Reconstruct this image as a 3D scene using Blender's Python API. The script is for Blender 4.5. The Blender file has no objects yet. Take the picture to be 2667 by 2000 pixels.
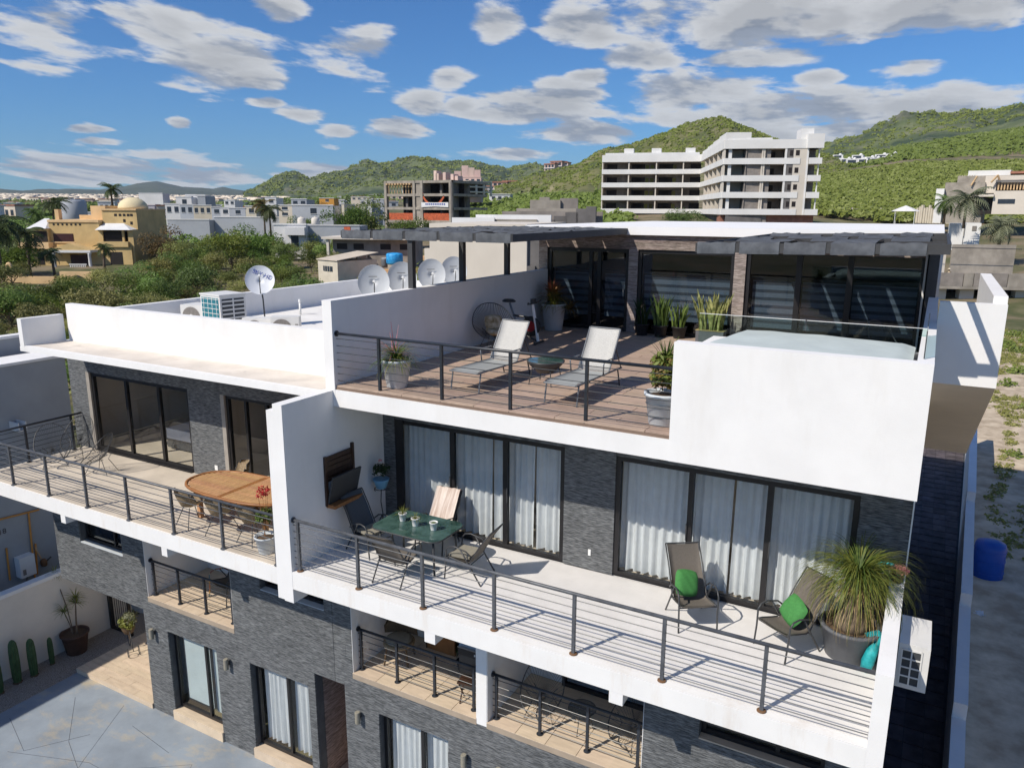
import bpy, bmesh, math, random
import numpy as np
from mathutils import Vector, Matrix
random.seed(7); NR = np.random.RandomState(7)
S = bpy.context.scene
COL = S.collection
R = math.radians
# ---------------------------------------------------------------- camera
CX, CY, CZ = 0.0, 0.0, 6.4
FPX = 1991.3                                   # focal length in photograph pixels (2667 wide)
YAW, PITCH, ROLL = R(-28.802), R(12.831), R(-0.2896)
_f = np.array([math.sin(YAW)*math.cos(PITCH), math.cos(YAW)*math.cos(PITCH), -math.sin(PITCH)])
_r = np.array([math.cos(YAW), -math.sin(YAW), 0.0]); _d = np.cross(_f, _r)
RT = math.cos(ROLL)*_r + math.sin(ROLL)*_d; DN = -math.sin(ROLL)*_r + math.cos(ROLL)*_d
cam = bpy.data.cameras.new('camera'); co = bpy.data.objects.new('camera', cam); COL.objects.link(co)
cam.sensor_width = 36.0; cam.lens = 36.0*FPX/2667.0; cam.clip_start = 0.1; cam.clip_end = 30000
co.matrix_world = Matrix(((RT[0], -DN[0], -_f[0], CX), (RT[1], -DN[1], -_f[1], CY), (RT[2], -DN[2], -_f[2], CZ), (0, 0, 0, 1)))
S.camera = co
def ray(px, py):
    v = RT*((px-1333.5)/FPX) + DN*((py-1000.0)/FPX) + _f
    return Vector(v)
def atd(px, py, d):
    """point seen at a pixel, at horizontal distance d"""
    v = ray(px, py); k = d/math.hypot(v.x, v.y)
    return Vector((CX+v.x*k, CY+v.y*k, CZ+v.z*k))
def colxy(px, d):
    v = ray(px, 548); k = d/math.hypot(v.x, v.y)
    return v.x*k, v.y*k
# ---------------------------------------------------------------- sky, sun, exposure
W = bpy.data.worlds.new('World'); S.world = W; W.use_nodes = True
nt = W.node_tree; nt.nodes.clear()
def N(t, **k):
    n = nt.nodes.new(t)
    for a, b in k.items(): setattr(n, a, b)
    return n
def L(a, b): nt.links.new(a, b)
SUN = Vector((-0.46, -0.915, 1.0)).normalized()
sky = N('ShaderNodeTexSky', sky_type='NISHITA', sun_disc=False)
sky.sun_elevation = math.asin(SUN.z); sky.sun_rotation = math.atan2(SUN.x, SUN.y) % (2*math.pi)
sky.altitude = 50; sky.air_density = 1.0; sky.dust_density = 0.25; sky.ozone_density = 2.2
def M_(op, a, b=None, c=None, clamp=False):
    n = N('ShaderNodeMath', operation=op, use_clamp=clamp)
    for i, v in enumerate((a, b, c)):
        if v is None: continue
        if isinstance(v, (int, float)): n.inputs[i].default_value = v
        else: L(v, n.inputs[i])
    return n.outputs[0]
tc = N('ShaderNodeTexCoord'); sx = N('ShaderNodeSeparateXYZ'); L(tc.outputs['Generated'], sx.inputs[0])
dx, dy, dz = sx.outputs
az = M_('ARCTAN2', dx, dy); el = M_('ARCSINE', dz)
def cloud_density(shift):
    e2 = M_('ADD', el, shift)
    ez = M_('ADD', M_('MAXIMUM', e2, 0.0), 0.10)                  # clouds get smaller and flatter towards the horizon
    cv = N('ShaderNodeCombineXYZ'); L(M_('DIVIDE', M_('MULTIPLY', az, 1.0), M_('POWER', ez, 0.45)), cv.inputs[0]); L(M_('MULTIPLY', M_('LOGARITHM', ez, 2.718), 1.55), cv.inputs[1]); cv.inputs[2].default_value = 3.7
    nz = N('ShaderNodeTexNoise'); nz.inputs['Scale'].default_value = 5.2; nz.inputs['Detail'].default_value = 10; nz.inputs['Roughness'].default_value = 0.56
    nz.inputs['Distortion'].default_value = 0.15
    L(cv.outputs[0], nz.inputs['Vector'])
    nb = N('ShaderNodeTexNoise'); nb.inputs['Scale'].default_value = 1.7; nb.inputs['Detail'].default_value = 2; L(cv.outputs[0], nb.inputs['Vector'])
    base = M_('ADD', M_('MULTIPLY_ADD', nz.outputs['Fac'], 3.3, -1.65), M_('MULTIPLY_ADD', nb.outputs['Fac'], 1.0, -0.5))
    return base, e2
def cloud_places():
    acc = None
    for (cx, cy, rx, ry) in CLOUDS:
        v = ray(cx, cy).normalized(); a0 = math.atan2(v.x, v.y); e0 = math.asin(v.z)
        sa = rx/FPX*1.05; se = ry/FPX*1.05
        da = M_('MULTIPLY', M_('SUBTRACT', az, a0), 1/sa); de = M_('MULTIPLY', M_('SUBTRACT', el, e0), 1/se)
        g_ = M_('EXPONENT', M_('MULTIPLY', M_('MULTIPLY_ADD', da, da, M_('MULTIPLY', de, de)), -1.0))
        acc = g_ if acc is None else M_('MAXIMUM', acc, g_)
    return acc
CLOUDS = [(95,60,165,75),(420,60,170,80),(560,150,175,80),(650,205,130,36),(900,125,170,66),(740,25,90,42),(1290,60,85,55),(1500,65,115,55),(1690,145,105,40),(1530,200,58,22),
          (2050,40,430,95),(2000,150,190,30),(2380,30,330,70),(2380,175,92,32),(2140,200,62,22),(1175,200,72,32),(1100,268,62,36),(1205,275,50,22),(777,300,92,26),(880,345,62,30),
          (1030,340,92,36),(700,265,52,20),(465,325,32,20),(255,370,62,14),(230,335,62,14),(1370,285,215,55),(1520,345,185,36),(1480,245,110,40),(1810,240,195,60),(1340,400,125,25),
          (2100,290,360,60),(2440,280,310,70),(2200,350,330,50),(230,440,285,48),(525,455,225,44),(830,455,180,38)]
B0, _e = cloud_density(0.0); B1, _e = cloud_density(0.02); PL = cloud_places()
AW = N('ShaderNodeMapRange'); AW.inputs[1].default_value = 0.80; AW.inputs[2].default_value = 1.15; L(M_('ABSOLUTE', M_('SUBTRACT', az, YAW)), AW.inputs[0])     # away from the view the field goes on at random
D0 = M_('ADD', B0, M_('MULTIPLY_ADD', M_('MAXIMUM', PL, M_('MULTIPLY', AW.outputs[0], 0.45)), 1.45, -0.80)); D1 = M_('ADD', D0, M_('SUBTRACT', B1, B0))
mask = N('ShaderNodeMapRange', interpolation_type='SMOOTHSTEP'); L(D0, mask.inputs[0]); mask.inputs[1].default_value = -0.08; mask.inputs[2].default_value = 0.34
lit = N('ShaderNodeMapRange', interpolation_type='SMOOTHSTEP'); L(M_('SUBTRACT', D0, D1), lit.inputs[0]); lit.inputs[1].default_value = -0.34; lit.inputs[2].default_value = 0.16
thick = N('ShaderNodeMapRange'); L(D0, thick.inputs[0]); thick.inputs[1].default_value = 0.1; thick.inputs[2].default_value = 0.95; thick.inputs[3].default_value = 1.0; thick.inputs[4].default_value = 0.66
cc = N('ShaderNodeMix', data_type='RGBA'); L(lit.outputs[0], cc.inputs[0]); cc.inputs[6].default_value = (0.42, 0.47, 0.56, 1); cc.inputs[7].default_value = (0.86, 0.87, 0.88, 1)
cd = N('ShaderNodeVectorMath', operation='SCALE'); L(cc.outputs[2], cd.inputs[0]); L(thick.outputs[0], cd.inputs['Scale'])
gam = N('ShaderNodeMix', data_type='RGBA', blend_type='MULTIPLY'); gam.inputs[0].default_value = 1.0; L(sky.outputs[0], gam.inputs[6]); gam.inputs[7].default_value = (0.44, 0.98, 1.62, 1)
bg1 = N('ShaderNodeBackground'); L(gam.outputs[2], bg1.inputs[0]); bg1.inputs[1].default_value = 0.066
bg2 = N('ShaderNodeBackground'); L(cd.outputs[0], bg2.inputs[0]); bg2.inputs[1].default_value = 0.86
mx = N('ShaderNodeMixShader'); L(M_('MULTIPLY', mask.outputs[0], 0.94), mx.inputs[0]); L(bg1.outputs[0], mx.inputs[1]); L(bg2.outputs[0], mx.inputs[2])
wo = N('ShaderNodeOutputWorld'); L(mx.outputs[0], wo.inputs[0])
sl = bpy.data.lights.new('sun', 'SUN'); sl.energy = 4.8; sl.angle = R(0.53); sl.color = (1.0, 0.925, 0.815)
so = bpy.data.objects.new('sun', sl); COL.objects.link(so); so.rotation_euler = SUN.to_track_quat('Z', 'Y').to_euler(); so.location = (-20, -30, 40)
S.view_settings.view_transform = 'Standard'; S.view_settings.look = 'None'; S.view_settings.exposure = 0.0; S.view_settings.gamma = 1.0
S.view_settings.use_curve_mapping = False
S.render.engine = 'CYCLES'
try:
    S.cycles.use_denoising = True; S.cycles.max_bounces = 6; S.cycles.diffuse_bounces = 3; S.cycles.glossy_bounces = 3; S.cycles.transmission_bounces = 6
    S.cycles.transparent_max_bounces = 12; S.cycles.caustics_reflective = False; S.cycles.caustics_refractive = False
except Exception: pass
# ---------------------------------------------------------------- materials
MAT = {}
def mat(name, col, rough=0.6, var=0.12, scale=3.0, bump=0.0, bscale=40.0, metal=0.0, col2=None, stretch=(1,1,1), rand=0.0, spec=0.4, detail=6.0, sub=0.0, co='World', th=(0.35,0.65), stain=None, stain_amt=0.0, stain_scale=(1,1,1)):
    m = bpy.data.materials.new(name); m.use_nodes = True; t = m.node_tree; b = t.nodes['Principled BSDF']
    b.inputs['Roughness'].default_value = rough; b.inputs['Metallic'].default_value = metal; b.inputs['Specular IOR Level'].default_value = spec
    def nn(k): return t.nodes.new(k)
    tcn = nn('ShaderNodeTexCoord'); mp = nn('ShaderNodeMapping'); mp.inputs['Scale'].default_value = stretch
    if co == 'World':
        gp = nn('ShaderNodeNewGeometry'); src = gp.outputs['Position']
    else: src = tcn.outputs[co]
    t.links.new(src, mp.inputs[0])
    no = nn('ShaderNodeTexNoise'); no.inputs['Scale'].default_value = scale; no.inputs['Detail'].default_value = detail; no.inputs['Roughness'].default_value = 0.6
    t.links.new(mp.outputs[0], no.inputs['Vector'])
    mr = nn('ShaderNodeMapRange'); mr.inputs[1].default_value = th[0]; mr.inputs[2].default_value = th[1]; t.links.new(no.outputs['Fac'], mr.inputs[0])
    mi = nn('ShaderNodeMix'); mi.data_type = 'RGBA'
    c1 = tuple(max(0, c*(1-var)) for c in col); c2 = col2 if col2 else tuple(min(1, c*(1+var)) for c in col)
    mi.inputs[6].default_value = (*c1, 1); mi.inputs[7].default_value = (*c2, 1); t.links.new(mr.outputs[0], mi.inputs[0])
    out = mi.outputs[2]
    if stain:
        n2 = nn('ShaderNodeTexNoise'); n2.inputs['Scale'].default_value = 1.0; n2.inputs['Detail'].default_value = 8; n2.inputs['Roughness'].default_value = 0.7
        m2 = nn('ShaderNodeMapping'); m2.inputs['Scale'].default_value = stain_scale; t.links.new(src, m2.inputs[0]); t.links.new(m2.outputs[0], n2.inputs['Vector'])
        r2 = nn('ShaderNodeMapRange'); r2.inputs[1].default_value = 0.52; r2.inputs[2].default_value = 0.78; r2.inputs[4].default_value = stain_amt; t.links.new(n2.outputs['Fac'], r2.inputs[0])
        x2 = nn('ShaderNodeMix'); x2.data_type = 'RGBA'; t.links.new(r2.outputs[0], x2.inputs[0]); t.links.new(out, x2.inputs[6]); x2.inputs[7].default_value = (*stain, 1); out = x2.outputs[2]
    if rand:
        oi = nn('ShaderNodeObjectInfo'); hs = nn('ShaderNodeHueSaturation'); q = nn('ShaderNodeMapRange'); q.inputs[3].default_value = 1-rand; q.inputs[4].default_value = 1+rand
        t.links.new(oi.outputs['Random'], q.inputs[0]); t.links.new(q.outputs[0], hs.inputs['Value']); t.links.new(out, hs.inputs['Color'])
        q2 = nn('ShaderNodeMapRange'); q2.inputs[3].default_value = 0.5-rand*0.09; q2.inputs[4].default_value = 0.5+rand*0.09
        ml = nn('ShaderNodeMath'); ml.operation = 'FRACT'; m7 = nn('ShaderNodeMath'); m7.operation = 'MULTIPLY'; m7.inputs[1].default_value = 7.13
        t.links.new(oi.outputs['Random'], m7.inputs[0]); t.links.new(m7.outputs[0], ml.inputs[0]); t.links.new(ml.outputs[0], q2.inputs[0]); t.links.new(q2.outputs[0], hs.inputs['Hue']); out = hs.outputs[0]
    t.links.new(out, b.inputs['Base Color'])
    if bump:
        bn = nn('ShaderNodeTexNoise'); bn.inputs['Scale'].default_value = bscale; bn.inputs['Detail'].default_value = 5; t.links.new(mp.outputs[0], bn.inputs['Vector'])
        bu = nn('ShaderNodeBump'); bu.inputs['Strength'].default_value = bump; bu.inputs['Distance'].default_value = 0.02; t.links.new(bn.outputs['Fac'], bu.inputs['Height']); t.links.new(bu.outputs[0], b.inputs['Normal'])
    if sub:
        b.inputs['Transmission Weight'].default_value = 0.0
        tr = nn('ShaderNodeBsdfTranslucent'); t.links.new(out, tr.inputs['Color']); ms = nn('ShaderNodeMixShader'); ms.inputs[0].default_value = sub
        o = [n for n in t.nodes if n.type == 'OUTPUT_MATERIAL'][0]; t.links.new(b.outputs[0], ms.inputs[1]); t.links.new(tr.outputs[0], ms.inputs[2]); t.links.new(ms.outputs[0], o.inputs[0])
    MAT[name] = m
    return m
def glassmat(name, tint, alpha, rough=0.02):
    m = bpy.data.materials.new(name); m.use_nodes = True; t = m.node_tree; t.nodes.clear()
    o = t.nodes.new('ShaderNodeOutputMaterial'); g = t.nodes.new('ShaderNodeBsdfGlossy'); g.inputs['Roughness'].default_value = rough
    tr = t.nodes.new('ShaderNodeBsdfTransparent'); tr.inputs[0].default_value = (*tint, 1)
    fr = t.nodes.new('ShaderNodeLayerWeight'); fr.inputs[0].default_value = 0.5; pw = t.nodes.new('ShaderNodeMath'); pw.operation = 'POWER'; pw.inputs[1].default_value = 4.0; t.links.new(fr.outputs['Facing'], pw.inputs[0])
    mr = t.nodes.new('ShaderNodeMapRange'); mr.inputs[3].default_value = alpha; mr.inputs[4].default_value = 1.0; t.links.new(pw.outputs[0], mr.inputs[0])
    ms = t.nodes.new('ShaderNodeMixShader'); t.links.new(mr.outputs[0], ms.inputs[0]); t.links.new(tr.outputs[0], ms.inputs[1]); t.links.new(g.outputs[0], ms.inputs[2]); t.links.new(ms.outputs[0], o.inputs[0])
    MAT[name] = m; return m
mat('stucco', (0.80,0.79,0.775), 0.85, 0.03, 1.2, 0.10, 60, stain=(0.60,0.56,0.50), stain_amt=0.30, stain_scale=(1.6,1.6,0.35))
mat('stucco_fascia', (0.80,0.79,0.77), 0.85, 0.03, 1.4, 0.08, 60, stain=(0.55,0.43,0.31), stain_amt=0.42, stain_scale=(2.6,2.6,0.5))
mat('roof_white', (0.78,0.76,0.72), 0.9, 0.05, 0.8, 0.1, 30, stain=(0.52,0.46,0.38), stain_amt=0.5, stain_scale=(0.9,0.9,0.9))
mat('roof_bright', (0.82,0.81,0.80), 0.9, 0.03, 0.6, 0.05, 30)
mat('ledge', (0.66,0.60,0.53), 0.92, 0.10, 1.6, 0.15, 40, stain=(0.42,0.36,0.29), stain_amt=0.5, stain_scale=(1.2,2.2,1))
mat('slate', (0.125,0.134,0.142), 0.72, 0.5, 3.0, 0.8, 14, col2=(0.30,0.31,0.315), stretch=(2.4,2.4,22), rand=0.07, th=(0.38,0.72))
mat('slate_back', (0.09,0.095,0.10), 0.8, 0.2)
mat('brown_stone', (0.24,0.185,0.155), 0.75, 0.35, 3.0, 0.6, 14, col2=(0.42,0.34,0.30), stretch=(2,2,16), rand=0.15, th=(0.4,0.7))
mat('pillar_stone', (0.33,0.27,0.24), 0.75, 0.35, 3.0, 0.7, 14, col2=(0.55,0.47,0.43), stretch=(2,2,18), rand=0.12, th=(0.4,0.7))
mat('terrace_tile', (0.72,0.70,0.68), 0.55, 0.05, 2.2, 0.03, 30, rand=0.03)
mat('tile_gap', (0.42,0.41,0.39), 0.8, 0.1)
mat('beige_tile', (0.62,0.50,0.37), 0.6, 0.10, 2.5, 0.05, 30, stretch=(1,4,1), rand=0.05)
mat('beige_gap', (0.36,0.29,0.22), 0.8, 0.1)
mat('wood_tile', (0.44,0.325,0.25), 0.6, 0.16, 2.5, 0.08, 20, stretch=(1.2,9,1), rand=0.09)
mat('wood_gap', (0.20,0.14,0.105), 0.8, 0.1)
mat('concrete_floor', (0.58,0.51,0.42), 0.75, 0.14, 1.1, 0.08, 25, stain=(0.72,0.66,0.56), stain_amt=0.5, stain_scale=(0.8,0.8,0.8))
mat('rail_black', (0.022,0.026,0.034), 0.38, 0.25, 8, spec=0.5)
mat('rail_grey', (0.085,0.09,0.10), 0.42, 0.25, 8, spec=0.5)
mat('rust', (0.28,0.13,0.05), 0.9, 0.4, 20, col2=(0.16,0.10,0.06))
mat('frame_black', (0.016,0.015,0.016), 0.4, 0.15, 5)
mat('frame_alu', (0.34,0.31,0.27), 0.45, 0.1, 5)
glassmat('glass', (0.965,0.98,0.985), 0.02)
glassmat('glass_dark', (0.66,0.70,0.74), 0.05)
glassmat('glass_clear', (0.82,0.92,0.90), 0.01)
mat('curtain', (0.80,0.81,0.81), 0.9, 0.04, 6, sub=0.25)
mat('blind_light', (0.34,0.39,0.42), 0.8, 0.06, 4); mat('blind_dark', (0.12,0.14,0.16), 0.8, 0.06, 4)
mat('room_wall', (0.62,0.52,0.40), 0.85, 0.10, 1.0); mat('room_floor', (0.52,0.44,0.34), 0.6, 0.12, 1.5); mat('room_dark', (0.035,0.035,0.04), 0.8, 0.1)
mat('fabric_shade', (0.085,0.092,0.105), 0.9, 0.14, 5, 0.2, 60, col2=(0.125,0.135,0.15), sub=0.12, rand=0.06)
mat('beam_grey', (0.052,0.052,0.054), 0.6, 0.12, 4, rand=0.05)
mat('cover', (0.50,0.56,0.55), 0.75, 0.06, 2.0, 0.15, 10)
mat('sling_grey', (0.29,0.30,0.29), 0.8, 0.10, 120, 0.1, 160); mat('sling_dark', (0.085,0.095,0.105), 0.8, 0.15, 60)
mat('sling_taupe', (0.135,0.118,0.100), 0.85, 0.12, 60, 0.1, 150); mat('mesh_white', (0.50,0.49,0.46), 0.85, 0.2, 90)
mat('metal_dark', (0.05,0.052,0.055), 0.4, 0.1, 5); mat('metal_grey', (0.22,0.23,0.24), 0.35, 0.1, 5, metal=0.5)
mat('green_glass', (0.035,0.085,0.07), 0.08, 0.35, 3.0, col2=(0.075,0.14,0.12), spec=0.9)
mat('cushion_green', (0.055,0.22,0.055), 0.85, 0.10, 30); mat('cushion_seat', (0.27,0.25,0.20), 0.9, 0.1, 20); mat('cushion_gold', (0.38,0.27,0.12), 0.8, 0.4, 9, col2=(0.60,0.50,0.36))
mat('towel', (0.56,0.41,0.34), 0.95, 0.22, 2.0, 0.05, 60, col2=(0.74,0.66,0.60), stretch=(9,1,0.6)); mat('white_pot', (0.78,0.78,0.77), 0.45, 0.03, 5)
mat('pale_pot', (0.56,0.60,0.63), 0.55, 0.05, 4); mat('grey_pot', (0.115,0.12,0.13), 0.6, 0.12, 6); mat('black_pot', (0.02,0.02,0.022), 0.6, 0.1)
mat('blue_pot', (0.16,0.36,0.52), 0.4, 0.08, 5); mat('terracotta', (0.085,0.045,0.032), 0.75, 0.25, 6); mat('soil', (0.10,0.065,0.04), 0.95, 0.3, 30, 0.3, 60)
def leafm(n, c, c2, rand=0.2, sub=0.3): return mat(n, c, 0.55, 0.25, 9.0, col2=c2, rand=rand, sub=sub, spec=0.35)
leafm('leaf_green', (0.07,0.115,0.022), (0.16,0.22,0.045)); leafm('leaf_lime', (0.16,0.20,0.03), (0.30,0.33,0.07)); leafm('leaf_red', (0.30,0.085,0.045), (0.42,0.17,0.07))
leafm('leaf_gold', (0.24,0.17,0.04), (0.36,0.27,0.08)); leafm('leaf_dark', (0.022,0.045,0.016), (0.05,0.085,0.025)); leafm('leaf_scrub', (0.17,0.19,0.045), (0.34,0.33,0.10), 0.3)
leafm('leaf_scrub2', (0.11,0.175,0.030), (0.23,0.30,0.06), 0.28); leafm('leaf_palm', (0.05,0.075,0.02), (0.12,0.15,0.05)); leafm('leaf_pale', (0.14,0.16,0.09), (0.27,0.28,0.17)); leafm('leaf_variegated', (0.15,0.19,0.055), (0.46,0.45,0.18))
leafm('leaf_weed', (0.20,0.20,0.05), (0.36,0.34,0.10), 0.2); leafm('leaf_rust', (0.14,0.10,0.03), (0.20,0.14,0.045)); leafm('flower_pink', (0.65,0.25,0.22), (0.75,0.38,0.34)); leafm('flower_red', (0.45,0.03,0.02), (0.60,0.08,0.05)); leafm('flower_yellow', (0.50,0.52,0.02), (0.70,0.72,0.06))
leafm('leaf_straw', (0.34,0.25,0.10), (0.48,0.38,0.18)); leafm('turquoise', (0.01,0.30,0.33), (0.03,0.42,0.45), 0.05, 0.1)
mat('bark', (0.16,0.12,0.085), 0.9, 0.3, 8, 0.4, 20); mat('cactus', (0.042,0.085,0.032), 0.6, 0.25, 6)
mat('wood_table', (0.47,0.265,0.13), 0.55, 0.18, 2.5, 0.05, 20, stretch=(10,1.5,1), rand=0.10); mat('wood_dark', (0.055,0.028,0.018), 0.5, 0.3, 3, stretch=(1,8,1)); mat('wood_mid', (0.30,0.13,0.045), 0.5, 0.2, 3, stretch=(1,8,1))
mat('wicker', (0.27,0.20,0.12), 0.8, 0.35, 40); mat('wicker_dark', (0.12,0.08,0.045), 0.7, 0.3, 40)
mat('orange_pipe', (0.58,0.26,0.06), 0.5, 0.1, 5); mat('white_paint', (0.76,0.76,0.74), 0.5, 0.04, 4); mat('ac_white', (0.70,0.69,0.66), 0.5, 0.06, 3, stain=(0.5,0.46,0.38), stain_amt=0.3, stain_scale=(3,3,3)); mat('ac_dark', (0.055,0.06,0.065), 0.6, 0.1); mat('coil_teal', (0.02,0.16,0.20), 0.35, 0.2, 20); mat('ac_grille', (0.22,0.20,0.18), 0.6, 0.15, 20)
mat('dish', (0.50,0.52,0.54), 0.55, 0.04, 3); mat('dish_white', (0.63,0.65,0.68), 0.5, 0.04, 3); mat('text_blue', (0.03,0.06,0.30), 0.5, 0.02); mat('text_dark', (0.06,0.06,0.07), 0.6, 0.02); mat('text_white', (0.75,0.75,0.73), 0.6, 0.02)
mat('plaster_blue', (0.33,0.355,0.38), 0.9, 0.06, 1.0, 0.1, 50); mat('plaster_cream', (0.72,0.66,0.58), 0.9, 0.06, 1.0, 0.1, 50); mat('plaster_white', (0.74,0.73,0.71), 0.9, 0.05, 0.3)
mat('driveway', (0.26,0.30,0.345), 0.65, 0.14, 0.9, 0.12, 30, stain=(0.52,0.42,0.26), stain_amt=0.85, stain_scale=(0.9,1.5,1)); mat('crack', (0.05,0.055,0.065), 0.9, 0.1)
mat('gravel', (0.30,0.25,0.20), 0.9, 0.55, 55, 0.8, 70, col2=(0.52,0.46,0.40)); mat('paver_dark', (0.085,0.07,0.075), 0.8, 0.35, 3, 0.3, 20, rand=0.28); mat('sand', (0.46,0.36,0.25), 0.95, 0.25, 1.2, 0.4, 9, col2=(0.60,0.50,0.37))
mat('ochre', (0.60,0.43,0.20), 0.9, 0.12, 0.5); mat('ochre2', (0.72,0.50,0.27), 0.9, 0.10, 0.5); mat('dome', (0.70,0.60,0.38), 0.85, 0.06, 0.6); mat('villa_roof', (0.70,0.70,0.70), 0.85, 0.05, 0.5); mat('dark_open', (0.018,0.013,0.012), 0.7, 0.1); mat('maroon', (0.045,0.012,0.012), 0.5, 0.1)
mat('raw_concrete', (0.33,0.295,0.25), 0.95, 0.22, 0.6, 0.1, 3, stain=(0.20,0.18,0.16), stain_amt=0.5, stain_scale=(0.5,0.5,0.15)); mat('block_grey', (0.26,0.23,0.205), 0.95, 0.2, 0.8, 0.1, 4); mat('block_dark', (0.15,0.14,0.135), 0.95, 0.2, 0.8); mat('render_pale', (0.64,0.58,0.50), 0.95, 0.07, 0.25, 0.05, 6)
mat('net_orange', (0.45,0.10,0.04), 0.8, 0.3, 3); mat('banner', (0.70,0.70,0.70), 0.7, 0.04); mat('timber', (0.52,0.36,0.20), 0.8, 0.2, 2)
mat('town_white', (0.68,0.67,0.66), 0.9, 0.06, 0.2, rand=0.08); mat('town_cream', (0.62,0.55,0.44), 0.9, 0.08, 0.2, rand=0.12); mat('town_grey', (0.42,0.44,0.47), 0.9, 0.08, 0.2, rand=0.1); mat('town_orange', (0.62,0.30,0.06), 0.9, 0.1, 0.2); mat('town_pink', (0.62,0.46,0.40), 0.9, 0.1, 0.2, rand=0.1); mat('tile_red', (0.33,0.15,0.10), 0.85, 0.2, 1); mat('window_far', (0.035,0.045,0.06), 0.3, 0.1)
mat('blue_tank', (0.01,0.07,0.34), 0.4, 0.08, 3); mat('blue_tarp', (0.01,0.22,0.60), 0.5, 0.15, 3, col2=(0.05,0.40,0.75)); mat('tank_cream', (0.62,0.57,0.50), 0.6, 0.06, 3)
mat('shed_wall', (0.60,0.54,0.44), 0.8, 0.08, 1.0); mat('shed_roof', (0.56,0.48,0.38), 0.8, 0.1, 1.0); mat('fence_panel', (0.32,0.27,0.22), 0.9, 0.15, 0.8, rand=0.15)
mat('skin', (0.35,0.20,0.13), 0.6, 0.1, 8); mat('cloth_tan', (0.42,0.33,0.22), 0.9, 0.2, 12); mat('cloth_dark', (0.06,0.055,0.05), 0.9, 0.2, 12); mat('straw_hat', (0.60,0.52,0.38), 0.9, 0.1, 20)
mat('rock', (0.40,0.35,0.29), 0.95, 0.25, 0.8, 0.5, 4); mat('bed_white', (0.72,0.70,0.68), 0.9, 0.05, 3)
# ---------------------------------------------------------------- mesh helpers
class MB:
    def __init__(s): s.v = []; s.f = []
    def add(s, vs, fs):
        b = len(s.v); s.v += [tuple(p) for p in vs]; s.f += [tuple(i+b for i in f) for f in fs]; return s
    def box(s, x0, y0, z0, x1, y1, z1):
        x0, x1 = min(x0,x1), max(x0,x1); y0, y1 = min(y0,y1), max(y0,y1); z0, z1 = min(z0,z1), max(z0,z1)
        return s.add([(x0,y0,z0),(x1,y0,z0),(x1,y1,z0),(x0,y1,z0),(x0,y0,z1),(x1,y0,z1),(x1,y1,z1),(x0,y1,z1)],
                     [(0,3,2,1),(4,5,6,7),(0,1,5,4),(1,2,6,5),(2,3,7,6),(3,0,4,7)])
    def tube(s, pts, r, n=6, closed=False, cap=True):
        pts = [Vector(p) for p in pts]; m = len(pts); vs = []; fs = []
        rr = r if isinstance(r, (list, tuple)) else [r]*m
        up = Vector((0.123, 0.21, 0.97)); prev = None
        for i, p in enumerate(pts):
            if closed: t = pts[(i+1) % m]-pts[i-1]
            else: t = pts[min(i+1, m-1)]-pts[max(i-1, 0)]
            if t.length < 1e-9: t = Vector((0,0,1))
            t.normalize()
            if prev is None:
                a = t.cross(up if abs(t.dot(up)) < .95 else Vector((1,0,0))).normalized()
            else:
                a = (prev - t*prev.dot(t))
                a = a.normalized() if a.length > 1e-6 else t.orthogonal().normalized()
            prev = a; b = t.cross(a)
            for k in range(n):
                th = 2*math.pi*k/n; vs.append(p+(a*math.cos(th)+b*math.sin(th))*rr[i])
        for i in range(m if closed else m-1):
            j = (i+1) % m
            for k in range(n):
                l = (k+1) % n; fs.append((i*n+k, i*n+l, j*n+l, j*n+k))
        if cap and not closed: fs.append(tuple(range(n-1, -1, -1))); fs.append(tuple((m-1)*n+k for k in range(n)))
        return s.add(vs, fs)
    def lathe(s, prof, c=(0,0,0), n=20, axis=None, open_top=False):
        vs = []; fs = []; m = len(prof)
        for (r, z) in prof:
            for k in range(n):
                th = 2*math.pi*k/n; vs.append(Vector((c[0]+r*math.cos(th), c[1]+r*math.sin(th), c[2]+z)))
        for i in range(m-1):
            for k in range(n):
                l = (k+1) % n; fs.append((i*n+k, i*n+l, (i+1)*n+l, (i+1)*n+k))
        if not open_top: fs.append(tuple((m-1)*n+k for k in range(n)))
        fs.append(tuple(range(n-1, -1, -1)))
        return s.add(vs, fs)
    def quad(s, a, b, c, d): return s.add([a,b,c,d], [(0,1,2,3)])
    def prism(s, poly, z0, z1):
        n = len(poly); vs = [(x,y,z0) for x,y in poly]+[(x,y,z1) for x,y in poly]
        return s.add(vs, [tuple(range(n-1,-1,-1)), tuple(range(n,2*n))]+[(i,(i+1)%n,n+(i+1)%n,n+i) for i in range(n)])
    def xform(s, M): s.v = [tuple(M @ Vector(p)) for p in s.v]; return s
    def build(s, name, m, parent=None, smooth=False, rel=True):
        me = bpy.data.meshes.new(name); me.from_pydata(s.v, [], s.f); me.update()
        return obj(name, me, m, parent, smooth, rel)
def obj(name, me, m, parent=None, smooth=False, rel=True):
    if m and not me.materials: me.materials.append(MAT[m])
    if smooth and len(me.polygons): me.polygons.foreach_set('use_smooth', [True]*len(me.polygons))
    o = bpy.data.objects.new(name, me); COL.objects.link(o)
    if parent is not None:
        o.parent = parent
        if rel: o.matrix_parent_inverse = Matrix.Translation(-Vector(parent['_b']) if '_b' in parent else Vector((0,0,0)))
    return o
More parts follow.
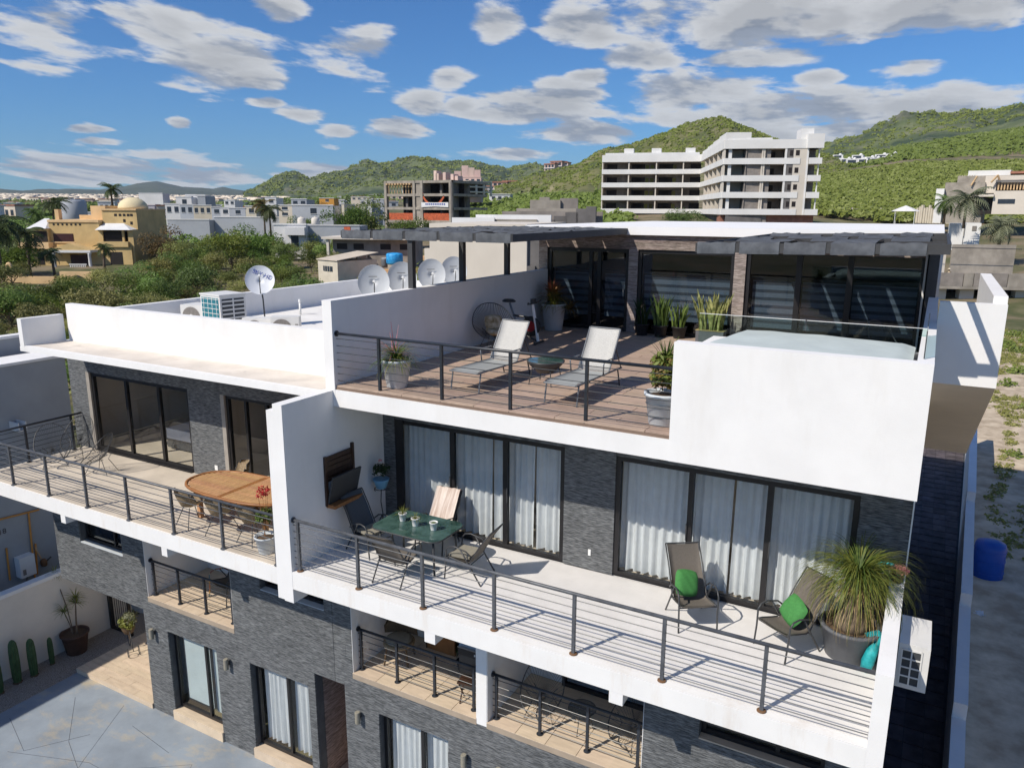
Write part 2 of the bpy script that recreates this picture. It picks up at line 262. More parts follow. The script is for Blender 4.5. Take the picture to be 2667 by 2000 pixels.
def mesh_np(name, V, F, m):
    me = bpy.data.meshes.new(name); V = np.asarray(V, np.float32); F = np.asarray(F, np.int32); k = F.shape[1]
    me.vertices.add(len(V)); me.vertices.foreach_set('co', V.ravel())
    me.loops.add(F.size); me.loops.foreach_set('vertex_index', F.ravel())
    me.polygons.add(len(F)); me.polygons.foreach_set('loop_start', np.arange(0, F.size, k, dtype=np.int32))
    me.update(calc_edges=True); me.validate(); me.materials.append(MAT[m]); return me
def tag(o, label=None, cat=None, group=None, kind=None):
    if label: o['label'] = label
    if cat: o['category'] = cat
    if group: o['group'] = group
    if kind: o['kind'] = kind
    return o
def thing(name, label, cat, loc=(0,0,0), rz=0, group=None, world=False):
    """empty at the base; world=True: parts are given in world coordinates"""
    o = bpy.data.objects.new(name, None); COL.objects.link(o); o.location = loc; o.rotation_euler = (0,0,rz); o.empty_display_size = 0.2
    if world: o['_b'] = tuple(loc)
    return tag(o, label, cat, group)
def copy_tree(o, parent=None):
    c = o.copy(); COL.objects.link(c)
    if parent is not None: c.parent = parent
    for ch in list(o.children): copy_tree(ch, c)
    return c
def dup(o, label, loc, rz=0, sc=None, group=None):
    c = copy_tree(o); c.location = loc; c.rotation_euler = (0,0,rz); c['label'] = label
    if sc is not None: c.scale = sc if isinstance(sc, (tuple, list)) else (sc, sc, sc)
    if group: c['group'] = group
    return c
def B(name, m, parent, *boxes):
    mb = MB()
    for b in boxes: mb.box(*b)
    return mb.build(name, m, parent)
def struct(o): o['kind'] = 'structure'; return o
def txt(name, s, m, parent, loc, rot, size, ext=0.002):
    c = bpy.data.curves.new(name, 'FONT'); c.body = s; c.size = size; c.extrude = ext; c.align_x = 'CENTER'; c.align_y = 'CENTER'
    o = bpy.data.objects.new(name, c); COL.objects.link(o); o.location = loc; o.rotation_euler = rot
    dg = bpy.context.evaluated_depsgraph_get(); me = bpy.data.meshes.new_from_object(o.evaluated_get(dg)); bpy.data.objects.remove(o)
    me.materials.clear(); me.materials.append(MAT[m]); r = bpy.data.objects.new(name, me); COL.objects.link(r); r.location = loc; r.rotation_euler = rot
    if parent is not None:
        r.parent = parent
        if '_b' in parent: r.matrix_parent_inverse = Matrix.Translation(-Vector(parent['_b']))
    return r
# ---------------------------------------------------------------- terrain (polar sheet round the camera, out to the horizon)
TU = [-900, 0, 600, 1000, 1330, 1650, 2050, 2350, 2667, 3500]
TD = [0, 22, 45, 70, 100, 150, 250, 400, 700, 1200, 2500, 6000, 16000]
TZ = [[-6.05,-6.05,-5.9,-5.4,-4.0,-3.0,-1.5,1,6,13,36,90,220],
      [-6.05,-6.05,-5.9,-5.6,-4.2,-3.0,-1.5,1,6,13,36,90,220],
      [-6.05,-6.05,-5.9,-5.4,-4.0,-2.2,-1.5,1,7,14,38,92,230],
      [-6.05,-6.05,-5.6,-4.5,-2.5,-0.5,1.5,6,15,25,45,100,240],
      [-6.05,-6.05,-5.4,-4.0,-1.5,1.0,4.5,11,22,36,60,120,260],
      [-6.05,-6.05,-5.4,-4.5,-2.0,2.0,8,17,32,50,80,140,280],
      [-6.05,-6.05,-5.4,-4.8,-2.5,3.5,9,20,40,70,100,160,300],
      [-6.05,-5.7,-5.3,-5.0,-4.6,0.5,8,27,56,100,140,200,330],
      [-6.05,-5.6,-5.2,-5.0,-4.6,0.5,8.5,27,66,110,150,220,350],
      [-6.05,-5.6,-5.2,-5.0,-4.6,0.5,8.5,27,66,110,150,220,350]]
TZ = np.array(TZ, float)
def terr(u, d):
    rows = [np.interp(d, TD, TZ[i]) for i in range(len(TU))]
    return float(np.interp(u, TU, rows))
AZ0 = {u: math.atan2(*ray(u, 548).xy) for u in range(-900, 3501, 20)}
_au = np.array(sorted(AZ0)); _aa = np.array([AZ0[u] for u in _au])
def u_of(x, y): return float(np.interp(math.atan2(x, y), _aa, _au))
def ground(x, y): return terr(u_of(x, y), math.hypot(x, y))
def gpt(u, d, dz=0.0):
    x, y = colxy(u, d); return Vector((x, y, terr(u, d)+dz))
from mathutils import noise as mno
azs = np.linspace(_aa[0]-0.5, _aa[-1]+0.9, 190)
ds = [6,10,14,18,22,27,33,40,47,55,62,70,80,90,100,112,125,138,150,170,190,215,250,290,340,400,470,560,700,850,1000,1200,1600,2000,2500,3500,4500,6000,9000,16000]
V = []; F = []
for i, a in enumerate(azs):
    u = float(np.interp(a, _aa, _au))
    for d in ds:
        x, y = math.sin(a)*d, math.cos(a)*d; z = terr(u, d)
        if d > 55: z += (mno.noise(Vector((x/40, y/40, 0)))*0.9)*min(1, (d-55)/40)+mno.noise(Vector((x/300, y/300, 2)))*min(6, d/200)
        V.append((x, y, z))
nd = len(ds)
for i in range(len(azs)-1):
    for j in range(nd-1): F.append((i*nd+j, i*nd+j+1, (i+1)*nd+j+1, (i+1)*nd+j))
# close the near field and the half plane behind the camera with a broad flat sheet
g = mat('ground', (0.30,0.235,0.145), 0.95, 0.3, 0.10, 0.5, 2.0, col2=(0.075,0.085,0.028), detail=12, th=(0.42,0.56), stain=(0.42,0.33,0.21), stain_amt=0.7, stain_scale=(0.05,0.05,0.05))
me = mesh_np('ground', V, F, 'ground'); o = obj('ground', me, None, smooth=True); struct(o)
MB().add([(-900,-900,-6.06),(900,-900,-6.06),(900,5,-6.06),(-900,5,-6.06)], [(0,1,2,3)]).build('ground', 'ground')['kind'] = 'structure'
MB().add([(-30,4.5,-6.065),(12,4.5,-6.065),(12,22,-6.065),(-30,22,-6.065)], [(0,1,2,3)]).build('ground', 'ground')['kind'] = 'structure'
# hills: each a ridge with its own distance; profile read off the photograph as directions
mat('hill_near', (0.10,0.125,0.04), 0.95, 0.3, 0.035, 0.9, 0.25, col2=(0.18,0.17,0.07), detail=14, th=(0.40,0.60), stain=(0.45,0.37,0.27), stain_amt=0.75, stain_scale=(0.055,0.055,0.055))
mat('hill_mid', (0.06,0.095,0.045), 0.95, 0.35, 0.012, 0.9, 0.06, col2=(0.12,0.145,0.06), detail=14, th=(0.42,0.60), stain=(0.36,0.31,0.24), stain_amt=0.55, stain_scale=(0.03,0.03,0.03))
mat('hill_far', (0.06,0.075,0.05), 0.95, 0.2, 0.004, 0.3, 0.02, detail=10)
def hill(name, prof, D, front, back, m, rough, zb=None):
    us = np.arange(prof[0][0], prof[-1][0]+1, 5.0); ys = np.interp(us, [p[0] for p in prof], [p[1] for p in prof])
    V = []; F = []; ts = np.concatenate([np.linspace(0,1,26), np.linspace(1.15,2,6)]); n = len(ts)
    for u, y in zip(us, ys):
        top = atd(u, y, D)
        for t in ts:
            if t <= 1:
                d = D-front+front*t; z0 = terr(u, d)-3; k = t*t*(3-2*t)*0.55+t*0.45; z = z0+(top.z-z0)*k
            else:
                d = D+back*(t-1); z = top.z+(terr(u, d)-8-top.z)*(t-1)
            x, yy = colxy(u, d)
            q = Vector((x/(D*0.05), yy/(D*0.05), 1.3)); w = 4*t*(1-t) if t < 1 else 0
            z += rough*(mno.fractal(q, 0.9, 2.1, 6)*(0.35+w)+abs(mno.noise(q*2.3))*w*0.6)*(0.25 if t >= .99 else 1.0)
            V.append((x, yy, z))
    for i in range(len(us)-1):
        for j in range(n-1): F.append((i*n+j, (i+1)*n+j, (i+1)*n+j+1, i*n+j+1))
    return struct(obj(name, mesh_np(name, V, F, m), None, smooth=True))
hill('hill', [(-600,520),(-300,505),(0,503),(60,501),(120,497),(200,494),(260,497),(330,489),(365,480),(400,475),(415,474),(440,480),(480,488),(560,493),(585,490),(610,496),(650,500),(720,505),(800,512)], 7000, 2600, 2500, 'hill_far', 14)
hill('hill', [(640,512),(665,503),(690,486),(720,466),(745,461),(770,462),(795,472),(812,476),(850,461),(900,452),(950,437),(1000,430),(1050,425),(1090,416),(1110,415),(1135,421),(1165,430),(1215,422),(1235,424),(1260,437),(1300,452),(1320,456),(1340,449),(1360,448),(1400,452),(1450,448),(1520,440),(1650,430)], 2600, 1300, 900, 'hill_mid', 22)
hill('hill', [(1290,505),(1330,492),(1400,470),(1440,452),(1500,432),(1550,410),(1600,395),(1640,385),(1680,368),(1720,352),(1760,335),(1800,325),(1840,320),(1860,318),(1890,326),(1930,345),(1975,362),(2040,385),(2120,415),(2200,450)], 640, 300, 400, 'hill_near', 5)
hill('hill', [(2050,440),(2130,412),(2170,405),(2210,392),(2240,385),(2270,372),(2300,362),(2340,350),(2360,345),(2400,347),(2450,345),(2520,340),(2580,338),(2620,330),(2667,320),(2800,300),(3000,290),(3400,300)], 1500, 850, 900, 'hill_mid', 12)
# ---------------------------------------------------------------- foliage builders (leaf sized faces)
def leaf_cloud(seed, blobs, n, ls, m, name='crown', flat=0.35):
    r = np.random.RandomState(seed); bl = np.array(blobs, float); w = bl[:,3]**2; w /= w.sum()
    k = r.choice(len(bl), n, p=w); c = bl[k,:3]; rad = bl[k,3]
    v = r.normal(size=(n,3)); v /= np.linalg.norm(v, axis=1)[:,None]; v[:,2] = np.where(v[:,2] < -0.4, -v[:,2]*0.5, v[:,2])
    p = c+v*(rad*(0.55+0.55*r.rand(n)**0.7))[:,None]*np.array([1,1,0.85])
    nrm = v*0.5+r.normal(size=(n,3))*0.5+np.array([-.2,-.35,.55]); nrm /= np.linalg.norm(nrm, axis=1)[:,None]
    t = np.cross(nrm, r.normal(size=(n,3))); t /= np.linalg.norm(t, axis=1)[:,None]; b = np.cross(nrm, t)
    s = ls*(0.6+0.8*r.rand(n))
    A = p-t*s[:,None]; C_ = p+t*s[:,None]; Bq = p+b*(s*flat)[:,None]; Dq = p-b*(s*flat)[:,None]
    V = np.stack([A,Bq,C_,Dq], 1).reshape(-1,3); F = np.arange(4*n).reshape(n,4)
    return mesh_np(name, V, F, m)
def limbs(seed, h, n, spread, r0):
    q = random.Random(seed); mb = MB(); mb.tube([(0,0,-0.3),(q.uniform(-.1,.1),q.uniform(-.1,.1),h*0.45)], [r0,r0*0.7], 6)
    for i in range(n):
        a = 2*math.pi*i/n+q.uniform(-.4,.4); s = spread*q.uniform(.6,1)
        mb.tube([(0,0,h*0.15),(math.cos(a)*s*.4,math.sin(a)*s*.4,h*.45),(math.cos(a)*s*.8,math.sin(a)*s*.8,h*q.uniform(.65,.95))], [r0*.6,r0*.4,r0*.12], 4)
    return mb
def blades(n, L0, w, el=(20,85), droop=0.5, seed=1, seg=5, base=0.03, tip=0.15, c=(0,0,0)):
    r = random.Random(seed); mb = MB()
    for i in range(n):
        a = r.uniform(0, 2*math.pi); e = R(r.uniform(*el)); l = L0*r.uniform(.7,1.1); dirh = Vector((math.cos(a), math.sin(a), 0)); side = Vector((-math.sin(a), math.cos(a), 0))
        p = Vector(c)+dirh*base*r.random(); ang = e; vs = []
        for k in range(seg+1):
            t = k/seg; ww = w*(0.55+1.2*t*(1-t))*(1-t*(1-tip))
            vs += [p-side*ww, p+side*ww]
            ang -= droop*(1.6/seg)*(0.4+t); p = p+(dirh*math.cos(ang)+Vector((0,0,math.sin(ang))))*(l/seg)
        mb.add(vs, [(2*k,2*k+1,2*k+3,2*k+2) for k in range(seg)])
    return mb
def frond(mb, base, a, e, l, w, n, droop=1.2, seed=0):
    """feather leaf: a rib with paired leaflets"""
    r = random.Random(seed); dirh = Vector((math.cos(a), math.sin(a), 0)); side = Vector((-math.sin(a), math.cos(a), 0)); p = Vector(base); ang = e; pts = []
    for k in range(n+1):
        pts.append(p.copy()); ang -= droop/n; p = p+(dirh*math.cos(ang)+Vector((0,0,math.sin(ang))))*(l/n)
    mb.tube(pts, [w*.05]*(n)+[w*.02], 3)
    for k in range(1, n+1):
        t = k/n; ll = w*(0.35+1.3*math.sin(math.pi*min(1,t*.9+.08)))*0.62
        for s in (-1, 1):
            d = (side*s+(pts[k]-pts[k-1]).normalized()*0.55+Vector((0,0,-0.25-r.random()*.25))).normalized(); q = pts[k]; wd = (pts[k]-pts[k-1]).normalized()*ll*0.09
            mb.add([q-wd, q+wd, q+d*ll], [(0,1,2)])
    return mb
# ---------------------------------------------------------------- building helpers
YA, YF, YG, YL, YP = 9.24, 10.54, 11.98, 10.65, 19.4
ZU, Z1, ZGR = 3.20, -2.80, -5.95
PC = {}
def cutrect(r, holes):
    out = [r]
    for (a, b, c, d) in holes:
        nx = []
        for (x0, x1, z0, z1) in out:
            if b <= x0 or a >= x1 or d <= z0 or c >= z1: nx.append((x0,x1,z0,z1)); continue
            if a > x0: nx.append((x0,a,z0,z1))
            if b < x1: nx.append((b,x1,z0,z1))
            xa, xb = max(a,x0), min(b,x1)
            if c > z0: nx.append((xa,xb,z0,c))
            if d < z1: nx.append((xa,xb,d,z1))
        out = nx
    return out
def panels(parent, name, m, y, rect, holes=(), pw=0.6, ph=0.3, gap=0.002, t=0.035, jit=0.004, face=-1, off=0.5):
    x0, x1, z0, z1 = rect; rng = random.Random(int(abs(x0*100)+abs(y*10))); n = 0; row = 0; z = z0
    while z < z1-0.01:
        zz = min(z+ph, z1); x = x0-(pw*off if row % 2 else 0)
        while x < x1-0.01:
            c = (max(x,x0), min(x+pw,x1), z, zz)
            for (a,b,e,f) in (cutrect(c, holes) if c[1]-c[0] > 0.02 else []):
                w, h = b-a-gap, f-e-gap
                if w < 0.03 or h < 0.03: continue
                k = (name, m, round(w,2), round(h,2), t)
                if k not in PC:
                    mb = MB().box(0,0,0,k[2],t,k[3]); me = bpy.data.meshes.new(name); me.from_pydata(mb.v, [], mb.f); me.materials.append(MAT[m]); PC[k] = me
                o = obj(name, PC[k], None, parent); o.location = (a, y-(t if face < 0 else 0)-rng.uniform(0,jit), e); n += 1
            x += pw
        z += ph; row += 1
    return n
def tiles(parent, name, m, z, rect, holes=(), pw=0.6, ph=0.6, gap=0.006, t=0.02, off=0.0, jit=0.0015):
    x0, x1, y0, y1 = rect; y = y0; row = 0; rng = random.Random(5)
    while y < y1-0.02:
        yy = min(y+ph, y1); x = x0-(pw*off*(row % 3) if off else 0)
        while x < x1-0.02:
            c = (max(x,x0), min(x+pw,x1), y, yy)
            for (a,b,e,f) in (cutrect(c, holes) if c[1]-c[0] > 0.02 else []):
                w, h = b-a-gap, f-e-gap
                if w < 0.03 or h < 0.03: continue
                k = (name, m, round(w,2), round(h,2), t)
                if k not in PC:
                    mb = MB().box(0,0,-t,k[2],k[3],0); me = bpy.data.meshes.new(name); me.from_pydata(mb.v, [], mb.f); me.materials.append(MAT[m]); PC[k] = me
                o = obj(name, PC[k], None, parent); o.location = (a, e, z-rng.uniform(0,jit))
            x += pw
        y += ph; row += 1
def glazing(parent, name, x0, x1, z0, z1, y, mull=(), fw=0.07, mw=0.06, dep=0.09, glass='glass', fm='frame_black', label=None):
    mb = MB(); mb.box(x0,y,z0,x0+fw,y+dep,z1); mb.box(x1-fw,y,z0,x1,y+dep,z1); mb.box(x0+fw,y+.002,z1-fw,x1-fw,y+dep-.002,z1); mb.box(x0+fw,y+.002,z0,x1-fw,y+dep-.002,z0+fw)
    w = mb.build(name, fm, parent)
    if label: w['label'] = label
    e = [x0+fw]+list(mull)+[x1-fw]
    for q in mull: B('mullion', fm, w, (q-mw/2,y+.004,z0+fw,q+mw/2,y+dep-.004,z1-fw))
    for i in range(len(e)-1):
        a = e[i]+(mw/2 if i else 0); b = e[i+1]-(mw/2 if i < len(e)-2 else 0)
        B('pane', glass, w, (a,y+.04,z0+fw,b,y+.048,z1-fw))
    return w
def curtain(label, x0, x1, z0, z1, y, seed, amp=0.045, wl=0.15, m='curtain', group='white sheer curtains of the terrace doors'):
    r = random.Random(seed); n = max(8, int((x1-x0)/0.02)); ph = r.uniform(0,6); V = []; F = []
    rows = 7
    for i in range(n+1):
        x = x0+(x1-x0)*i/n; p = (x/wl)*2*math.pi+ph+1.5*math.sin(x*3.1+ph)+0.8*math.sin(x*7.7)
        for j in range(rows):
            t = j/(rows-1); zz = z1+(z0-z1)*t
            V.append((x+0.012*math.sin(p*1.0)*t, y+amp*(0.55+0.5*t)*math.sin(p)+0.012*math.sin(p*2.3+t*3), zz+(0.012*math.sin(p*.5) if j == rows-1 else 0)))
    for i in range(n):
        for j in range(rows-1): F.append((i*rows+j, i*rows+j+1, (i+1)*rows+j+1, (i+1)*rows+j))
    o = obj('curtain', mesh_np('curtain', V, F, m), None, smooth=True); return tag(o, label, 'curtain', group)
def railing(label, p0, p1, posts, m='rail_black', h=0.97, nb=7, flange=None, pw=0.024, end=(True,False), group='horizontal bar railings'):
    """p0,p1: base line; posts: distances along it"""
    a, b = Vector(p0), Vector(p1); d = (b-a); Lg = d.length; d.normalize(); t = thing('railing', label, 'railing', tuple(a), 0, group, world=True)
    MB().tube([a+Vector((0,0,h)), b+Vector((0,0,h))], 0.027, 10).build('top_rail', m, t, True)
    for s in posts:
        p = a+d*s; q = d.cross(Vector((0,0,1)))
        mb = MB(); mb.box(-pw,-pw,0.004,pw,pw,h-0.015); o = mb.build('post', m, t); o.location = p; o.rotation_euler = (0,0,math.atan2(d.y,d.x))
        fl = MB().lathe([(0.062,0.0),(0.062,0.012),(0.035,0.022)], (0,0,0), 12).build('flange', flange or m, o, rel=False); fl.location = (0,0,0.002)
    for i in range(nb):
        z = 0.115+i*(h-0.21)/(nb-1)
        MB().tube([a+Vector((0,0,z)), b+Vector((0,0,z))], 0.0075, 6).build('bar', m, t)
    if end[0]:
        e = MB().tube([a+Vector((0,0,h))-d*0.005, a+Vector((0,0,h))+d*0.02], 0.055, 12).build('wall_cap', m, t)
    return t
# ---------------------------------------------------------------- right hand house
H = thing('terraced_house', 'white terraced house on the right with slate facade, two terraces and rooftop room', 'house', (-4.75,9.24,-5.95), world=True)
B('balcony_slab', 'stucco_fascia', H, (-9.6,YA,-0.34,-0.1,12.3,-0.022))
o = B('terrace_floor', 'tile_gap', H, (-9.6,9.30,-0.022,-0.1,YG,-0.012)); tiles(o, 'tile', 'terrace_tile', 0.0, (-9.595,-0.105,9.42,YG-0.03), pw=1.2, ph=0.9, gap=0.005, t=0.012)
B('curb', 'stucco_fascia', H, (-9.6,YA+.001,-0.022,-0.1,9.41,-0.002))
B('parapet', 'stucco', H, (-0.1,YA+.002,-0.342,0.1,12.3,1.03))
for x in (-6.7,-3.46): B('beam_end', 'stucco', H, (x,YA+.004,-0.53,x+0.21,YL-.05,-0.342))
B('dividing_wall', 'stucco', H, (-9.82,YA-.004,-0.62,-9.6,YF,3.105), (-9.98,YA-.002,-0.60,-9.822,YF,2.975), (-9.822,YF,-.34,-9.6,YG+.3,2.795))
# upper slab, rooftop terrace
B('upper_slab', 'stucco', H, (-9.6,YF,2.80,0.106,30.0,3.12))
o = B('roof_terrace_floor', 'wood_gap', H, (-9.55,YF+.03,3.12,-0.09,YP,3.165)); tiles(o, 'plank', 'wood_tile', ZU, (-9.545,-0.095,YF+.04,YP-.01), holes=[(-3.16,0,10.5,12.8)], pw=1.5, ph=0.25, gap=0.007, t=0.03, off=0.37)
B('front_wall', 'stucco', H, (-3.16,YF-.003,2.798,0.108,10.74,4.575))
B('side_wall', 'stucco', H, (-0.085,10.74,2.81,0.107,YP-.2,4.574))
B('left_parapet', 'stucco', H, (-9.77,YF-.004,2.80,-9.55,YP+.02,4.775))
B('pool_wall', 'stucco', H, (-3.16,10.74,3.12,-2.98,12.78,4.35), (-2.98,12.6,3.12,-0.085,12.78,4.35))
# pool cover, sagging sheet
V = []; F = []; nx, ny = 60, 44
for i in range(nx+1):
    for j in range(ny+1):
        u, v = i/nx, j/ny; x = -2.98+u*2.84; y = 10.75+v*2.15+0.10*math.sin(u*5)*v; sx_ = 0.35*max(0,(v-.25))*(1-u)**3
        z = 4.50+0.012*mno.noise(Vector((u*5,v*4,0)))+0.004*math.sin(u*23+v*9)*v-(0.14*max(0,(v-0.9)/.1)**2)-0.10*max(0,(0.06-u)/.06)-(0.05*max(0,(u-.94)/.06))+0.02*math.sin(u*math.pi)*math.sin(v*math.pi)
        V.append((x+sx_, y, z)); 
for i in range(nx):
    for j in range(ny): F.append((i*(ny+1)+j, (i+1)*(ny+1)+j, (i+1)*(ny+1)+j+1, i*(ny+1)+j+1))
tag(obj('pool_cover', mesh_np('pool_cover', V, F, 'cover'), None, smooth=True), 'pale grey green cover stretched over the raised rooftop pool', 'pool cover')
gf = thing('glass_fence', 'frameless glass fence along the rear of the covered rooftop pool', 'fence', (-1.7,12.95,3.2), world=True)
for (a,b) in ((-3.46,-1.75),(-1.73,-0.02)):
    p = B('glass_panel', 'glass_clear', gf, (a,12.94,3.25,b,12.952,4.69)); B('edge', 'white_paint', p, (a,12.939,4.69,b,12.953,4.698))
p = B('glass_panel', 'glass_clear', gf, (-0.02,10.9,4.58,-0.008,12.95,4.93)); B('edge', 'metal_dark', p, (-0.021,10.89,4.58,-0.007,10.9,4.93))
# penthouse
[B('pillar_core', 'slate_back', H, b_) for b_ in ((-9.80,YP+.04,3.12,-9.58,YP+.5,5.42), (-7.15,YP+.04,3.12,-6.92,YP+.3,5.42), (-4.39,YP+.04,3.12,-4.13,YP+.3,5.42))]
for (a,b) in ((-9.82,-9.56),(-7.16,-6.91),(-4.40,-4.12)): panels(H, 'stone_strip', 'pillar_stone', YP+.04, (a,b,3.2,5.40), pw=0.3, ph=0.11, gap=0.004, t=0.035, jit=0.012, off=0)
B('lintel', 'slate_back', H, (-9.8,YP+.05,5.41,-0.2,YP+.4,5.77)); panels(H, 'stone_slab', 'brown_stone', YP+.05, (-9.82,-0.2,5.40,5.77), pw=0.9, ph=0.0925, gap=0.004, t=0.045, jit=0.012)
B('penthouse_roof', 'roof_bright', H, (-10.2,YP-.12,5.775,0.06,30.2,5.985))
B('penthouse_wall', 'stucco', H, (-9.82,YP+.5,3.12,-9.6,30,5.78)); B('penthouse_wall', 'stucco', H, (-0.10,YP+.5,3.12,0.10,30,5.78))
o = B('end_wall', 'beam_grey', H, (-0.16,YP-.3,3.2,0.04,YP+.5,5.78)); B('end_jamb', 'white_paint', H, (-0.235,YP-.03,3.2,-0.195,YP+.01,5.5))  # the thin white strip stands for the window's pale right jamb
w1 = glazing(H, 'window', -9.56, -7.16, 3.2, 5.40, YP+.06, mull=(-8.27,-8.02), fw=0.10, mw=0.10, glass='glass_dark')
w2 = glazing(H, 'window', -6.91, -4.40, 3.2, 5.40, YP+.06, fw=0.09, glass='glass_dark')
w3 = glazing(H, 'window', -4.12, -0.20, 3.2, 5.48, YP+.06, mull=(-2.88,-1.75), fw=0.10, mw=0.13, glass='glass_dark')
B('door_handle', 'metal_grey', w1, (-7.31,YP+.02,4.15,-7.28,YP+.06,4.45))
for (lab, a, b) in (('zebra blind behind the left rooftop sliding door',-9.44,-8.33),('zebra blind behind the narrow rooftop door',-7.93,-7.27),('wide zebra blind behind the middle rooftop window',-6.8,-4.5),
                    ('zebra blind behind the left pane of the pergola window',-3.98,-2.96),('zebra blind behind the middle pane of the pergola window',-2.80,-1.83),('zebra blind behind the right pane of the pergola window',-1.67,-0.32)):
    t = thing('blind', lab, 'blind', ((a+b)/2,YP+.3,3.35), 0, 'zebra blinds of the rooftop room', world=True)
    top = 4.72; k = 0; z = 3.55
    B('cassette', 'frame_black', t, (a,YP+.26,top,b,YP+.36,top+.09))
    while z < top-.01:
        B('slat', 'blind_light' if k % 2 == 0 else 'blind_dark', t, (a,YP+.30,z,b,YP+.305,min(z+(0.115 if k % 2 == 0 else 0.075),top))); z += 0.115 if k % 2 == 0 else 0.075; k += 1
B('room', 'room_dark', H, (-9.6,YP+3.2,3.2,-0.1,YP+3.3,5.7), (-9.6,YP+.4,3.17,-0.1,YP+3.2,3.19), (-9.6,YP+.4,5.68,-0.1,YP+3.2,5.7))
# stair box on the side: lit wall with a sloping soffit behind it
B('stair_wall', 'stucco', H, (0.108,14.63,3.56,1.075,14.80,4.94), (0.87,14.82,3.56,1.075,20.2,5.06))
MB().add([(0.11,14.64,3.56),(1.07,14.64,3.56),(1.07,19.9,0.95),(0.11,19.9,0.95),(0.11,14.8,3.9),(1.07,14.8,3.9),(1.07,20.1,1.3),(0.11,20.1,1.3)],[(0,1,2,3),(7,6,5,4),(0,4,5,1),(1,5,6,2),(2,6,7,3),(3,7,4,0)]).build('stair_soffit', 'plaster_cream', H)
# pergolas with woven shade cloth
def pergola(label, x0, x1, y0, y1, zf, zdx, nX, nY, post, cx1=None):
    t = thing('pergola', label, 'pergola', ((x0+x1)/2,y0,ZU), 0, 'dark shade pergolas on the rooftop', world=True)
    zz = lambda x: zf+zdx*(x-x0)/(x1-x0)
    def bx(n, xa, xb, ya, yb, h=0.15, dz=0.0, m='beam_grey', par=None):
        return MB().add([(xa,ya,zz(xa)+dz),(xb,ya,zz(xb)+dz),(xb,yb,zz(xb)+dz),(xa,yb,zz(xa)+dz),(xa,ya,zz(xa)+h+dz),(xb,ya,zz(xb)+h+dz),(xb,yb,zz(xb)+h+dz),(xa,yb,zz(xa)+h+dz)],[(0,3,2,1),(4,5,6,7),(0,1,5,4),(1,2,6,5),(2,3,7,6),(3,0,4,7)]).build(n, m, par or t)
    bx('front_beam', x0,x1,y0,y0+.06); bx('side_beam', x0,x0+.05,y0+.06,y1); bx('side_beam', x1-.05,x1,y0+.06,y1); bx('rear_beam', x0+.05,x1-.05,y1-.06,y1-.001)
    ys = [y0+.06+(y1-y0-.12)*k/nY for k in range(1, nY)]
    for y in ys: bx('rafter', x0+.05,x1-.05,y-.025,y+.025, 0.12, 0.012)
    wS = ((cx1 or x1)-x0)/nX
    edges = [y0]+ys+[y1]
    for k in range(nX):
        xa, xb = x0+wS*k+0.035, x0+wS*(k+1)-0.035; pts = []
        # cloth band: hangs over the front beam, then passes over and under the rafters in turn
        pts += [(y0-.012,-0.02),(y0-.012,0.155)]
        for i, y in enumerate(edges):
            over = ((i+k) % 2 == 0)
            pts.append((y+(.03 if i == 0 else 0), 0.165 if (over or i == 0) else -0.01))
            if i < len(edges)-1:
                ym = (y+edges[i+1])/2; a_ = 0.165 if (over or i == 0) else -0.01; nxt = ((i+1+k) % 2 == 0); b_ = 0.165 if nxt else -0.01
                pts.append((ym, (a_+b_)/2+random.uniform(-.02,.035)))
        mb = MB(); r = random.Random(k); ns = 6; vs = []; fs = []
        for (y, dz) in pts:
            for s in range(ns+1):
                x = xa+(xb-xa)*s/ns; vs.append((x, y, zz(x)+dz+(0.012*math.sin(s*2.1+k+y*3) if dz > 0.02 and y > y0 else 0)))
        for i in range(len(pts)-1):
            for s in range(ns): fs.append((i*(ns+1)+s, i*(ns+1)+s+1, (i+1)*(ns+1)+s+1, (i+1)*(ns+1)+s))
        mb.add(vs, fs).build('cloth_band', 'fabric_shade', t, True)
    for (px_, py_, zb) in post: B('post', 'beam_grey', t, (px_-.06,py_-.06,zb,px_+.06,py_+.06,zz(px_)+.001))
    return t
pergola('long dark pergola of woven shade cloth over the left parapet', -11.45,-7.18,13.05,YP-.12,5.79,0.0,5,9,[(-9.64,13.15,4.776),(-9.64,15.12,4.776),(-9.64,17.24,4.776)])
pergola('dark pergola of woven shade cloth above the rooftop pool', -3.55,0.15,12.75,YP-.12,5.725,0.075,5,4,[],cx1=-0.12)
# terrace level facade
for (a,b,c,d) in ((-9.6,0.098,0,2.8),): panels(H, 'slate_panel', 'slate', YG+.03, (a,b,0.0,2.79), holes=[(-9.31,-5.49,-1,2.25),(-4.51,-0.61,-1,2.25)])
B('terrace_wall', 'slate_back', H, (-9.6,YG+.031,-.02,-9.31,YG+.25,2.8), (-5.49,YG+.031,-.02,-4.51,YG+.25,2.8), (-0.61,YG+.031,-.02,0.09,YG+.25,2.8), (-9.31,YG+.031,2.25,-5.49,YG+.25,2.8), (-4.51,YG+.031,2.25,-0.61,YG+.25,2.8))
wa = glazing(H, 'sliding_door', -9.31,-5.49,0.0,2.25,YG+.02, mull=(-7.94,-6.74), fw=0.09, mw=0.10); B('jamb', 'frame_black', wa, (-9.3,YG-.005,0.01,-9.10,YG+.02,2.24))
wb = glazing(H, 'sliding_door', -4.51,-0.61,0.0,2.25,YG+.02, mull=(-3.18,-1.91), fw=0.09, mw=0.09)
for w, xs in ((wa,(-7.99,-6.70)),(wb,(-3.23,-1.87))):
    for x in xs: B('handle', 'metal_dark', w, (x,YG-.005,0.95,x+.02,YG+.015,1.25))
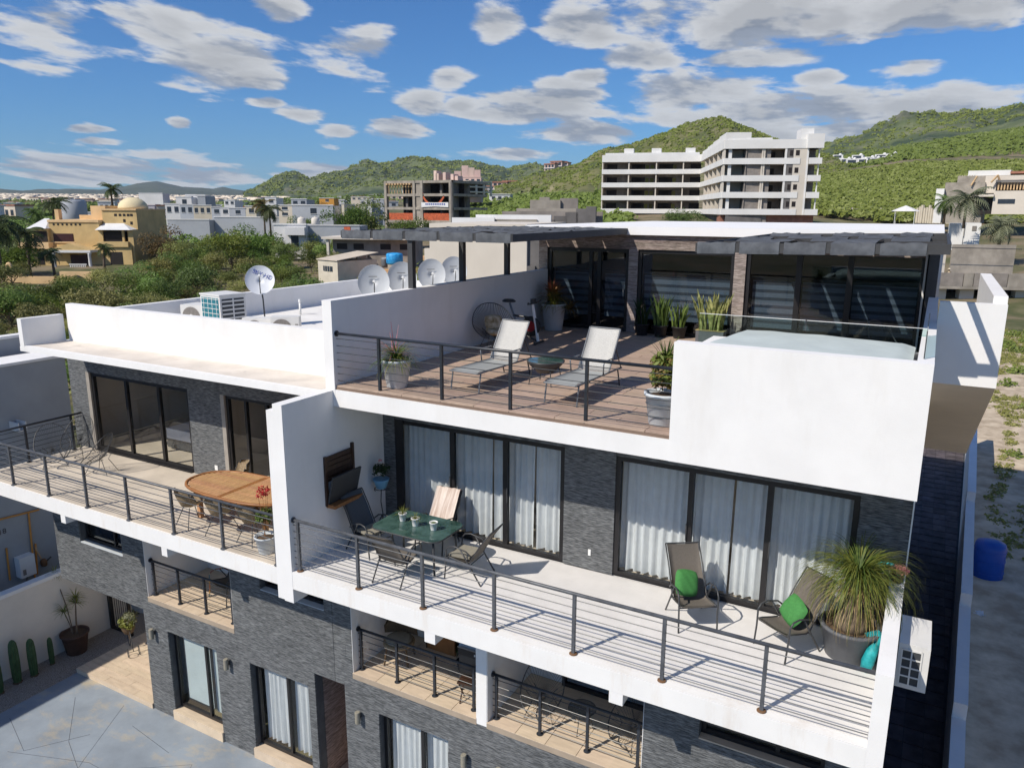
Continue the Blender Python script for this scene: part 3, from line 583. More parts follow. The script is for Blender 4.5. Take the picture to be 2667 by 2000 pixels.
for i, (lab, a, b) in enumerate((('left curtain of the door behind the glass table',-9.24,-7.6),('middle curtain of the door behind the glass table',-7.6,-7.12),('right hand part of middle curtain behind the striped chair',-7.08,-6.2),('right curtain of the door behind the glass table',-6.2,-5.54),
      ('left curtain of the door behind the green cushions',-4.46,-3.15),('middle left curtain of the door behind the green cushions',-3.15,-2.52),('middle right curtain of the door behind the green cushions',-2.48,-1.88),('right curtain of the door behind the green cushions',-1.88,-0.66))):
    curtain(lab, a, b, 0.06, 2.24, YG+.24, 30+i)
B('room', 'room_wall', H, (-9.3,YG+2.4,0,-0.5,YG+2.5,2.8), (-9.3,YG+.26,-.03,-0.5,YG+2.4,-.01), (-9.3,YG+.3,2.78,-.5,YG+2.4,2.795))
B('outlet', 'white_paint', H, (-4.98,YG-.022,0.28,-4.93,YG-.012,0.40))
B('corner_trim', 'white_paint', H, (0.085,YG-.04,1.03,0.105,YG+.03,2.79)); B('side_face', 'slate_back', H, (0.09,12.3,-5.95,0.1,30,2.8))
railing('long grey railing along the front of the white terrace', (-9.6,9.34,0), (-0.1,9.34,0), [0.11+1.353*i for i in range(8)], 'rail_grey', flange='rust')
railing('black railing along the front of the rooftop terrace', (-9.55,YF+.10,3.165), (-3.16,YF+.10,3.165), [0.98+1.345*i for i in range(4)], 'rail_black', h=1.0)
# lower storeys of the right house
HB = [(-9.5,-6.33,Z1-.02,-0.3),(-6.55,-3.36,Z1-.02,-0.3),(-2.46,-0.62,-1.69,-0.62),(-8.87,-7.2,-5.72,-3.52),(-10.57,-9.74,-7,-3.16),(-4.6,-2.9,-5.72,-3.52)]
panels(H, 'slate_panel', 'slate', YL, (-9.98,0.098,-5.95,-0.345), holes=HB, pw=0.62, ph=0.31)
core = cutrect((-9.74,0.09,-5.95,-0.35), HB); B('lower_wall', 'slate_back', H, *[(a,YL+.001,e,b,YL+.2,f) for (a,b,e,f) in core])
def recess(par, x0, x1, z0, z1, dep, wall='stucco', lab=None):
    B('recess_wall', wall, par, (x0-.1,YL+.202,z0-.1,x0,YL+dep,z1), (x1,YL+.202,z0-.1,x1+.1,YL+dep,z1), (x0-.1,YL+dep,z0-.1,x1+.1,YL+dep+.1,z1))
    B('reveal', wall, par, (x0,YL-.03,z0,x0+.012,YL+.24,z1)); B('reveal', wall, par, (x1-.012,YL-.03,z0,x1,YL+.24,z1))
    o = B('balcony_floor', 'beige_gap', par, (x0,YL-.045,z0-.13,x1,YL+dep,z0-.012)); tiles(o, 'tile', 'beige_tile', z0, (x0+.002,x1-.002,YL-.05,YL+dep-.02), pw=0.6, ph=0.3, gap=0.005, t=0.012)
recess(H, -9.5, -6.55, Z1, -0.34, 1.75); recess(H, -6.33, -3.36, Z1, -0.34, 1.75)
B('column', 'stucco', H, (-6.55,YL-.04,Z1-.1,-6.33,YL+.2,-0.34))
glazing(H, 'window', -8.6,-6.7,Z1,-0.6,YL+1.66, mull=(-7.6,), glass='glass_dark'); glazing(H, 'window', -5.6,-3.6,Z1,-0.6,YL+1.66, mull=(-4.6,), glass='glass_dark')
w = glazing(H, 'window', -2.46,-0.62,-1.66,-0.62,YL+.12, mull=(-1.3,), glass='glass_dark'); B('sill', 'beige_tile', w, (-2.46,YL-.03,-1.70,-0.62,YL+.118,-1.665))
for (a,b,mm) in ((-8.87,-7.2,-7.92),(-4.6,-2.9,-3.75)):
    w = glazing(H, 'glass_door', a,b,-5.68,-3.52,YL+.12, mull=(mm,), fw=0.08); B('sill', 'beige_tile', w, (a-.02,YL-.09,-5.95,b+.02,YL+.21,-5.70))
    curtain('pale curtain in the ground floor door under the %s lower balcony' % ('grill' if a < -8 else 'bucket chair'), a+.1,mm-.02,-5.6,-3.55,YL+.30,60, group='curtains of the ground floor doors'); curtain('half drawn white curtain right in the ground floor door under the %s lower balcony' % ('grill' if a < -8 else 'bucket chair'), mm+.02,b-.1,-5.6,-3.55,YL+.30,61, group='curtains of the ground floor doors')
panels(H, 'stone_slab', 'brown_stone', YL+1.6, (-10.57,-9.74,-5.9,-3.16), pw=0.6, ph=0.15)
B('passage_side', 'brown_stone', H, (-9.74,YL+.2,-5.95,-9.72,YL+1.7,-3.16), (-10.59,YL+.21,-5.95,-10.57,YL+1.7,-3.16)); B('passage_floor', 'beige_tile', H, (-10.57,YL,-5.949,-9.74,YL+1.6,-5.93)); B('passage_ceiling', 'stucco', H, (-10.57,YL+.2,-3.16,-9.74,YL+1.7,-3.1))
railing('black railing of the lower balcony with the wicker chair', (-9.48,10.80,Z1), (-6.57,10.80,Z1), [0.07,0.97,1.87,2.76], h=0.9, nb=6)
railing('black railing of the lower balcony with the bucket chairs', (-6.31,10.80,Z1), (-3.38,10.80,Z1), [0.08,0.98,1.90,2.82], h=0.9, nb=6)
# wall lamps
lamp0 = None
for (x, lab) in ((-15.78,'cylinder wall lamp left of the leftmost ground floor door'),(-13.18,'cylinder wall lamp between the two left ground floor doors'),(-9.34,'cylinder wall lamp right of the dark passage'),(-6.78,'cylinder wall lamp under the white column'),(-6.03,'cylinder wall lamp at the bottom below the bucket chairs')):
    if lamp0 is None:
        lamp0 = thing('wall_lamp', lab, 'lamp', (x,YL-.04,-3.72), 0, 'cylinder wall lamps on the slate facade')
        MB().lathe([(0.05,-0.13),(0.055,-0.12),(0.055,0.12),(0.05,0.13)], (0,-0.10,0), 12).build('lamp_body', 'cushion_seat', lamp0); B('bracket', 'metal_dark', lamp0, (-.03,-.06,-.04,.03,0.005,.04)); MB().lathe([(0.04,-0.135),(0.04,-0.131)], (0,-0.10,0), 10).build('lens', 'white_paint', lamp0)
    else: dup(lamp0, lab, (x,YL-.04,-3.72))
# ---------------------------------------------------------------- left hand house
G = thing('terraced_house', 'white terraced house on the left with slate facade and open beige terrace', 'house', (-14.8,9.24,-5.95), world=True)
B('balcony_slab', 'stucco_fascia', G, (-20.05,YA,-0.34,-9.982,12.3,-0.012)); B('terrace_floor', 'concrete_floor', G, (-20.0,YA+.05,-0.012,-9.984,YG+.03,0.0))
for x in (-16.68,-13.24): B('beam_end', 'stucco', G, (x,YA+.004,-0.53,x+0.17,YL-.05,-0.342))
LH = [(-19.55,-15.55,-1,2.14),(-14.40,-12.2,-1,2.14)]
panels(G, 'slate_panel', 'slate', YG+.03, (-20.3,-9.99,0.0,2.89), holes=LH)
B('terrace_wall', 'slate_back', G, *[(a,YG+.031,e,b,YG+.22,f) for (a,b,e,f) in cutrect((-20.3,-9.99,-.02,2.9), LH)])
ga = glazing(G, 'sliding_door', -19.42,-15.55,0.0,2.14,YG+.04, mull=(-18.0,-16.72), fw=0.10, mw=0.09); B('jamb', 'frame_alu', ga, (-19.56,YG-.01,0,-19.425,YG+.14,2.14)); B('track', 'frame_black', ga, (-19.4,YG-.06,0.001,-15.6,YG+.04,0.03))
gb = glazing(G, 'sliding_door', -14.28,-12.2,0.0,2.14,YG+.04, mull=(-13.65,-12.98), fw=0.08, mw=0.07); B('jamb', 'frame_alu', gb, (-14.41,YG-.01,0,-14.285,YG+.14,2.14))
B('room', 'room_wall', G, (-20.2,YG+3.6,0,-10,YG+3.7,2.9), (-20.3,YG+.22,0,-20.2,YG+3.6,2.9), (-20.2,YG+.23,2.86,-10,YG+3.6,2.9)); B('room_floor', 'room_floor', G, (-20.2,YG+.22,-.02,-10,YG+3.6,-0.005)); B('partition', 'room_wall', G, (-15.0,YG+.23,0,-14.9,YG+3.6,2.86))
B('outlet', 'white_paint', G, (-14.78,YG-.02,0.22,-14.68,YG-.01,0.34))
B('roof_slab', 'stucco', G, (-19.8,YF,2.905,-9.775,24,3.02)); B('roof_ledge', 'ledge', G, (-19.6,YF+.10,3.02,-9.775,11.6,3.045)); B('roof_deck', 'roof_white', G, (-19.27,11.78,3.02,-9.775,24,3.05))
B('roof_edge', 'stucco', G, (-19.6,YF+.001,3.02,-9.776,YF+.10,3.05))
B('roof_return', 'stucco', G, (-19.77,YF-.002,2.907,-19.6,11.6,3.72)); B('roof_upstand', 'stucco', G, (-19.45,11.6,3.02,-9.775,11.78,4.0)); B('roof_parapet', 'stucco', G, (-19.46,11.782,3.02,-19.27,23.8,3.77)); B('roof_parapet', 'stucco', G, (-19.27,23.6,3.02,-9.79,23.8,3.77))
for (x,y,r_) in ((-18.6,11.2,.16),(-12.6,11.0,.17)): MB().lathe([(r_,0),(r_*.7,.012)], (x,y,3.045), 9).build('drain', 'ledge', G)
LB = [(-15.9,-12.93,Z1-.02,-0.3),(-18.42,-16.72,-1.95,-0.95),(-12.02,-10.2,-1.62,-0.62),(-15.3,-13.6,-5.72,-3.56),(-12.52,-10.77,-5.72,-3.53),(-10.57,-9.0,-7,-3.16),(-19.6,-16.14,-7,-3.2)]
panels(G, 'slate_panel', 'slate', YL, (-19.5,-9.985,-5.95,-0.345), holes=LB, pw=0.62, ph=0.31)
B('lower_wall', 'slate_back', G, *[(a,YL+.001,e,b,YL+.2,f) for (a,b,e,f) in cutrect((-19.49,-9.99,-5.95,-0.35), LB)])
recess(G, -15.9, -12.93, Z1, -0.34, 1.75)
glazing(G, 'window', -14.0,-13.0,Z1,-0.6,YL+1.66, glass='glass_dark')
for (a,b,c,d,mm) in ((-18.42,-16.72,-1.92,-0.95,-17.25),(-12.02,-10.2,-1.6,-0.62,-11.1)):
    w = glazing(G, 'window', a,b,c,d,YL+.13, mull=(mm,), glass='glass_dark', fw=0.06); B('sill', 'pale_pot', w, (a,YL-.03,c-.04,b,YL+.128,c-.003)); B('box', 'slate_back', G, (a,YL+.5,c,b,YL+.52,d))
for (a,b,mm) in ((-15.3,-13.6,-14.2),(-12.52,-10.77,-11.55)):
    w = glazing(G, 'glass_door', a,b,-5.68,-3.55,YL+.12, mull=(mm,), fw=0.08); B('sill', 'beige_tile', w, (a-.02,YL-.09,-5.95,b+.02,YL+.21,-5.70))
t = thing('roller_blind', 'pale green roller blind filling the leftmost ground floor door', 'blind', (-14.4,YL+.3,-5.6), world=True); B('sheet', 'cover', t, (-15.15,YL+.28,-5.5,-14.25,YL+.285,-3.62)); B('sheet', 'cover', t, (-14.15,YL+.29,-5.55,-13.68,YL+.295,-3.62))
curtain('grey white curtain on the left of the second ground floor door', -12.4,-11.6,-5.6,-3.58,YL+.3,71, group='curtains of the ground floor doors'); curtain('bright white curtain on the right of the second ground floor door', -11.5,-10.86,-5.6,-3.58,YL+.3,72, group='curtains of the ground floor doors')
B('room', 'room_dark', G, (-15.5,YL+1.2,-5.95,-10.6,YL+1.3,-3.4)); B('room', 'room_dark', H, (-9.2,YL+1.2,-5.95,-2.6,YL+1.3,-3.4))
B('porch_soffit', 'stucco', G, (-19.48,YL+.2,-3.3,-16.14,13.8,-3.2)); B('porch_wall', 'stucco', G, (-16.14,YL+.2,-5.95,-15.95,13.8,-3.2)); B('porch_rear_wall', 'stucco', G, (-19.2,13.8,-5.95,-16.14,13.95,-0.35), (-19.5,YL+.2,-3.2,-19.4,13.8,-.35))
railing('grey railing along the front of the left beige terrace', (-19.93,9.31,0), (-9.99,9.31,0), [1.38+1.42*i for i in range(7)], 'rail_grey', end=(False,False))
railing('black side railing at the left end of the beige terrace', (-19.93,9.40,0), (-19.93,11.95,0), [0.05,1.05,2.25], 'rail_black', end=(False,False))
railing('black railing of the lower balcony with the painted chair', (-15.88,10.76,Z1), (-12.95,10.76,Z1), [0.08,0.97,1.88,2.77], h=0.9, nb=6)
# ---------------------------------------------------------------- furniture builders (local coordinates, sitter faces -Y)
def arc(c, r, a0, a1, n, plane='xz'):
    out = []
    for i in range(n+1):
        a = R(a0+(a1-a0)*i/n); p, q = r*math.cos(a), r*math.sin(a)
        out.append((c[0]+p, c[1], c[2]+q) if plane == 'xz' else (c[0], c[1]+p, c[2]+q))
    return out
def sheet(rows, t=0.012):
    """cloth between rows of points (list of lists) with thickness"""
    m = len(rows); n = len(rows[0]); vs = [tuple(p) for r in rows for p in r]; fs = [(i*n+j, i*n+j+1, (i+1)*n+j+1, (i+1)*n+j) for i in range(m-1) for j in range(n-1)]
    k = len(vs); vs2 = [(x,y,z-t) for x,y,z in vs]; fs2 = [tuple(k+q for q in reversed(f)) for f in fs]
    edge = [j for j in range(n)]+[(i+1)*n-1 for i in range(1,m)]+[(m-1)*n+j for j in range(n-2,-1,-1)]+[i*n for i in range(m-2,0,-1)]
    side = [(edge[i], edge[(i+1)%len(edge)], k+edge[(i+1)%len(edge)], k+edge[i]) for i in range(len(edge))]
    return MB().add(vs+vs2, fs+fs2+side)
def sling_chair(name, label, loc, rz, m='sling_taupe', wide=0.56, back=1.0, recl=0.34, group=None, fm='metal_dark', extra=None):
    t = thing(name, label, 'chair', loc, rz, group); w = wide/2
    prof = [(-0.27,0.43),(-0.20,0.425),(-0.02,0.385),(0.12,0.36),(0.19,0.385),(0.25,0.50),(0.25+recl*.45,0.50+(back-.5)*.5),(0.25+recl,back)]
    rows = [[(-w+.03+(2*w-.06)*j/6, y, z-0.018*math.sin(math.pi*j/6)) for j in range(7)] for (y,z) in prof]
    sheet(rows).build('sling', m, t, True)
    for s in (-1,1):
        x = s*w
        MB().tube([(x*.97,y,z) for (y,z) in prof], 0.012, 6).build('side_rail', fm, t, True)
        MB().tube([(x*1.06,-0.30,0.0),(x*1.06,-0.27,0.30),(x*1.08,-0.26,0.56),(x*1.08,-0.20,0.635),(x*1.08,-0.08,0.655),(x*1.08,0.14,0.60),(x*1.05,0.26,0.50)], 0.014, 6).build('armrest', fm, t, True)
        MB().tube([(x*1.05,0.02,0.62),(x*1.04,0.16,0.40),(x*1.04,0.42,0.0)], 0.014, 6).build('rear_leg', fm, t, True)
    MB().tube([(-w*1.04,-0.24,0.39),(w*1.04,-0.24,0.39)], 0.011, 6).build('stretcher', fm, t); MB().tube([(-w*1.04,0.2,0.34),(w*1.04,0.2,0.34)], 0.011, 6).build('stretcher', fm, t); MB().tube([(-w*.97,0.25+recl,back),(w*.97,0.25+recl,back)], 0.012, 6).build('head_rail', fm, t)
    return t
def pillow(name, label, loc, rot, m, sx_=0.42, sz_=0.42, th=0.15, group=None, parent=None):
    mb = MB(); n = 14; vs = []; fs = []
    for side in (1,-1):
        b = len(vs)
        for i in range(n+1):
            for j in range(n+1):
                u, v = 2*i/n-1, 2*j/n-1; d = max(0,(1-u**4))**.6*max(0,(1-v**4))**.6; pin = 1-0.10*(u*u*v*v)
                vs.append((u*sx_/2*(1-.05*v*v)*pin, side*th/2*d+0.004*math.sin(u*9+v*7), v*sz_/2*(1-.05*u*u)*pin))
        for i in range(n):
            for j in range(n):
                q = (b+i*(n+1)+j, b+(i+1)*(n+1)+j, b+(i+1)*(n+1)+j+1, b+i*(n+1)+j+1); fs.append(q if side < 0 else tuple(reversed(q)))
    o = mb.add(vs, fs).build(name, m, parent, True); o.location = loc; o.rotation_euler = rot
    if parent is None: tag(o, label, 'cushion', group)
    return o
def acapulco(label, loc, rz, group='string bucket chairs', m='metal_dark', strings=46, name='bucket_chair', wide=0.40):
    t = thing(name, label, 'chair', loc, rz, group)
    ring = []
    for i in range(40):
        a = 2*math.pi*i/40; v = math.sin(a); u = math.cos(a)
        L_ = 0.56*v+0.06*math.cos(2*a); y = L_*math.cos(R(48)); z = L_*math.sin(R(48)); ww = wide*u*(1.0+0.18*(-v))
        ring.append(Vector((ww, y-0.02, 0.66+z-0.10*abs(u)*(1-abs(v)))))
    MB().tube(ring, 0.011, 6, closed=True).build('ring', m, t, True)
    c = Vector((0, 0.02, 0.33)); mb = MB()
    for k in range(strings):
        a = 2*math.pi*k/strings; i = a/(2*math.pi)*40; p = ring[int(i) % 40].lerp(ring[(int(i)+1) % 40], i-int(i)); mid = p.lerp(c, 0.55)+Vector((0,0.05*math.sin(a),-0.055))
        e = c+(p-c).normalized()*0.05; mb.tube([p, mid, e], 0.0032 if name != 'egg_chair' else .007, 3, cap=False)
    s = mb.build('string', m, t); s['kind'] = 'stuff'
    MB().tube([c+Vector((0.05*math.cos(a),0.05*math.sin(a),0)) for a in [i*math.pi/6 for i in range(12)]], 0.006, 5, closed=True).build('hub', m, t)
    for (x,y) in ((-.28,-.26),(.28,-.26),(-.22,.30),(.22,.30)): MB().tube([(x,y,0.006),(x*.55,y*.45,0.34),(x*1.05,y*.5+.02,0.47)], 0.008, 5).build('leg', m, t)
    MB().tube([(-.28,-.26,.008),(0,-.2,.05),(.28,-.26,.008)], 0.006, 5).build('brace', m, t)
    return t
def pot(t, r0, r1, h, m, rim=0.03, n=22, ribs=False):
    MB().lathe([(r0*.96,0.0),(r0,0.01),(r1*.97,h-rim),(r1*1.06,h-rim+.004),(r1*1.06,h),(r1*.93,h),(r1*.9,h-.06)], (0,0,0), n, open_top=False).build('pot', m, t, True)
    MB().lathe([(r1*.90,h-.058),(r1*.3,h-.03)], (0,0,0), n).build('soil', 'soil', t)
def leaves(t, name, mb, m, loc=(0,0,0)): o = mb.build(name, m, t); o.location = loc; return o
# --- white terrace: glass dining table and its chairs
T = thing('dining_table', 'green glass dining table with rounded corners on the white terrace', 'table', (-7.86,10.71,0))
poly = []
for (cx,cy,a0) in ((.55,.30,0),(-.55,.30,90),(-.55,-.30,180),(.55,-.30,270)):
    for k in range(7): a = R(a0+15*k); poly.append((cx+.20*math.cos(a), cy+.20*math.sin(a)))
MB().prism(poly, 0.712, 0.722).build('glass_top', 'green_glass', T)
MB().tube([(x*1.0,y*1.0,.705) for x,y in poly], 0.014, 6, closed=True).build('rim', 'metal_dark', T, True)
for (x,y) in ((-.6,-.36),(.6,-.36),(-.6,.36),(.6,.36)): MB().tube([(x*1.03,y*1.03,0),(x*.97,y*.97,.70)], 0.02, 8).build('leg', 'metal_dark', T, True)
for k, (x,y) in enumerate(((-8.22,10.74),(-7.88,10.67),(-7.48,10.68))):
    t = thing('potted_plant', ('small white pot with a spiky aloe at the left of the glass table','small white pot with a bushy succulent in the middle of the glass table','small white pot with low moss at the right of the glass table')[k], 'plant', (x,y,0.722), 0, 'white pots on the glass table')
    pot(t, 0.055,0.075,0.155,'white_pot',0.02)
    if k < 2: leaves(t, 'foliage', blades(46, 0.19 if k == 0 else .15, 0.007, (5,88), 0.35 if k == 0 else .7, 3+k), 'leaf_lime', (0,0,.14))
    else: MB().lathe([(0.062,.135),(0.03,.15)], (0,0,0), 12).build('moss', 'leaf_green', t)
gs = 'sling chairs round the glass table'
c = sling_chair('patio_chair', 'taupe sling chair at the right end of the glass table', (-6.78,10.70,0), R(-86), 'sling_taupe', group=gs); B('seat_cushion', 'cushion_seat', c, (-.22,-.24,.415,.22,.16,.46))
sling_chair('patio_chair', 'taupe sling chair with its back to the terrace railing', (-7.80,10.05,0), R(183), 'sling_taupe', group=gs)
c = sling_chair('patio_chair', 'tall blue black sling chair under the wall cabinet', (-8.92,10.66,0), R(78), 'sling_dark', back=1.05, group=gs); B('seat_cushion', 'cushion_seat', c, (-.22,-.24,.415,.22,.16,.46))
c = sling_chair('patio_chair', 'sling chair behind the glass table covered by a striped towel', (-7.92,11.38,0), R(5), 'sling_taupe', group=gs)
tw = sheet([[(-.26+.52*j/10, y-.03, z+.014+0.008*math.sin(j*1.9)) for j in range(11)] for (y,z) in ((-.27,.445),(0,.42),(.18,.41),(.235,.52),(.40,.77),(.56,1.01),(.62,1.0),(.57,.80),(.52,.66))], 0.015).build('towel', 'towel', None, True)
tw.location = (-7.92,11.38,0.02); tw.rotation_euler = (0,0,R(5)); tag(tw, 'pink and cream striped towel draped over a terrace chair', 'towel')
# --- lounge pair with green cushions
g2 = 'taupe lounge chairs with green cushions'
sling_chair('lounge_chair', 'taupe lounge chair nearer the black window mullion', (-2.80,11.08,0), R(34), 'sling_taupe', wide=.58, back=1.06, recl=.42, group=g2)
sling_chair('lounge_chair', 'taupe lounge chair next to the big ponytail palm', (-1.38,11.02,0), R(-34), 'sling_taupe', wide=.58, back=1.06, recl=.42, group=g2)
pillow('cushion', 'green cushion leaning in the lounge chair nearer the window mullion', (-2.93,11.13,.63), (R(-28),R(14),R(44)), 'cushion_green', group='green cushions')
pillow('cushion', 'green cushion leaning in the lounge chair next to the palm', (-1.30,11.08,.62), (R(-26),R(18),R(-46)), 'cushion_green', group='green cushions')
# --- wall cabinet and plant stand
t = thing('wall_cabinet', 'dark wooden fold down wall bar on the white dividing wall', 'cabinet', (-9.6,10.6,0.9), world=True)
B('frame', 'wood_dark', t, (-9.598,10.18,.93,-9.55,10.24,1.90)); B('frame', 'wood_dark', t, (-9.598,10.94,.93,-9.55,11.0,1.98))
for k in range(5): B('slat', 'wood_dark', t, (-9.597,10.25,1.40+k*.10,-9.565,10.93,1.485+k*.10))
MB().add([(-9.56,10.2,1.0),(-9.56,11.0,1.0),(-9.42,11.0,1.52),(-9.42,10.2,1.52),(-9.53,10.2,.97),(-9.53,11.0,.97),(-9.385,11.0,1.51),(-9.385,10.2,1.51)],[(0,3,2,1),(4,5,6,7),(0,1,5,4),(2,3,7,6),(1,2,6,5),(3,0,4,7)]).build('flap', 'metal_dark', t)
B('shelf', 'wood_mid', t, (-9.597,10.2,.90,-9.38,11.0,.965))
t = thing('plant_stand', 'tall black wrought iron plant stand in the terrace corner', 'plant stand', (-9.36,11.55,0))
MB().tube([(0,0,0),(.02,0,.35),(-.02,0,.6),(0,0,.88)], .011, 6).build('stem', 'metal_dark', t, True)
for a in (0,120,240): MB().tube([(0,0,.30),(math.cos(R(a))*.10,math.sin(R(a))*.10,.12),(math.cos(R(a))*.19,math.sin(R(a))*.19,0)], .009, 5).build('foot', 'metal_dark', t, True)
MB().tube([(math.cos(R(k*30))*.13,math.sin(R(k*30))*.13,.89) for k in range(12)], .009, 5, closed=True).build('ring', 'metal_dark', t); MB().tube([(-.13,0,.89),(-.17,0,.87),(-.18,0,.82),(-.15,0,.80)], .008, 5).build('scroll', 'metal_dark', t); B('plate', 'metal_dark', t, (-.12,-.012,.883,.12,.012,.893))
t = thing('potted_plant', 'dark leafy plant in a pale blue bowl on the iron stand', 'plant', (-9.36,11.55,.896)); MB().lathe([(.09,0),(.10,.01),(.16,.17),(.175,.20),(.16,.20)], (0,0,0), 20).build('bowl', 'blue_pot', t, True)
o = obj('foliage', leaf_cloud(5, [(0,0,.33,.14),(.07,.03,.42,.11),(-.07,0,.40,.11)], 420, .035, 'leaf_dark'), None, t); o = obj('flower', leaf_cloud(6, [(0.0,0,.58,.035)], 40, .02, 'flower_pink'), None, t)
# --- ponytail palm and ornaments at the right end
t = thing('ponytail_palm', 'big potted ponytail palm at the right end of the terrace', 'plant', (-0.52,11.34,0)); pot(t, .33,.41,.50,'grey_pot',.05,28)
MB().lathe([(.26,.44),(.24,.56),(.15,.68),(.09,.85),(.075,1.15)], (0,0,0), 14).build('trunk', 'bark', t, True)
leaves(t, 'foliage', blades(430, 1.18, .0085, (5,80), 1.75, 11, 8), 'leaf_lime', (0.02,0,1.22)); leaves(t, 'foliage', blades(160, .95, .009, (20,85), 1.6, 12, 8), 'leaf_green', (0.02,0,1.26)); leaves(t, 'dry_foliage', blades(120, 1.0, .008, (-25,20), 1.5, 13, 8), 'leaf_straw', (0.02,0,1.08))
t = thing('potted_plant', 'ball of pink flowers in a pot on the terrace end wall', 'plant', (0.0,11.92,1.03)); pot(t, .06,.085,.14,'terracotta',.02); obj('flower', leaf_cloud(8, [(0,0,.21,.12),(.05,0,.2,.09)], 520, .022, 'flower_pink'), None, t); obj('foliage', leaf_cloud(9, [(0,0,.16,.07)], 90, .03, 'leaf_green'), None, t)
t = thing('ornament', 'turquoise fish tail ornament beside the ponytail palm pot', 'ornament', (-0.26,10.98,0)); MB().tube([(0,0,.02),(.02,.02,.15),(.06,.06,.30),(.10,.10,.40)], [.07,.09,.08,.05], 10).build('body', 'turquoise', t, True)
sheet([[(.10+.16*(j/6-.5)*(1+i*.5),.10+.05*i,.38+.10*i-.03*abs(j-3)) for j in range(7)] for i in range(3)], .015).build('fin', 'turquoise', t, True)
t = thing('wreath', 'turquoise beaded arc hung between the palm and the pink flowers', 'ornament', (-0.14,11.9,1.03)); MB().tube(arc((0,0,.12),.16,-20,150,10), .03, 8).build('arc', 'turquoise', t, True); MB().tube([(0.02,0,.0),(0.0,0,.12)], .012, 6).build('stem', 'metal_dark', t)
# --- rooftop loungers
def chaise(label, loc, rz=0):
    t = thing('sun_lounger', label, 'lounger', loc, rz, 'grey sling sun loungers on the rooftop'); w = .29
    sheet([[(-w+2*w*j/4,y,z-.012*math.sin(math.pi*j/4)) for j in range(5)] for (y,z) in ((-.98,.36),(-.93,.385),(-.5,.37),(0,.36),(.32,.36))]).build('seat_sling', 'sling_grey', t, True)
    sheet([[(-w+2*w*j/4,y,z-.012*math.sin(math.pi*j/4)) for j in range(5)] for (y,z) in ((.33,.375),(.45,.55),(.66,.86),(.76,1.05),(.79,1.075))]).build('back_sling', 'mesh_white', t, True)
    for s in (-1,1):
        x = s*(w+.015); MB().tube([(x,-1.0,.355),(x,-.5,.36),(x,.9,.35)], .016, 6).build('side_rail', 'metal_grey', t); MB().tube([(x,.33,.37),(x,.79,1.08)], .014, 6).build('back_rail', 'metal_grey', t)
        MB().tube([(x,-.90,.35),(x,-.97,0)], .014, 6).build('leg', 'metal_grey', t); MB().tube([(x,.72,.35),(x,.84,0)], .014, 6).build('leg', 'metal_dark', t)
        MB().tube([(x*1.04,.05,.36),(x*1.08,.03,.56),(x*1.08,.08,.60),(x*1.08,.40,.60),(x*1.04,.46,.55)], .013, 6).build('armrest', 'metal_grey', t, True); MB().tube([(x,.60,.75),(x,.88,.34)], .011, 5).build('strut', 'metal_dark', t)
    MB().tube([(-w,-1.0,.355),(w,-1.0,.355)], .015, 6).build('foot_rail', 'metal_grey', t); MB().tube([(-w,.79,1.08),(w,.79,1.08)], .013, 6).build('head_rail', 'metal_grey', t); MB().tube([(-w,.84,.05),(w,.84,.05)], .011, 5).build('stretcher', 'metal_dark', t)
    return t
chaise('grey sun lounger on the left, in front of the wire egg chair', (-7.17,12.33,ZU), R(-3)); chaise('grey sun lounger on the right, right of the round table', (-5.27,12.31,ZU), R(-2))
t = thing('side_table', 'low round metal bowl table between the sun loungers', 'table', (-6.24,12.66,ZU)); MB().lathe([(.05,.20),(.16,.22),(.28,.34),(.36,.43),(.36,.45),(.34,.45)], (0,0,0), 26).build('bowl', 'metal_dark', t, True); MB().lathe([(.338,.448),(.33,.452)], (0,0,0), 26).build('top', 'green_glass', t)
for a in (45,135,225,315): MB().tube([(math.cos(R(a))*.26,math.sin(R(a))*.26,.33),(math.cos(R(a))*.33,math.sin(R(a))*.33,0)], .01, 5).build('leg', 'metal_dark', t)
# --- egg chair, exercise bike, planters on the rooftop
e = acapulco('wide wire egg chair with gold cushions against the left parapet', (-9.03,15.5,ZU), R(52), m='metal_dark', strings=60, name='egg_chair', wide=.52, group=None)
pillow('cushion', 'gold and ivory patterned cushion in the wire egg chair', (-8.98,15.44,ZU+.60), (R(-30),0,R(52)), 'cushion_gold', .46,.42,.18); pillow('cushion', 'gold cushion lying on the seat of the egg chair', (-8.86,15.34,ZU+.43), (R(-80),0,R(52)), 'cushion_gold', .46,.42,.14)
t = thing('exercise_bike', 'black and silver exercise bike behind the left sun lounger', 'exercise bike', (-8.75,16.5,ZU))
for x in (-.48,.42): MB().tube([(x,-.24,.04),(x,.24,.04)], .03, 8).build('foot_bar', 'metal_dark', t)
MB().tube([(-.48,0,.05),(-.05,0,.22),(.42,0,.05)], .03, 8).build('base_frame', 'metal_dark', t); MB().tube([(-.10,0,.20),(-.40,0,.96)], .026, 8).build('seat_post', 'metal_grey', t); MB().tube([(.40,0,.06),(.24,0,.96)], .04, 8).build('front_post', 'white_paint', t); MB().tube([(-.30,0,.66),(.30,0,.62)], .028, 8).build('top_tube', 'metal_dark', t)
MB().lathe([(.24,-.03),(.25,-.02),(.25,.02),(.24,.03)], (0,0,0), 26).xform(Matrix.Translation((.20,0,.42)) @ Matrix.Rotation(R(90),4,'X')).build('flywheel', 'black_pot', t, True); MB().lathe([(.13,-.036),(.13,.036)], (0,0,0), 20).xform(Matrix.Translation((.20,0,.42)) @ Matrix.Rotation(R(90),4,'X')).build('flywheel_cover', 'flower_red', t)
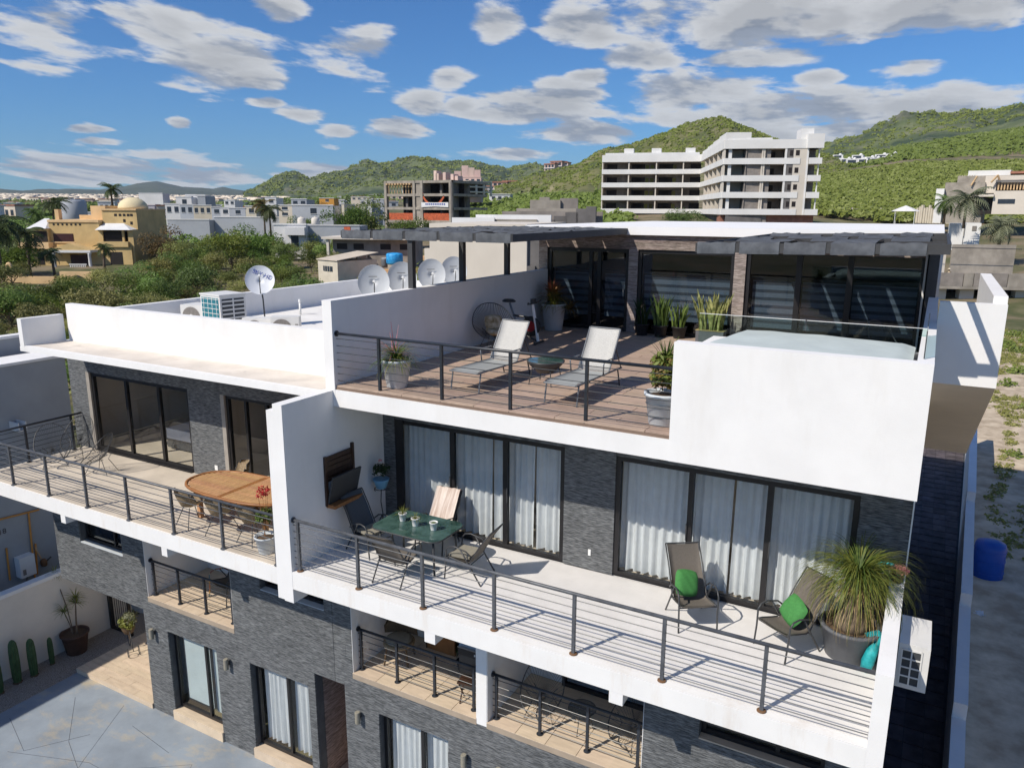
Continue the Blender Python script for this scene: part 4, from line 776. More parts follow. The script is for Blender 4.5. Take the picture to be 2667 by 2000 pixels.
MB().lathe([(.13,0),(.14,.03),(.09,.07)], (0,0,0), 14).xform(Matrix.Translation((-.42,0,.98)) @ Matrix.Scale(1.3,4,(1,0,0))).build('saddle', 'metal_dark', t, True); MB().tube([(.24,-.22,1.02),(.22,-.22,.98),(.24,0,.97),(.22,.22,.98),(.34,.22,1.04)], .018, 6).build('handlebar', 'metal_dark', t, True); B('console', 'metal_dark', t, (.22,-.08,.98,.30,.08,1.10)); MB().tube([(0,-.16,.18),(0,.16,.30)], .014, 6).build('crank', 'metal_grey', t)
t = thing('potted_plant', 'pale tapered pot with a fountain grass and pink bracts by the rooftop railing', 'plant', (-8.5,11.05,ZU)); pot(t, .19,.27,.52,'pale_pot',.05)
leaves(t, 'foliage', blades(210, .62, .011, (10,85), 1.15, 21, 6), 'leaf_green', (0,0,.48)); leaves(t, 'foliage', blades(90, .55, .012, (0,70), 1.0, 22, 6), 'leaf_lime', (0,0,.50)); leaves(t, 'bract', blades(18, .52, .012, (0,60), .6, 23, 5, tip=.4), 'flower_pink', (-.04,0,.62)); leaves(t, 'bract', blades(4, .55, .014, (78,88), .1, 24, 5, tip=.5), 'flower_pink', (-.05,0,.60))
t = thing('potted_plant', 'white pot with a golden croton beside the rooftop doors', 'plant', (-9.02,18.75,ZU)); pot(t, .24,.33,.72,'pale_pot',.04)
leaves(t, 'foliage', blades(200, .62, .022, (5,88), .8, 31, 5), 'leaf_gold', (0,0,.85)); leaves(t, 'foliage', blades(140, .55, .022, (0,80), .9, 32, 5), 'leaf_lime', (0,-.05,.72)); leaves(t, 'foliage', blades(80, .55, .024, (0,60), .8, 33, 5), 'leaf_rust', (.45,.05,.60)); leaves(t, 'foliage', blades(60, .60, .02, (20,85), .6, 34, 5), 'leaf_red', (-.05,0,.95))
def upright(n, h, w, seed, sx_=.16): 
    r = random.Random(seed); mb = MB()
    for i in range(n):
        x, y = r.uniform(-sx_,sx_), r.uniform(-.10,.10); hh = h*r.uniform(.55,1.0); a = r.uniform(0,3.14); lx, ly = r.uniform(-.16,.16)+x*.5, r.uniform(-.1,.1); s = Vector((math.cos(a),math.sin(a),0)); vs = []
        for k in range(6):
            q = k/5; p = Vector((x+lx*q*q, y+ly*q*q, hh*q)); ww = w*(.7+.6*math.sin(math.pi*min(1,q*1.05)))*(1 if k < 5 else .12); vs += [p-s*ww, p+s*ww]
        mb.add(vs, [(2*k,2*k+1,2*k+3,2*k+2) for k in range(5)])
    return mb
for (x, lab, h, n, m, sd) in ((-6.62,'dark snake plant in a black pot right of the stone pillar',.78,26,'leaf_dark',1),(-6.12,'bushy dark snake plant in a black pot, second from the pillar',.85,34,'leaf_green',2),(-5.62,'smaller snake plant in a black pot in the middle of the window',.68,24,'leaf_green',3)):
    t = thing('potted_plant', lab, 'plant', (x,19.12,ZU), 0, 'snake plants along the rooftop window'); pot(t, .14,.19,.30,'black_pot',.03); leaves(t, 'foliage', upright(n,h,.02,sd), m, (0,0,.28))
t = thing('planter_box', 'tall variegated snake plants in a dark planter box beside the pool glass', 'plant', (-4.72,18.8,ZU)); B('box', 'grey_pot', t, (-.34,-.16,0,.34,.16,.32)); B('rim', 'leaf_straw', t, (-.35,-.17,.315,.35,.17,.33)); leaves(t, 'foliage', upright(44,1.05,.03,9,.30), 'leaf_variegated', (0,0,.30))
t = thing('potted_plant', 'ribbed pale pot with a yellow green fan plant beside the blank white wall', 'plant', (-3.44,11.06,ZU)); pot(t, .21,.28,.50,'pale_pot',.05); MB().tube([(math.cos(R(k*20))*.262,math.sin(R(k*20))*.262,.33) for k in range(18)], .008, 4, closed=True).build('band', 'grey_pot', t); MB().tube([(math.cos(R(k*20))*.235,math.sin(R(k*20))*.235,.14) for k in range(18)], .008, 4, closed=True).build('band', 'grey_pot', t)
obj('foliage', leaf_cloud(41, [(0,0,.75,.20),(-.06,.05,.92,.17),(.08,0,.90,.17),(0,0,.60,.16)], 700, .05, 'leaf_gold', 'foliage'), None, t); obj('foliage', leaf_cloud(42, [(0,0,.72,.22),(0,0,.95,.2)], 520, .055, 'leaf_lime', 'foliage'), None, t); leaves(t, 'fan_leaf', blades(34, .42, .028, (30,88), .25, 43, 5), 'leaf_green', (0,.05,.95))
acapulco('black string bucket chair behind the pool glass', (-0.75,16.9,ZU+.02), R(60), strings=40)
# --- left terrace
T = thing('dining_table', 'long oval slatted wooden table on the beige terrace', 'table', (-12.15,10.5,0)); outl = lambda x: .70*math.sqrt(max(0,1-(abs(x)/1.45)**3.2))
for (xa,xb) in ((-1.36,-.06),(.06,1.36)):
    y = -.66
    while y < .66:
        m_ = max(abs(y),abs(y+.085)); xm = 1.45*(max(0,1-(m_/.70)**2))**(1/3.2); a, b = max(xa,-xm+.07), min(xb,xm-.07)
        if b-a > .12: B('slat', 'wood_table', T, (a,y+.004,.72,b,y+.08,.742))
        y += .088
MB().tube([(1.42*math.copysign(abs(math.cos(R(k*10)))**.75,math.cos(R(k*10))), .68*math.copysign(abs(math.sin(R(k*10)))**.8,math.sin(R(k*10))), .728) for k in range(36)], .035, 6, closed=True).build('rim', 'wood_mid', T, True)
B('centre_rail', 'wood_mid', T, (-.055,-.66,.715,.055,.66,.741))
for (x,y) in ((-.95,-.35),(-.95,.35),(.95,-.35),(.95,.35)): B('leg', 'wood_table', T, (x-.045,y-.045,0,x+.045,y+.045,.714))
def shell_chair(label, loc, rz):
    t = thing('woven_chair', label, 'chair', loc, rz, 'woven shell chairs round the wooden table'); n = 9; rows = []
    for (y,z,w) in ((-.24,.44,.20),(-.1,.42,.24),(.08,.41,.26),(.20,.45,.28),(.27,.60,.30),(.31,.74,.29),(.33,.84,.22)):
        rows.append([(w*(2*j/n-1), y-.13*abs(2*j/n-1)**2*(1 if z > .44 else .3), z+.14*abs(2*j/n-1)**2.2*(1 if z < .62 else -.25)) for j in range(n+1)])
    sheet(rows, .012).build('shell', 'wicker', t, True)
    MB().tube([rows[0][j] for j in range(n+1)]+[r_[-1] for r_ in rows[1:]]+list(reversed(rows[-1]))+[r_[0] for r_ in reversed(rows[1:-1])], .010, 5, closed=True).build('rim', 'metal_dark', t, True)
    for (x,y) in ((-.2,-.22),(.2,-.22),(-.2,.22),(.2,.22)): MB().tube([(x*.5,y*.5,.41),(x*1.15,y*1.15,0)], .009, 5).build('leg', 'metal_dark', t)
    return t
shell_chair('woven chair under the front left of the wooden table', (-12.95,9.83,0), R(172)); shell_chair('woven chair under the front middle of the wooden table', (-12.05,9.82,0), R(188)); shell_chair('woven chair at the rear left of the wooden table', (-13.35,11.35,0), R(-28)); shell_chair('brown woven chair at the rear right of the wooden table', (-11.75,11.42,0), R(20)); shell_chair('woven chair under the front right of the wooden table', (-11.2,9.86,0), R(176))
t = thing('potted_plant', 'grey pot with a tall red flowering shrub by the dividing wall', 'plant', (-10.62,9.62,0)); pot(t, .15,.21,.34,'pale_pot',.03)
leaves(t, 'stem', limbs(3,1.0,6,.18,.012), 'wood_mid', (0,0,.3)); obj('foliage', leaf_cloud(51, [(0,0,.75,.16),(-.1,.05,.6,.13)], 220, .05, 'leaf_green', 'foliage'), None, t); obj('flower', leaf_cloud(52, [(0.02,0,1.22,.12),(-.05,.02,1.12,.1)], 170, .035, 'flower_red', 'flower'), None, t)
acapulco('string bucket chair in the left corner of the beige terrace', (-19.1,10.62,0), R(62)); acapulco('string bucket chair turned sideways in front of the left glass door', (-17.55,10.85,0), R(-68)); acapulco('string bucket chair close to the slate wall in the corner', (-19.35,11.45,0), R(20))
t = thing('bed', 'bed with white covers seen through the left glass door', 'bed', (-16.9,YG+1.9,0)); B('mattress', 'bed_white', t, (-.95,-.9,.30,.95,.9,.58)); B('base', 'metal_dark', t, (-.95,-.9,.05,.95,.9,.29)); pillow('pillow', None, (-.5,.6,.66), (R(80),0,0), 'bed_white', .6,.4,.18, parent=t); pillow('pillow', None, (.4,.6,.66), (R(80),0,0), 'bed_white', .6,.4,.18, parent=t)
t = thing('desk', 'small dark desk behind the narrow left glass door', 'desk', (-13.6,YG+1.4,0)); B('top', 'wood_dark', t, (-.5,-.3,.70,.5,.3,.74)); [B('leg', 'wood_dark', t, (x-.03,y-.03,0,x+.03,y+.03,.70)) for x in (-.45,.45) for y in (-.25,.25)]
# --- lower balconies
acapulco('string bucket chair at the left of the right hand lower balcony', (-5.55,11.35,Z1), R(8), m='metal_dark'); acapulco('string bucket chair at the right of the right hand lower balcony', (-3.80,11.40,Z1), R(-30))
t = thing('side_table', 'small round glass table between the lower balcony bucket chairs', 'table', (-4.72,11.28,Z1)); MB().lathe([(.25,.44),(.25,.452)], (0,0,0), 24).build('top', 'glass_dark', t); MB().tube([(math.cos(R(k*15))*.25,math.sin(R(k*15))*.25,.445) for k in range(24)], .01, 5, closed=True).build('rim', 'metal_dark', t); [MB().tube([(math.cos(R(a))*.1,math.sin(R(a))*.1,.43),(math.cos(R(a))*.22,math.sin(R(a))*.22,0)], .008, 5).build('leg', 'metal_dark', t) for a in (30,150,270)]
t = thing('wicker_chair', 'round backed brown wicker chair on the middle lower balcony', 'chair', (-8.95,11.45,Z1), R(20)); rows = []
for k in range(13):
    a = R(-20+220*k/12); rows.append([(.36*math.cos(a),.28-.03*q-.12*abs(math.cos(a)),.52+q*.52*max(.35,math.sin(a))) for q in (0,.35,.7,1)])
sheet(rows, .02).build('back', 'wicker_dark', t, True); MB().lathe([(.30,.38),(.33,.40),(.33,.44),(.30,.46)], (0,0,0), 20).build('seat', 'wicker', t, True); MB().lathe([(.27,.461),(.28,.50),(.2,.53)], (0,0,0), 20).build('seat_cushion', 'cushion_seat', t, True)
for (x,y) in ((-.25,-.25),(.25,-.25),(-.25,.25),(.25,.25)): MB().tube([(x*.8,y*.8,.40),(x,y,0)], .02, 6).build('leg', 'wicker_dark', t)
t = thing('wooden_screen', 'brown wooden panel leaning behind the wicker chair', 'panel', (-8.35,12.1,Z1)); B('board', 'wood_mid', t, (-.35,0,0,.35,.05,1.7)); B('frame', 'wood_dark', t, (-.38,-.01,0,-.35,.06,1.72),)
t = thing('grill_cart', 'black gas grill cart at the right of the middle lower balcony', 'grill', (-7.0,11.45,Z1)); B('cabinet', 'metal_dark', t, (-.30,-.25,.08,.30,.25,.80)); B('control_panel', 'black_pot', t, (-.31,-.28,.80,.31,-.20,.93)); [B('marking', 'text_white', t, (x,-.284,.85,x+.028,-.281,.89)) for x in (.06,.10,.14,.18,.22)]; MB().tube([(-.3,-.30,.97),(.3,-.30,.97)], .012, 6).build('handle', 'metal_grey', t)
MB().add([(-.31,-.25,.93),(.31,-.25,.93),(.31,.25,.93),(-.31,.25,.93),(-.31,-.18,1.08),(.31,-.18,1.08),(.31,.15,1.12),(-.31,.15,1.12)],[(0,3,2,1),(4,5,6,7),(0,1,5,4),(1,2,6,5),(2,3,7,6),(3,0,4,7)]).build('lid', 'metal_grey', t); [MB().tube([(x,y,0),(x,y,.08)], .03, 8).build('wheel', 'black_pot', t) for x in (-.25,.25) for y in (-.2,.2)]
t = thing('potted_plant', 'pot of yellow flowers beside the grill cart', 'plant', (-7.55,11.75,Z1)); pot(t, .10,.15,.25,'black_pot',.02); obj('stem', leaf_cloud(61, [(0,0,.45,.15)], 120, .06, 'leaf_dark', 'stem'), None, t); obj('flower', leaf_cloud(62, [(0,0,.80,.16),(.16,-.05,.74,.13),(-.14,0,.78,.12)], 600, .035, 'flower_yellow', 'flower'), None, t)
t = thing('stool', 'small folding wooden stool at the right end of the middle lower balcony', 'stool', (-6.95,10.98,Z1), R(10)); B('seat', 'wood_dark', t, (-.18,-.15,.43,.18,.15,.46)); [MB().tube([(s*.15,-.13,.43),(s*.15,.13,.0)], .014, 5).build('leg', 'wood_dark', t) for s in (-1,1)]; [MB().tube([(s*.13,.13,.43),(s*.13,-.13,.0)], .014, 5).build('leg', 'wood_dark', t) for s in (-1,1)]
c = sling_chair('butterfly_chair', 'painted butterfly chair with orange, yellow and blue swirls on the left lower balcony', (-14.15,11.55,Z1), R(-10), 'sling_taupe', wide=.7, back=1.05, recl=.34)
mp_ = bpy.data.materials.new('painted_canvas'); mp_.use_nodes = True; q = mp_.node_tree; wv = q.nodes.new('ShaderNodeTexWave'); wv.wave_type = 'RINGS'; wv.inputs['Scale'].default_value = 0.9; wv.inputs['Distortion'].default_value = 6; wv.inputs['Detail'].default_value = 1; gg = q.nodes.new('ShaderNodeNewGeometry'); q.links.new(gg.outputs['Position'], wv.inputs['Vector']); cr = q.nodes.new('ShaderNodeValToRGB'); q.links.new(wv.outputs['Fac'], cr.inputs[0]); q.links.new(cr.outputs[0], q.nodes['Principled BSDF'].inputs['Base Color']); cr.color_ramp.interpolation = 'CONSTANT'
for pos, cl in ((0.0,(.55,.14,.04,1)),(.22,(.60,.36,.06,1)),(.42,(.03,.16,.22,1)),(.62,(.52,.45,.33,1)),(.82,(.30,.05,.03,1))):
    el_ = cr.color_ramp.elements.new(pos); el_.color = cl
c.children[0].data.materials[0] = mp_
# --- ground level court
D = struct(B('driveway', 'driveway', None, (-19.3,-8,-6.2,1.2,YL+.05,-5.952)))
for k, pl in enumerate((((-18.3,9.9),(-16.8,8.8),(-15.6,8.3)),((-16.9,10.3),(-15.9,8.6),(-15.1,7.4)),((-16.0,9.9),(-14.4,9.7)),((-14.6,9.0),(-13.6,9.7),(-12.7,8.2)),((-18.9,8.6),(-17.4,8.1),(-16.6,9.2)),((-13.1,9.5),(-12.0,8.0)),((-17.7,7.9),(-15.7,8.6),(-13.7,8.6)))):
    MB().tube([(x,y,-5.955) for x,y in pl], .007, 4).build('crack', 'crack', D)
GV = struct(B('gravel_bed', 'gravel', None, (-20.65,2,-6.2,-19.3,13.5,-5.965)))
r = np.random.RandomState(3); n = 5200; P = np.stack([r.uniform(-20.6,-19.32,n), r.uniform(6,12.3,n), np.full(n,-5.96)],1); sz = r.uniform(.012,.032,n)
oc = np.array([(1,0,0),(-1,0,0),(0,1,0),(0,-1,0),(0,0,.7),(0,0,-.7)]); fc = np.array([(0,2,4),(2,1,4),(1,3,4),(3,0,4)]); V = (P[:,None,:]+oc[None]*sz[:,None,None]*r.uniform(.7,1.3,(n,6,1))).reshape(-1,3); F = (fc[None]+(np.arange(n)*6)[:,None,None]).reshape(-1,3)
o = obj('pebble', mesh_np('pebble', V, F, 'gravel'), None); tag(o, 'tan and grey pebbles strewn along the foot of the court wall', 'gravel', kind='stuff')
PD = struct(B('porch_deck', 'beige_gap', None, (-19.3,YL-.05,-6.1,-16.14,13.8,-5.83))); tiles(PD, 'plank', 'beige_tile', -5.815, (-19.3,-16.14,YL-.06,13.8), pw=1.2, ph=0.2, gap=.006, t=.014, off=.37); B('nosing', 'beige_tile', PD, (-19.3,YL-.08,-5.95,-16.14,YL-.062,-5.816))
t = thing('court_wall', 'cream plastered boundary wall with a white coping beside the cacti', 'wall', (-20.75,8,-6), world=True); B('wall', 'plaster_cream', t, (-20.85,2,-6.1,-20.65,13.2,-3.68)); B('coping', 'stucco', t, (-20.88,2,-3.68,-20.62,13.2,-3.58))
t = thing('gate', 'black barred metal gate in the corner under the slate overhang', 'gate', (-20.1,12.5,-5.95), world=True)
B('frame', 'frame_black', t, (-20.62,12.45,-5.95,-20.52,12.53,-3.5)); B('frame', 'frame_black', t, (-19.72,12.45,-5.95,-19.64,12.53,-3.5)); B('frame', 'frame_black', t, (-20.52,12.46,-3.58,-19.72,12.52,-3.5)); B('frame', 'frame_black', t, (-20.52,12.46,-5.95,-19.72,12.52,-5.88))
for k in range(8): MB().tube([(-20.44+k*.1,12.49,-5.88),(-20.44+k*.1,12.49,-3.58)], .011, 6).build('bar', 'frame_black', t)
t = thing('rear_wall', 'white plastered wall behind the black gate', 'wall', (-19.3,13.6,-5.95), world=True); B('wall', 'stucco', t, (-22,13.5,-6,-19.25,13.65,-3.3))
ca = []
for k, (x,y,h,r_) in enumerate(((-20.27,9.55,1.25,.115),(-20.2,9.95,1.10,.105),(-20.3,10.5,.82,.07),(-20.19,9.05,.95,.11))):
    t = thing('cactus', ('tallest column cactus in the gravel bed','rounded column cactus, second along the gravel bed','thin short column cactus near the brown pot','column cactus cut by the left picture edge')[k], 'cactus', (x,y,-5.96), 0, 'column cacti along the court wall'); vs = []; fs = []; nn = 24; hs = [0,.2,.5,.75,.9,.97,1.0]; rs = [.8,1,1.05,1,.85,.5,.05]
    for hh, rr in zip(hs, rs):
        for j in range(nn): a = 2*math.pi*j/nn; q = r_*rr*(1.0 if j % 2 else .82); vs.append((q*math.cos(a), q*math.sin(a), h*hh))
    for i in range(len(hs)-1):
        for j in range(nn): fs.append((i*nn+j, i*nn+(j+1) % nn, (i+1)*nn+(j+1) % nn, (i+1)*nn+j))
    MB().add(vs, fs).build('stem', 'cactus', t); MB().lathe([(r_*1.2,-.02),(r_*.9,.03)], (0,0,0), 10).build('root_collar', 'soil', t)
t = thing('potted_tree', 'brown pot with a tall thin dracaena by the cream wall', 'plant', (-20.3,11.2,-5.96)); pot(t, .26,.36,.62,'terracotta',.05,24)
for k, (x,y,h,tx,ty) in enumerate(((-.05,0,1.75,-.45,-.05),(.06,.05,.95,.02,.05),(0,-.05,.75,-.12,-.1),(.1,0,1.15,.08,.05))):
    MB().tube([(x,y,.55),(x+tx*.3,y+ty*.3,.55+h*.45),(x+tx,y+ty,.55+h)], .014, 5).build('stem', 'bark', t)
    leaves(t, 'foliage', blades(60, .34, .012, (-10,85), .7, 70+k, 5), 'leaf_lime', (x+tx,y+ty,.55+h))
t = thing('bicycle_planter', 'black wire tricycle planter with a shrub on the porch deck', 'planter', (-18.75,11.85,-5.815), R(-25)); 
def wheel(cx, r_, y=0): return MB().tube([(cx+r_*math.cos(R(k*15)), y, r_+.01+r_*math.sin(R(k*15))) for k in range(24)], .010, 5, closed=True)
wheel(-.35,.24).build('front_wheel', 'metal_dark', t); wheel(.30,.12,-.14).build('rear_wheel', 'metal_dark', t); wheel(.30,.12,.14).build('rear_wheel', 'metal_dark', t); MB().tube([(-.35,0,.25),(-.30,0,.55),(0,0,.58),(.18,0,.35),(.30,0,.13)], .010, 5).build('frame', 'metal_dark', t, True); MB().tube([(.30,-.14,.13),(.30,.14,.13)], .008, 5).build('axle', 'metal_dark', t); MB().tube([(-.35,-.05,.25),(-.35,.05,.25)], .012, 5).build('hub', 'metal_dark', t)
MB().lathe([(.12,.48),(.17,.58),(.19,.70)], (-.2,0,0), 14, open_top=True).build('basket', 'wicker_dark', t); obj('foliage', leaf_cloud(81, [(-.25,0,.80,.22),(-.42,0,.70,.16),(-.05,0,.74,.15)], 500, .05, 'leaf_lime', 'foliage'), None, t); obj('foliage', leaf_cloud(82, [(.05,.05,1.10,.18),(.22,.05,1.0,.13),(-.08,0,1.02,.14)], 260, .045, 'leaf_pale', 'foliage'), None, t); leaves(t, 'stem', limbs(7,.7,5,.3,.016), 'bark', (-.1,0,.6))
# --- neighbour on the far left
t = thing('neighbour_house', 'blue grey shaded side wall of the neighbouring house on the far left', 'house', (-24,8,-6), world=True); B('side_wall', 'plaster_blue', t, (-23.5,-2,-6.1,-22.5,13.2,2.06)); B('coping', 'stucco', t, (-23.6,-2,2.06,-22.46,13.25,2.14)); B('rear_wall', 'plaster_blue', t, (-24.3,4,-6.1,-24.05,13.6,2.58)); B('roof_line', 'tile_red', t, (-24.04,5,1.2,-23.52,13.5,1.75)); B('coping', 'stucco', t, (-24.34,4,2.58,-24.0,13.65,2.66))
B('scupper', 'white_paint', t, (-22.5,11.40,.28,-22.05,11.43,.50)); B('scupper', 'white_paint', t, (-22.5,11.60,.28,-22.05,11.63,.50)); B('scupper', 'white_paint', t, (-22.5,11.40,.25,-22.05,11.63,.28)); txt('house_number', '18', 'text_dark', t, (-22.492,10.80,-2.62), (R(90),0,R(90)), .22)
t = thing('gas_pipe', 'orange gas pipes running down the blue grey wall', 'pipe', (-22.47,11.4,-4.3), world=True)
for pl in (((-22.46,9.5,-2.12),(-22.46,11.85,-2.31)),((-22.46,11.55,-2.30),(-22.46,11.47,-4.35)),((-22.46,11.62,-3.3),(-22.46,11.55,-4.25)),((-22.46,10.82,-3.12),(-22.46,10.79,-4.1))): MB().tube(pl, .028, 8).build('pipe', 'orange_pipe', t)
t = thing('water_heater', 'white box water heater hung on the blue grey wall', 'heater', (-22.4,11.2,-4.2), world=True); B('casing', 'white_paint', t, (-22.49,10.99,-4.1,-22.22,11.42,-3.48)); B('vent', 'ac_grille', t, (-22.221,11.05,-4.02,-22.215,11.14,-3.85)); MB().tube([(-22.3,11.2,-4.1),(-22.4,11.2,-4.3)], .02, 6).build('connector', 'metal_grey', t)
t = thing('water_meter', 'brass and red water meter valve on the blue grey wall', 'valve', (-22.4,11.75,-3.9), world=True); MB().lathe([(.07,-.1),(.09,-.05),(.09,.06),(.05,.12)], (-22.4,11.75,-3.95), 12).build('body', 'rust', t, True); MB().tube([(-22.42,11.7,-3.8),(-22.42,11.62,-3.55),(-22.45,11.6,-3.4)], .02, 6).build('pipe', 'timber', t); MB().tube([(-22.4,11.8,-3.95),(-22.4,11.98,-3.85)], .022, 6).build('tap', 'metal_dark', t)
# --- roof plant on the left house
def ac(label, loc, rz, w=.85, d=.33, h=.62, group='air conditioning units on the left roof'):
    t = thing('air_conditioner', label, 'air conditioner', loc, rz, group); B('casing', 'ac_white', t, (-w/2,-d/2,.06,w/2,d/2,h)); [B('foot', 'ac_dark', t, (x-.04,-d/2,0,x+.04,d/2,.06)) for x in (-w*.35,w*.35)]
    g_ = MB().lathe([(h*.38,0),(h*.38,.012)], (0,0,0), 24).xform(Matrix.Translation((-w*.12,-d/2-.001,h*.54)) @ Matrix.Rotation(R(90),4,'X')).build('fan_grille', 'ac_grille', t); MB().lathe([(h*.09,0),(h*.08,.02)], (0,0,0), 12).xform(Matrix.Translation((-w*.12,-d/2-.012,h*.54)) @ Matrix.Rotation(R(90),4,'X')).build('fan_hub', 'ac_white', t)
    for k in range(5): B('slot', 'ac_grille', t, (w*.36,-d/2-.004,.2+k*h*.1,w*.47,-d/2-.001,.2+k*h*.1+.025))
    return t
ac('white condenser unit lying low at the left end of the roof', (-19.0,15.3,3.05), R(14)); ac('grey faced condenser unit beside the teal coil unit', (-18.2,14.6,3.05), R(18), h=.7)
t = thing('air_conditioner', 'tall condenser with a teal coil behind a white wire grid', 'air conditioner', (-17.3,14.75,3.05), R(-8), 'air conditioning units on the left roof'); B('casing', 'ac_white', t, (-.46,-.4,.05,.46,.4,1.02)); B('coil', 'coil_teal', t, (-.40,-.412,.12,.40,-.402,.96)); B('side_grille', 'ac_dark', t, (.461,-.34,.12,.468,.34,.94)); B('lid', 'ac_white', t, (-.48,-.42,1.02,.48,.42,1.06))
for k in range(7): B('grid_bar', 'ac_white', t, (-.40,-.42,.14+k*.13,.40,-.413,.155+k*.13)); B('side_bar', 'ac_white', t, (.469,-.34,.16+k*.115,.476,.34,.20+k*.115))
for k in range(4): B('grid_bar', 'ac_white', t, (-.30+k*.2,-.421,.12,-.285+k*.2,-.414,.96))
B('side_bar', 'ac_white', t, (.47,-.02,.12,.478,.02,.94))
ac('low white condenser left of the pair in the middle of the roof', (-15.9,13.9,3.05), R(22), h=.5); ac('white condenser with a round fan in the middle of the roof', (-15.2,14.1,3.05), R(24), h=.6); ac('condenser with a dark square grille near the vent pipe', (-14.4,14.2,3.05), R(34), h=.68, w=.7)
t = thing('air_conditioner', 'white condenser unit on the side wall above the dark alley', 'air conditioner', (0.31,11.15,0.05)); B('casing', 'ac_white', t, (-.19,-.42,.0,.19,.42,.66)); B('grille_back', 'ac_dark', t, (-.15,-.424,.06,.10,-.420,.58))
for i in range(3): B('grille_bar', 'ac_white', t, (-.155+i*.12,-.434,.05,-.135+i*.12,-.425,.59))
for j in range(5): B('grille_bar', 'ac_white', t, (-.154,-.436,.05+j*.13,.104,-.426,.07+j*.13))
B('wall_bracket', 'metal_dark', t, (-.21,-.35,-.03,.18,-.31,-.001)); B('wall_bracket', 'metal_dark', t, (-.21,.31,-.03,.18,.35,-.001))
t = thing('vent_pipe', 'white vent pipe standing on the left roof', 'pipe', (-17.9,18.3,3.05)); MB().tube([(0,0,0),(0,0,.42)], .035, 10).build('pipe', 'white_paint', t, True); MB().lathe([(.045,.40),(.05,.45),(.04,.5)], (0,0,0), 10).build('cap', 'white_paint', t)
def dish(label, loc, face, r_, m, mast, group=None, lower=0.0):
    """face: direction the bowl looks at (unit vector)"""
    t = thing('satellite_dish', label, 'satellite dish', loc, 0, group); q = Vector(face).to_track_quat('Z','Y').to_matrix().to_4x4(); Mx = Matrix.Translation((0,0,mast)) @ q
    prof = [(0.02,0.0),(r_*.35,r_*.03),(r_*.7,r_*.12),(r_,r_*.24),(r_*1.01,r_*.25),(r_,r_*.22),(r_*.7,r_*.10),(r_*.35,r_*.01),(0.02,-.02)]
    vs = []; fs = []; n = 32
    for (a,b) in prof:
        for k in range(n): vs.append((a*.92*math.cos(2*math.pi*k/n), a*1.02*math.sin(2*math.pi*k/n), b))
    for i in range(len(prof)-1):
        for k in range(n): fs.append((i*n+k, i*n+(k+1) % n, (i+1)*n+(k+1) % n, (i+1)*n+k))
    fs.append(tuple(range(n))); MB().add(vs, fs).xform(Mx).build('reflector', m, t, True)
    MB().tube([(0,-r_*.95,r_*.2),(0,-r_*.55,r_*.75),(0,-r_*.1,r_*.98)], .014, 6).xform(Mx).build('feed_arm', 'metal_dark', t); MB().lathe([(.035,0),(.045,.05),(.03,.11)], (0,0,0), 10).xform(Mx @ Matrix.Translation((0,-r_*.08,r_*.93))).build('feed_horn', 'white_paint', t)
    MB().tube([(0.05,0.05,0),(0.03,.04,mast*.6),tuple(Mx @ Vector((0,0,-.06)))], .022, 6).build('mast', 'metal_dark', t)
    return t, Mx
sd = Vector((0.62,-0.62,0.48)).normalized(); t, Mx = dish('tilted white satellite dish marked with a blue logo above the roof parapet', (-17.05,15.9,3.05), sd, .44, 'dish_white', 1.30)
tx = txt('logo', 'SKY HD', 'text_blue', None, (0,0,0), (0,0,0), .17); tx.parent = t; tx.matrix_local = Mx @ Matrix.Translation((.08,.17,.075)) @ Matrix.Rotation(R(-26),4,'Z') @ Matrix.Rotation(R(12),4,'X')
for k, (x,y,lab) in enumerate(((-13.35,16.45,'first grey satellite dish from the left behind the parapet'),(-13.45,17.85,'second grey dish behind the parapet, cut by the first pergola post'),(-13.5,19.4,'third grey dish behind the parapet, right of the first pergola post'),(-13.6,20.8,'rearmost grey dish, cut by the second pergola post'))):
    t, Mx = dish(lab, (x,y,3.05), Vector((.62,-.70,.22)).normalized(), .46, 'dish', 1.40, 'row of grey satellite dishes'); tx = B('logo', 'text_dark', None, (-.13,.15,.062,.10,.165,.066)); tx.parent = t; tx.matrix_local = Mx
# --- alley, boundary wall and the lot on the right
AL = struct(MB().add([(0.1,8,-5.9),(1.02,8,-5.9),(2.35,45,-4.94),(0.1,45,-4.94)],[(0,1,2,3)]).build('alley', 'crack'))
y = 9.0; k = 0
while y < 42:
    zz = -5.88+(y-8)*.026; xr = 1.02+(y-8)*.0359-.06; x = .12
    while x < xr-.05:
        w_ = min(.42, xr-x); o = B('paver', 'paver_dark', AL, (x,y,zz-.02,x+w_-.015,y+.58,zz+.012)); x += .42
    y += .6; k += 1
t = thing('boundary_wall', 'white stepped boundary wall between the dark alley and the vacant lot', 'wall', (1.5,20,-6), world=True)
for k, (ya,yb,zt) in enumerate(((8,16.8,-3.9),(16.8,21.5,-3.55),(21.5,29,-3.2),(29,43,-2.85))):
    xa = lambda y_: 1.0+(y_-8)*.0359
    MB().add([(xa(ya),ya,-6.2),(xa(ya)+.26,ya,-6.2),(xa(yb)+.26,yb,-6.2),(xa(yb),yb,-6.2),(xa(ya),ya,zt),(xa(ya)+.26,ya,zt),(xa(yb)+.26,yb,zt),(xa(yb),yb,zt)],[(0,3,2,1),(4,5,6,7),(0,1,5,4),(1,2,6,5),(2,3,7,6),(3,0,4,7)]).build('wall_section', 'stucco', t)
t = thing('rear_wall', 'low blue white wall closing the end of the alley', 'wall', (1.2,43,-5.5), world=True); B('wall', 'stucco', t, (0.1,43,-6,2.5,43.2,-4.3))

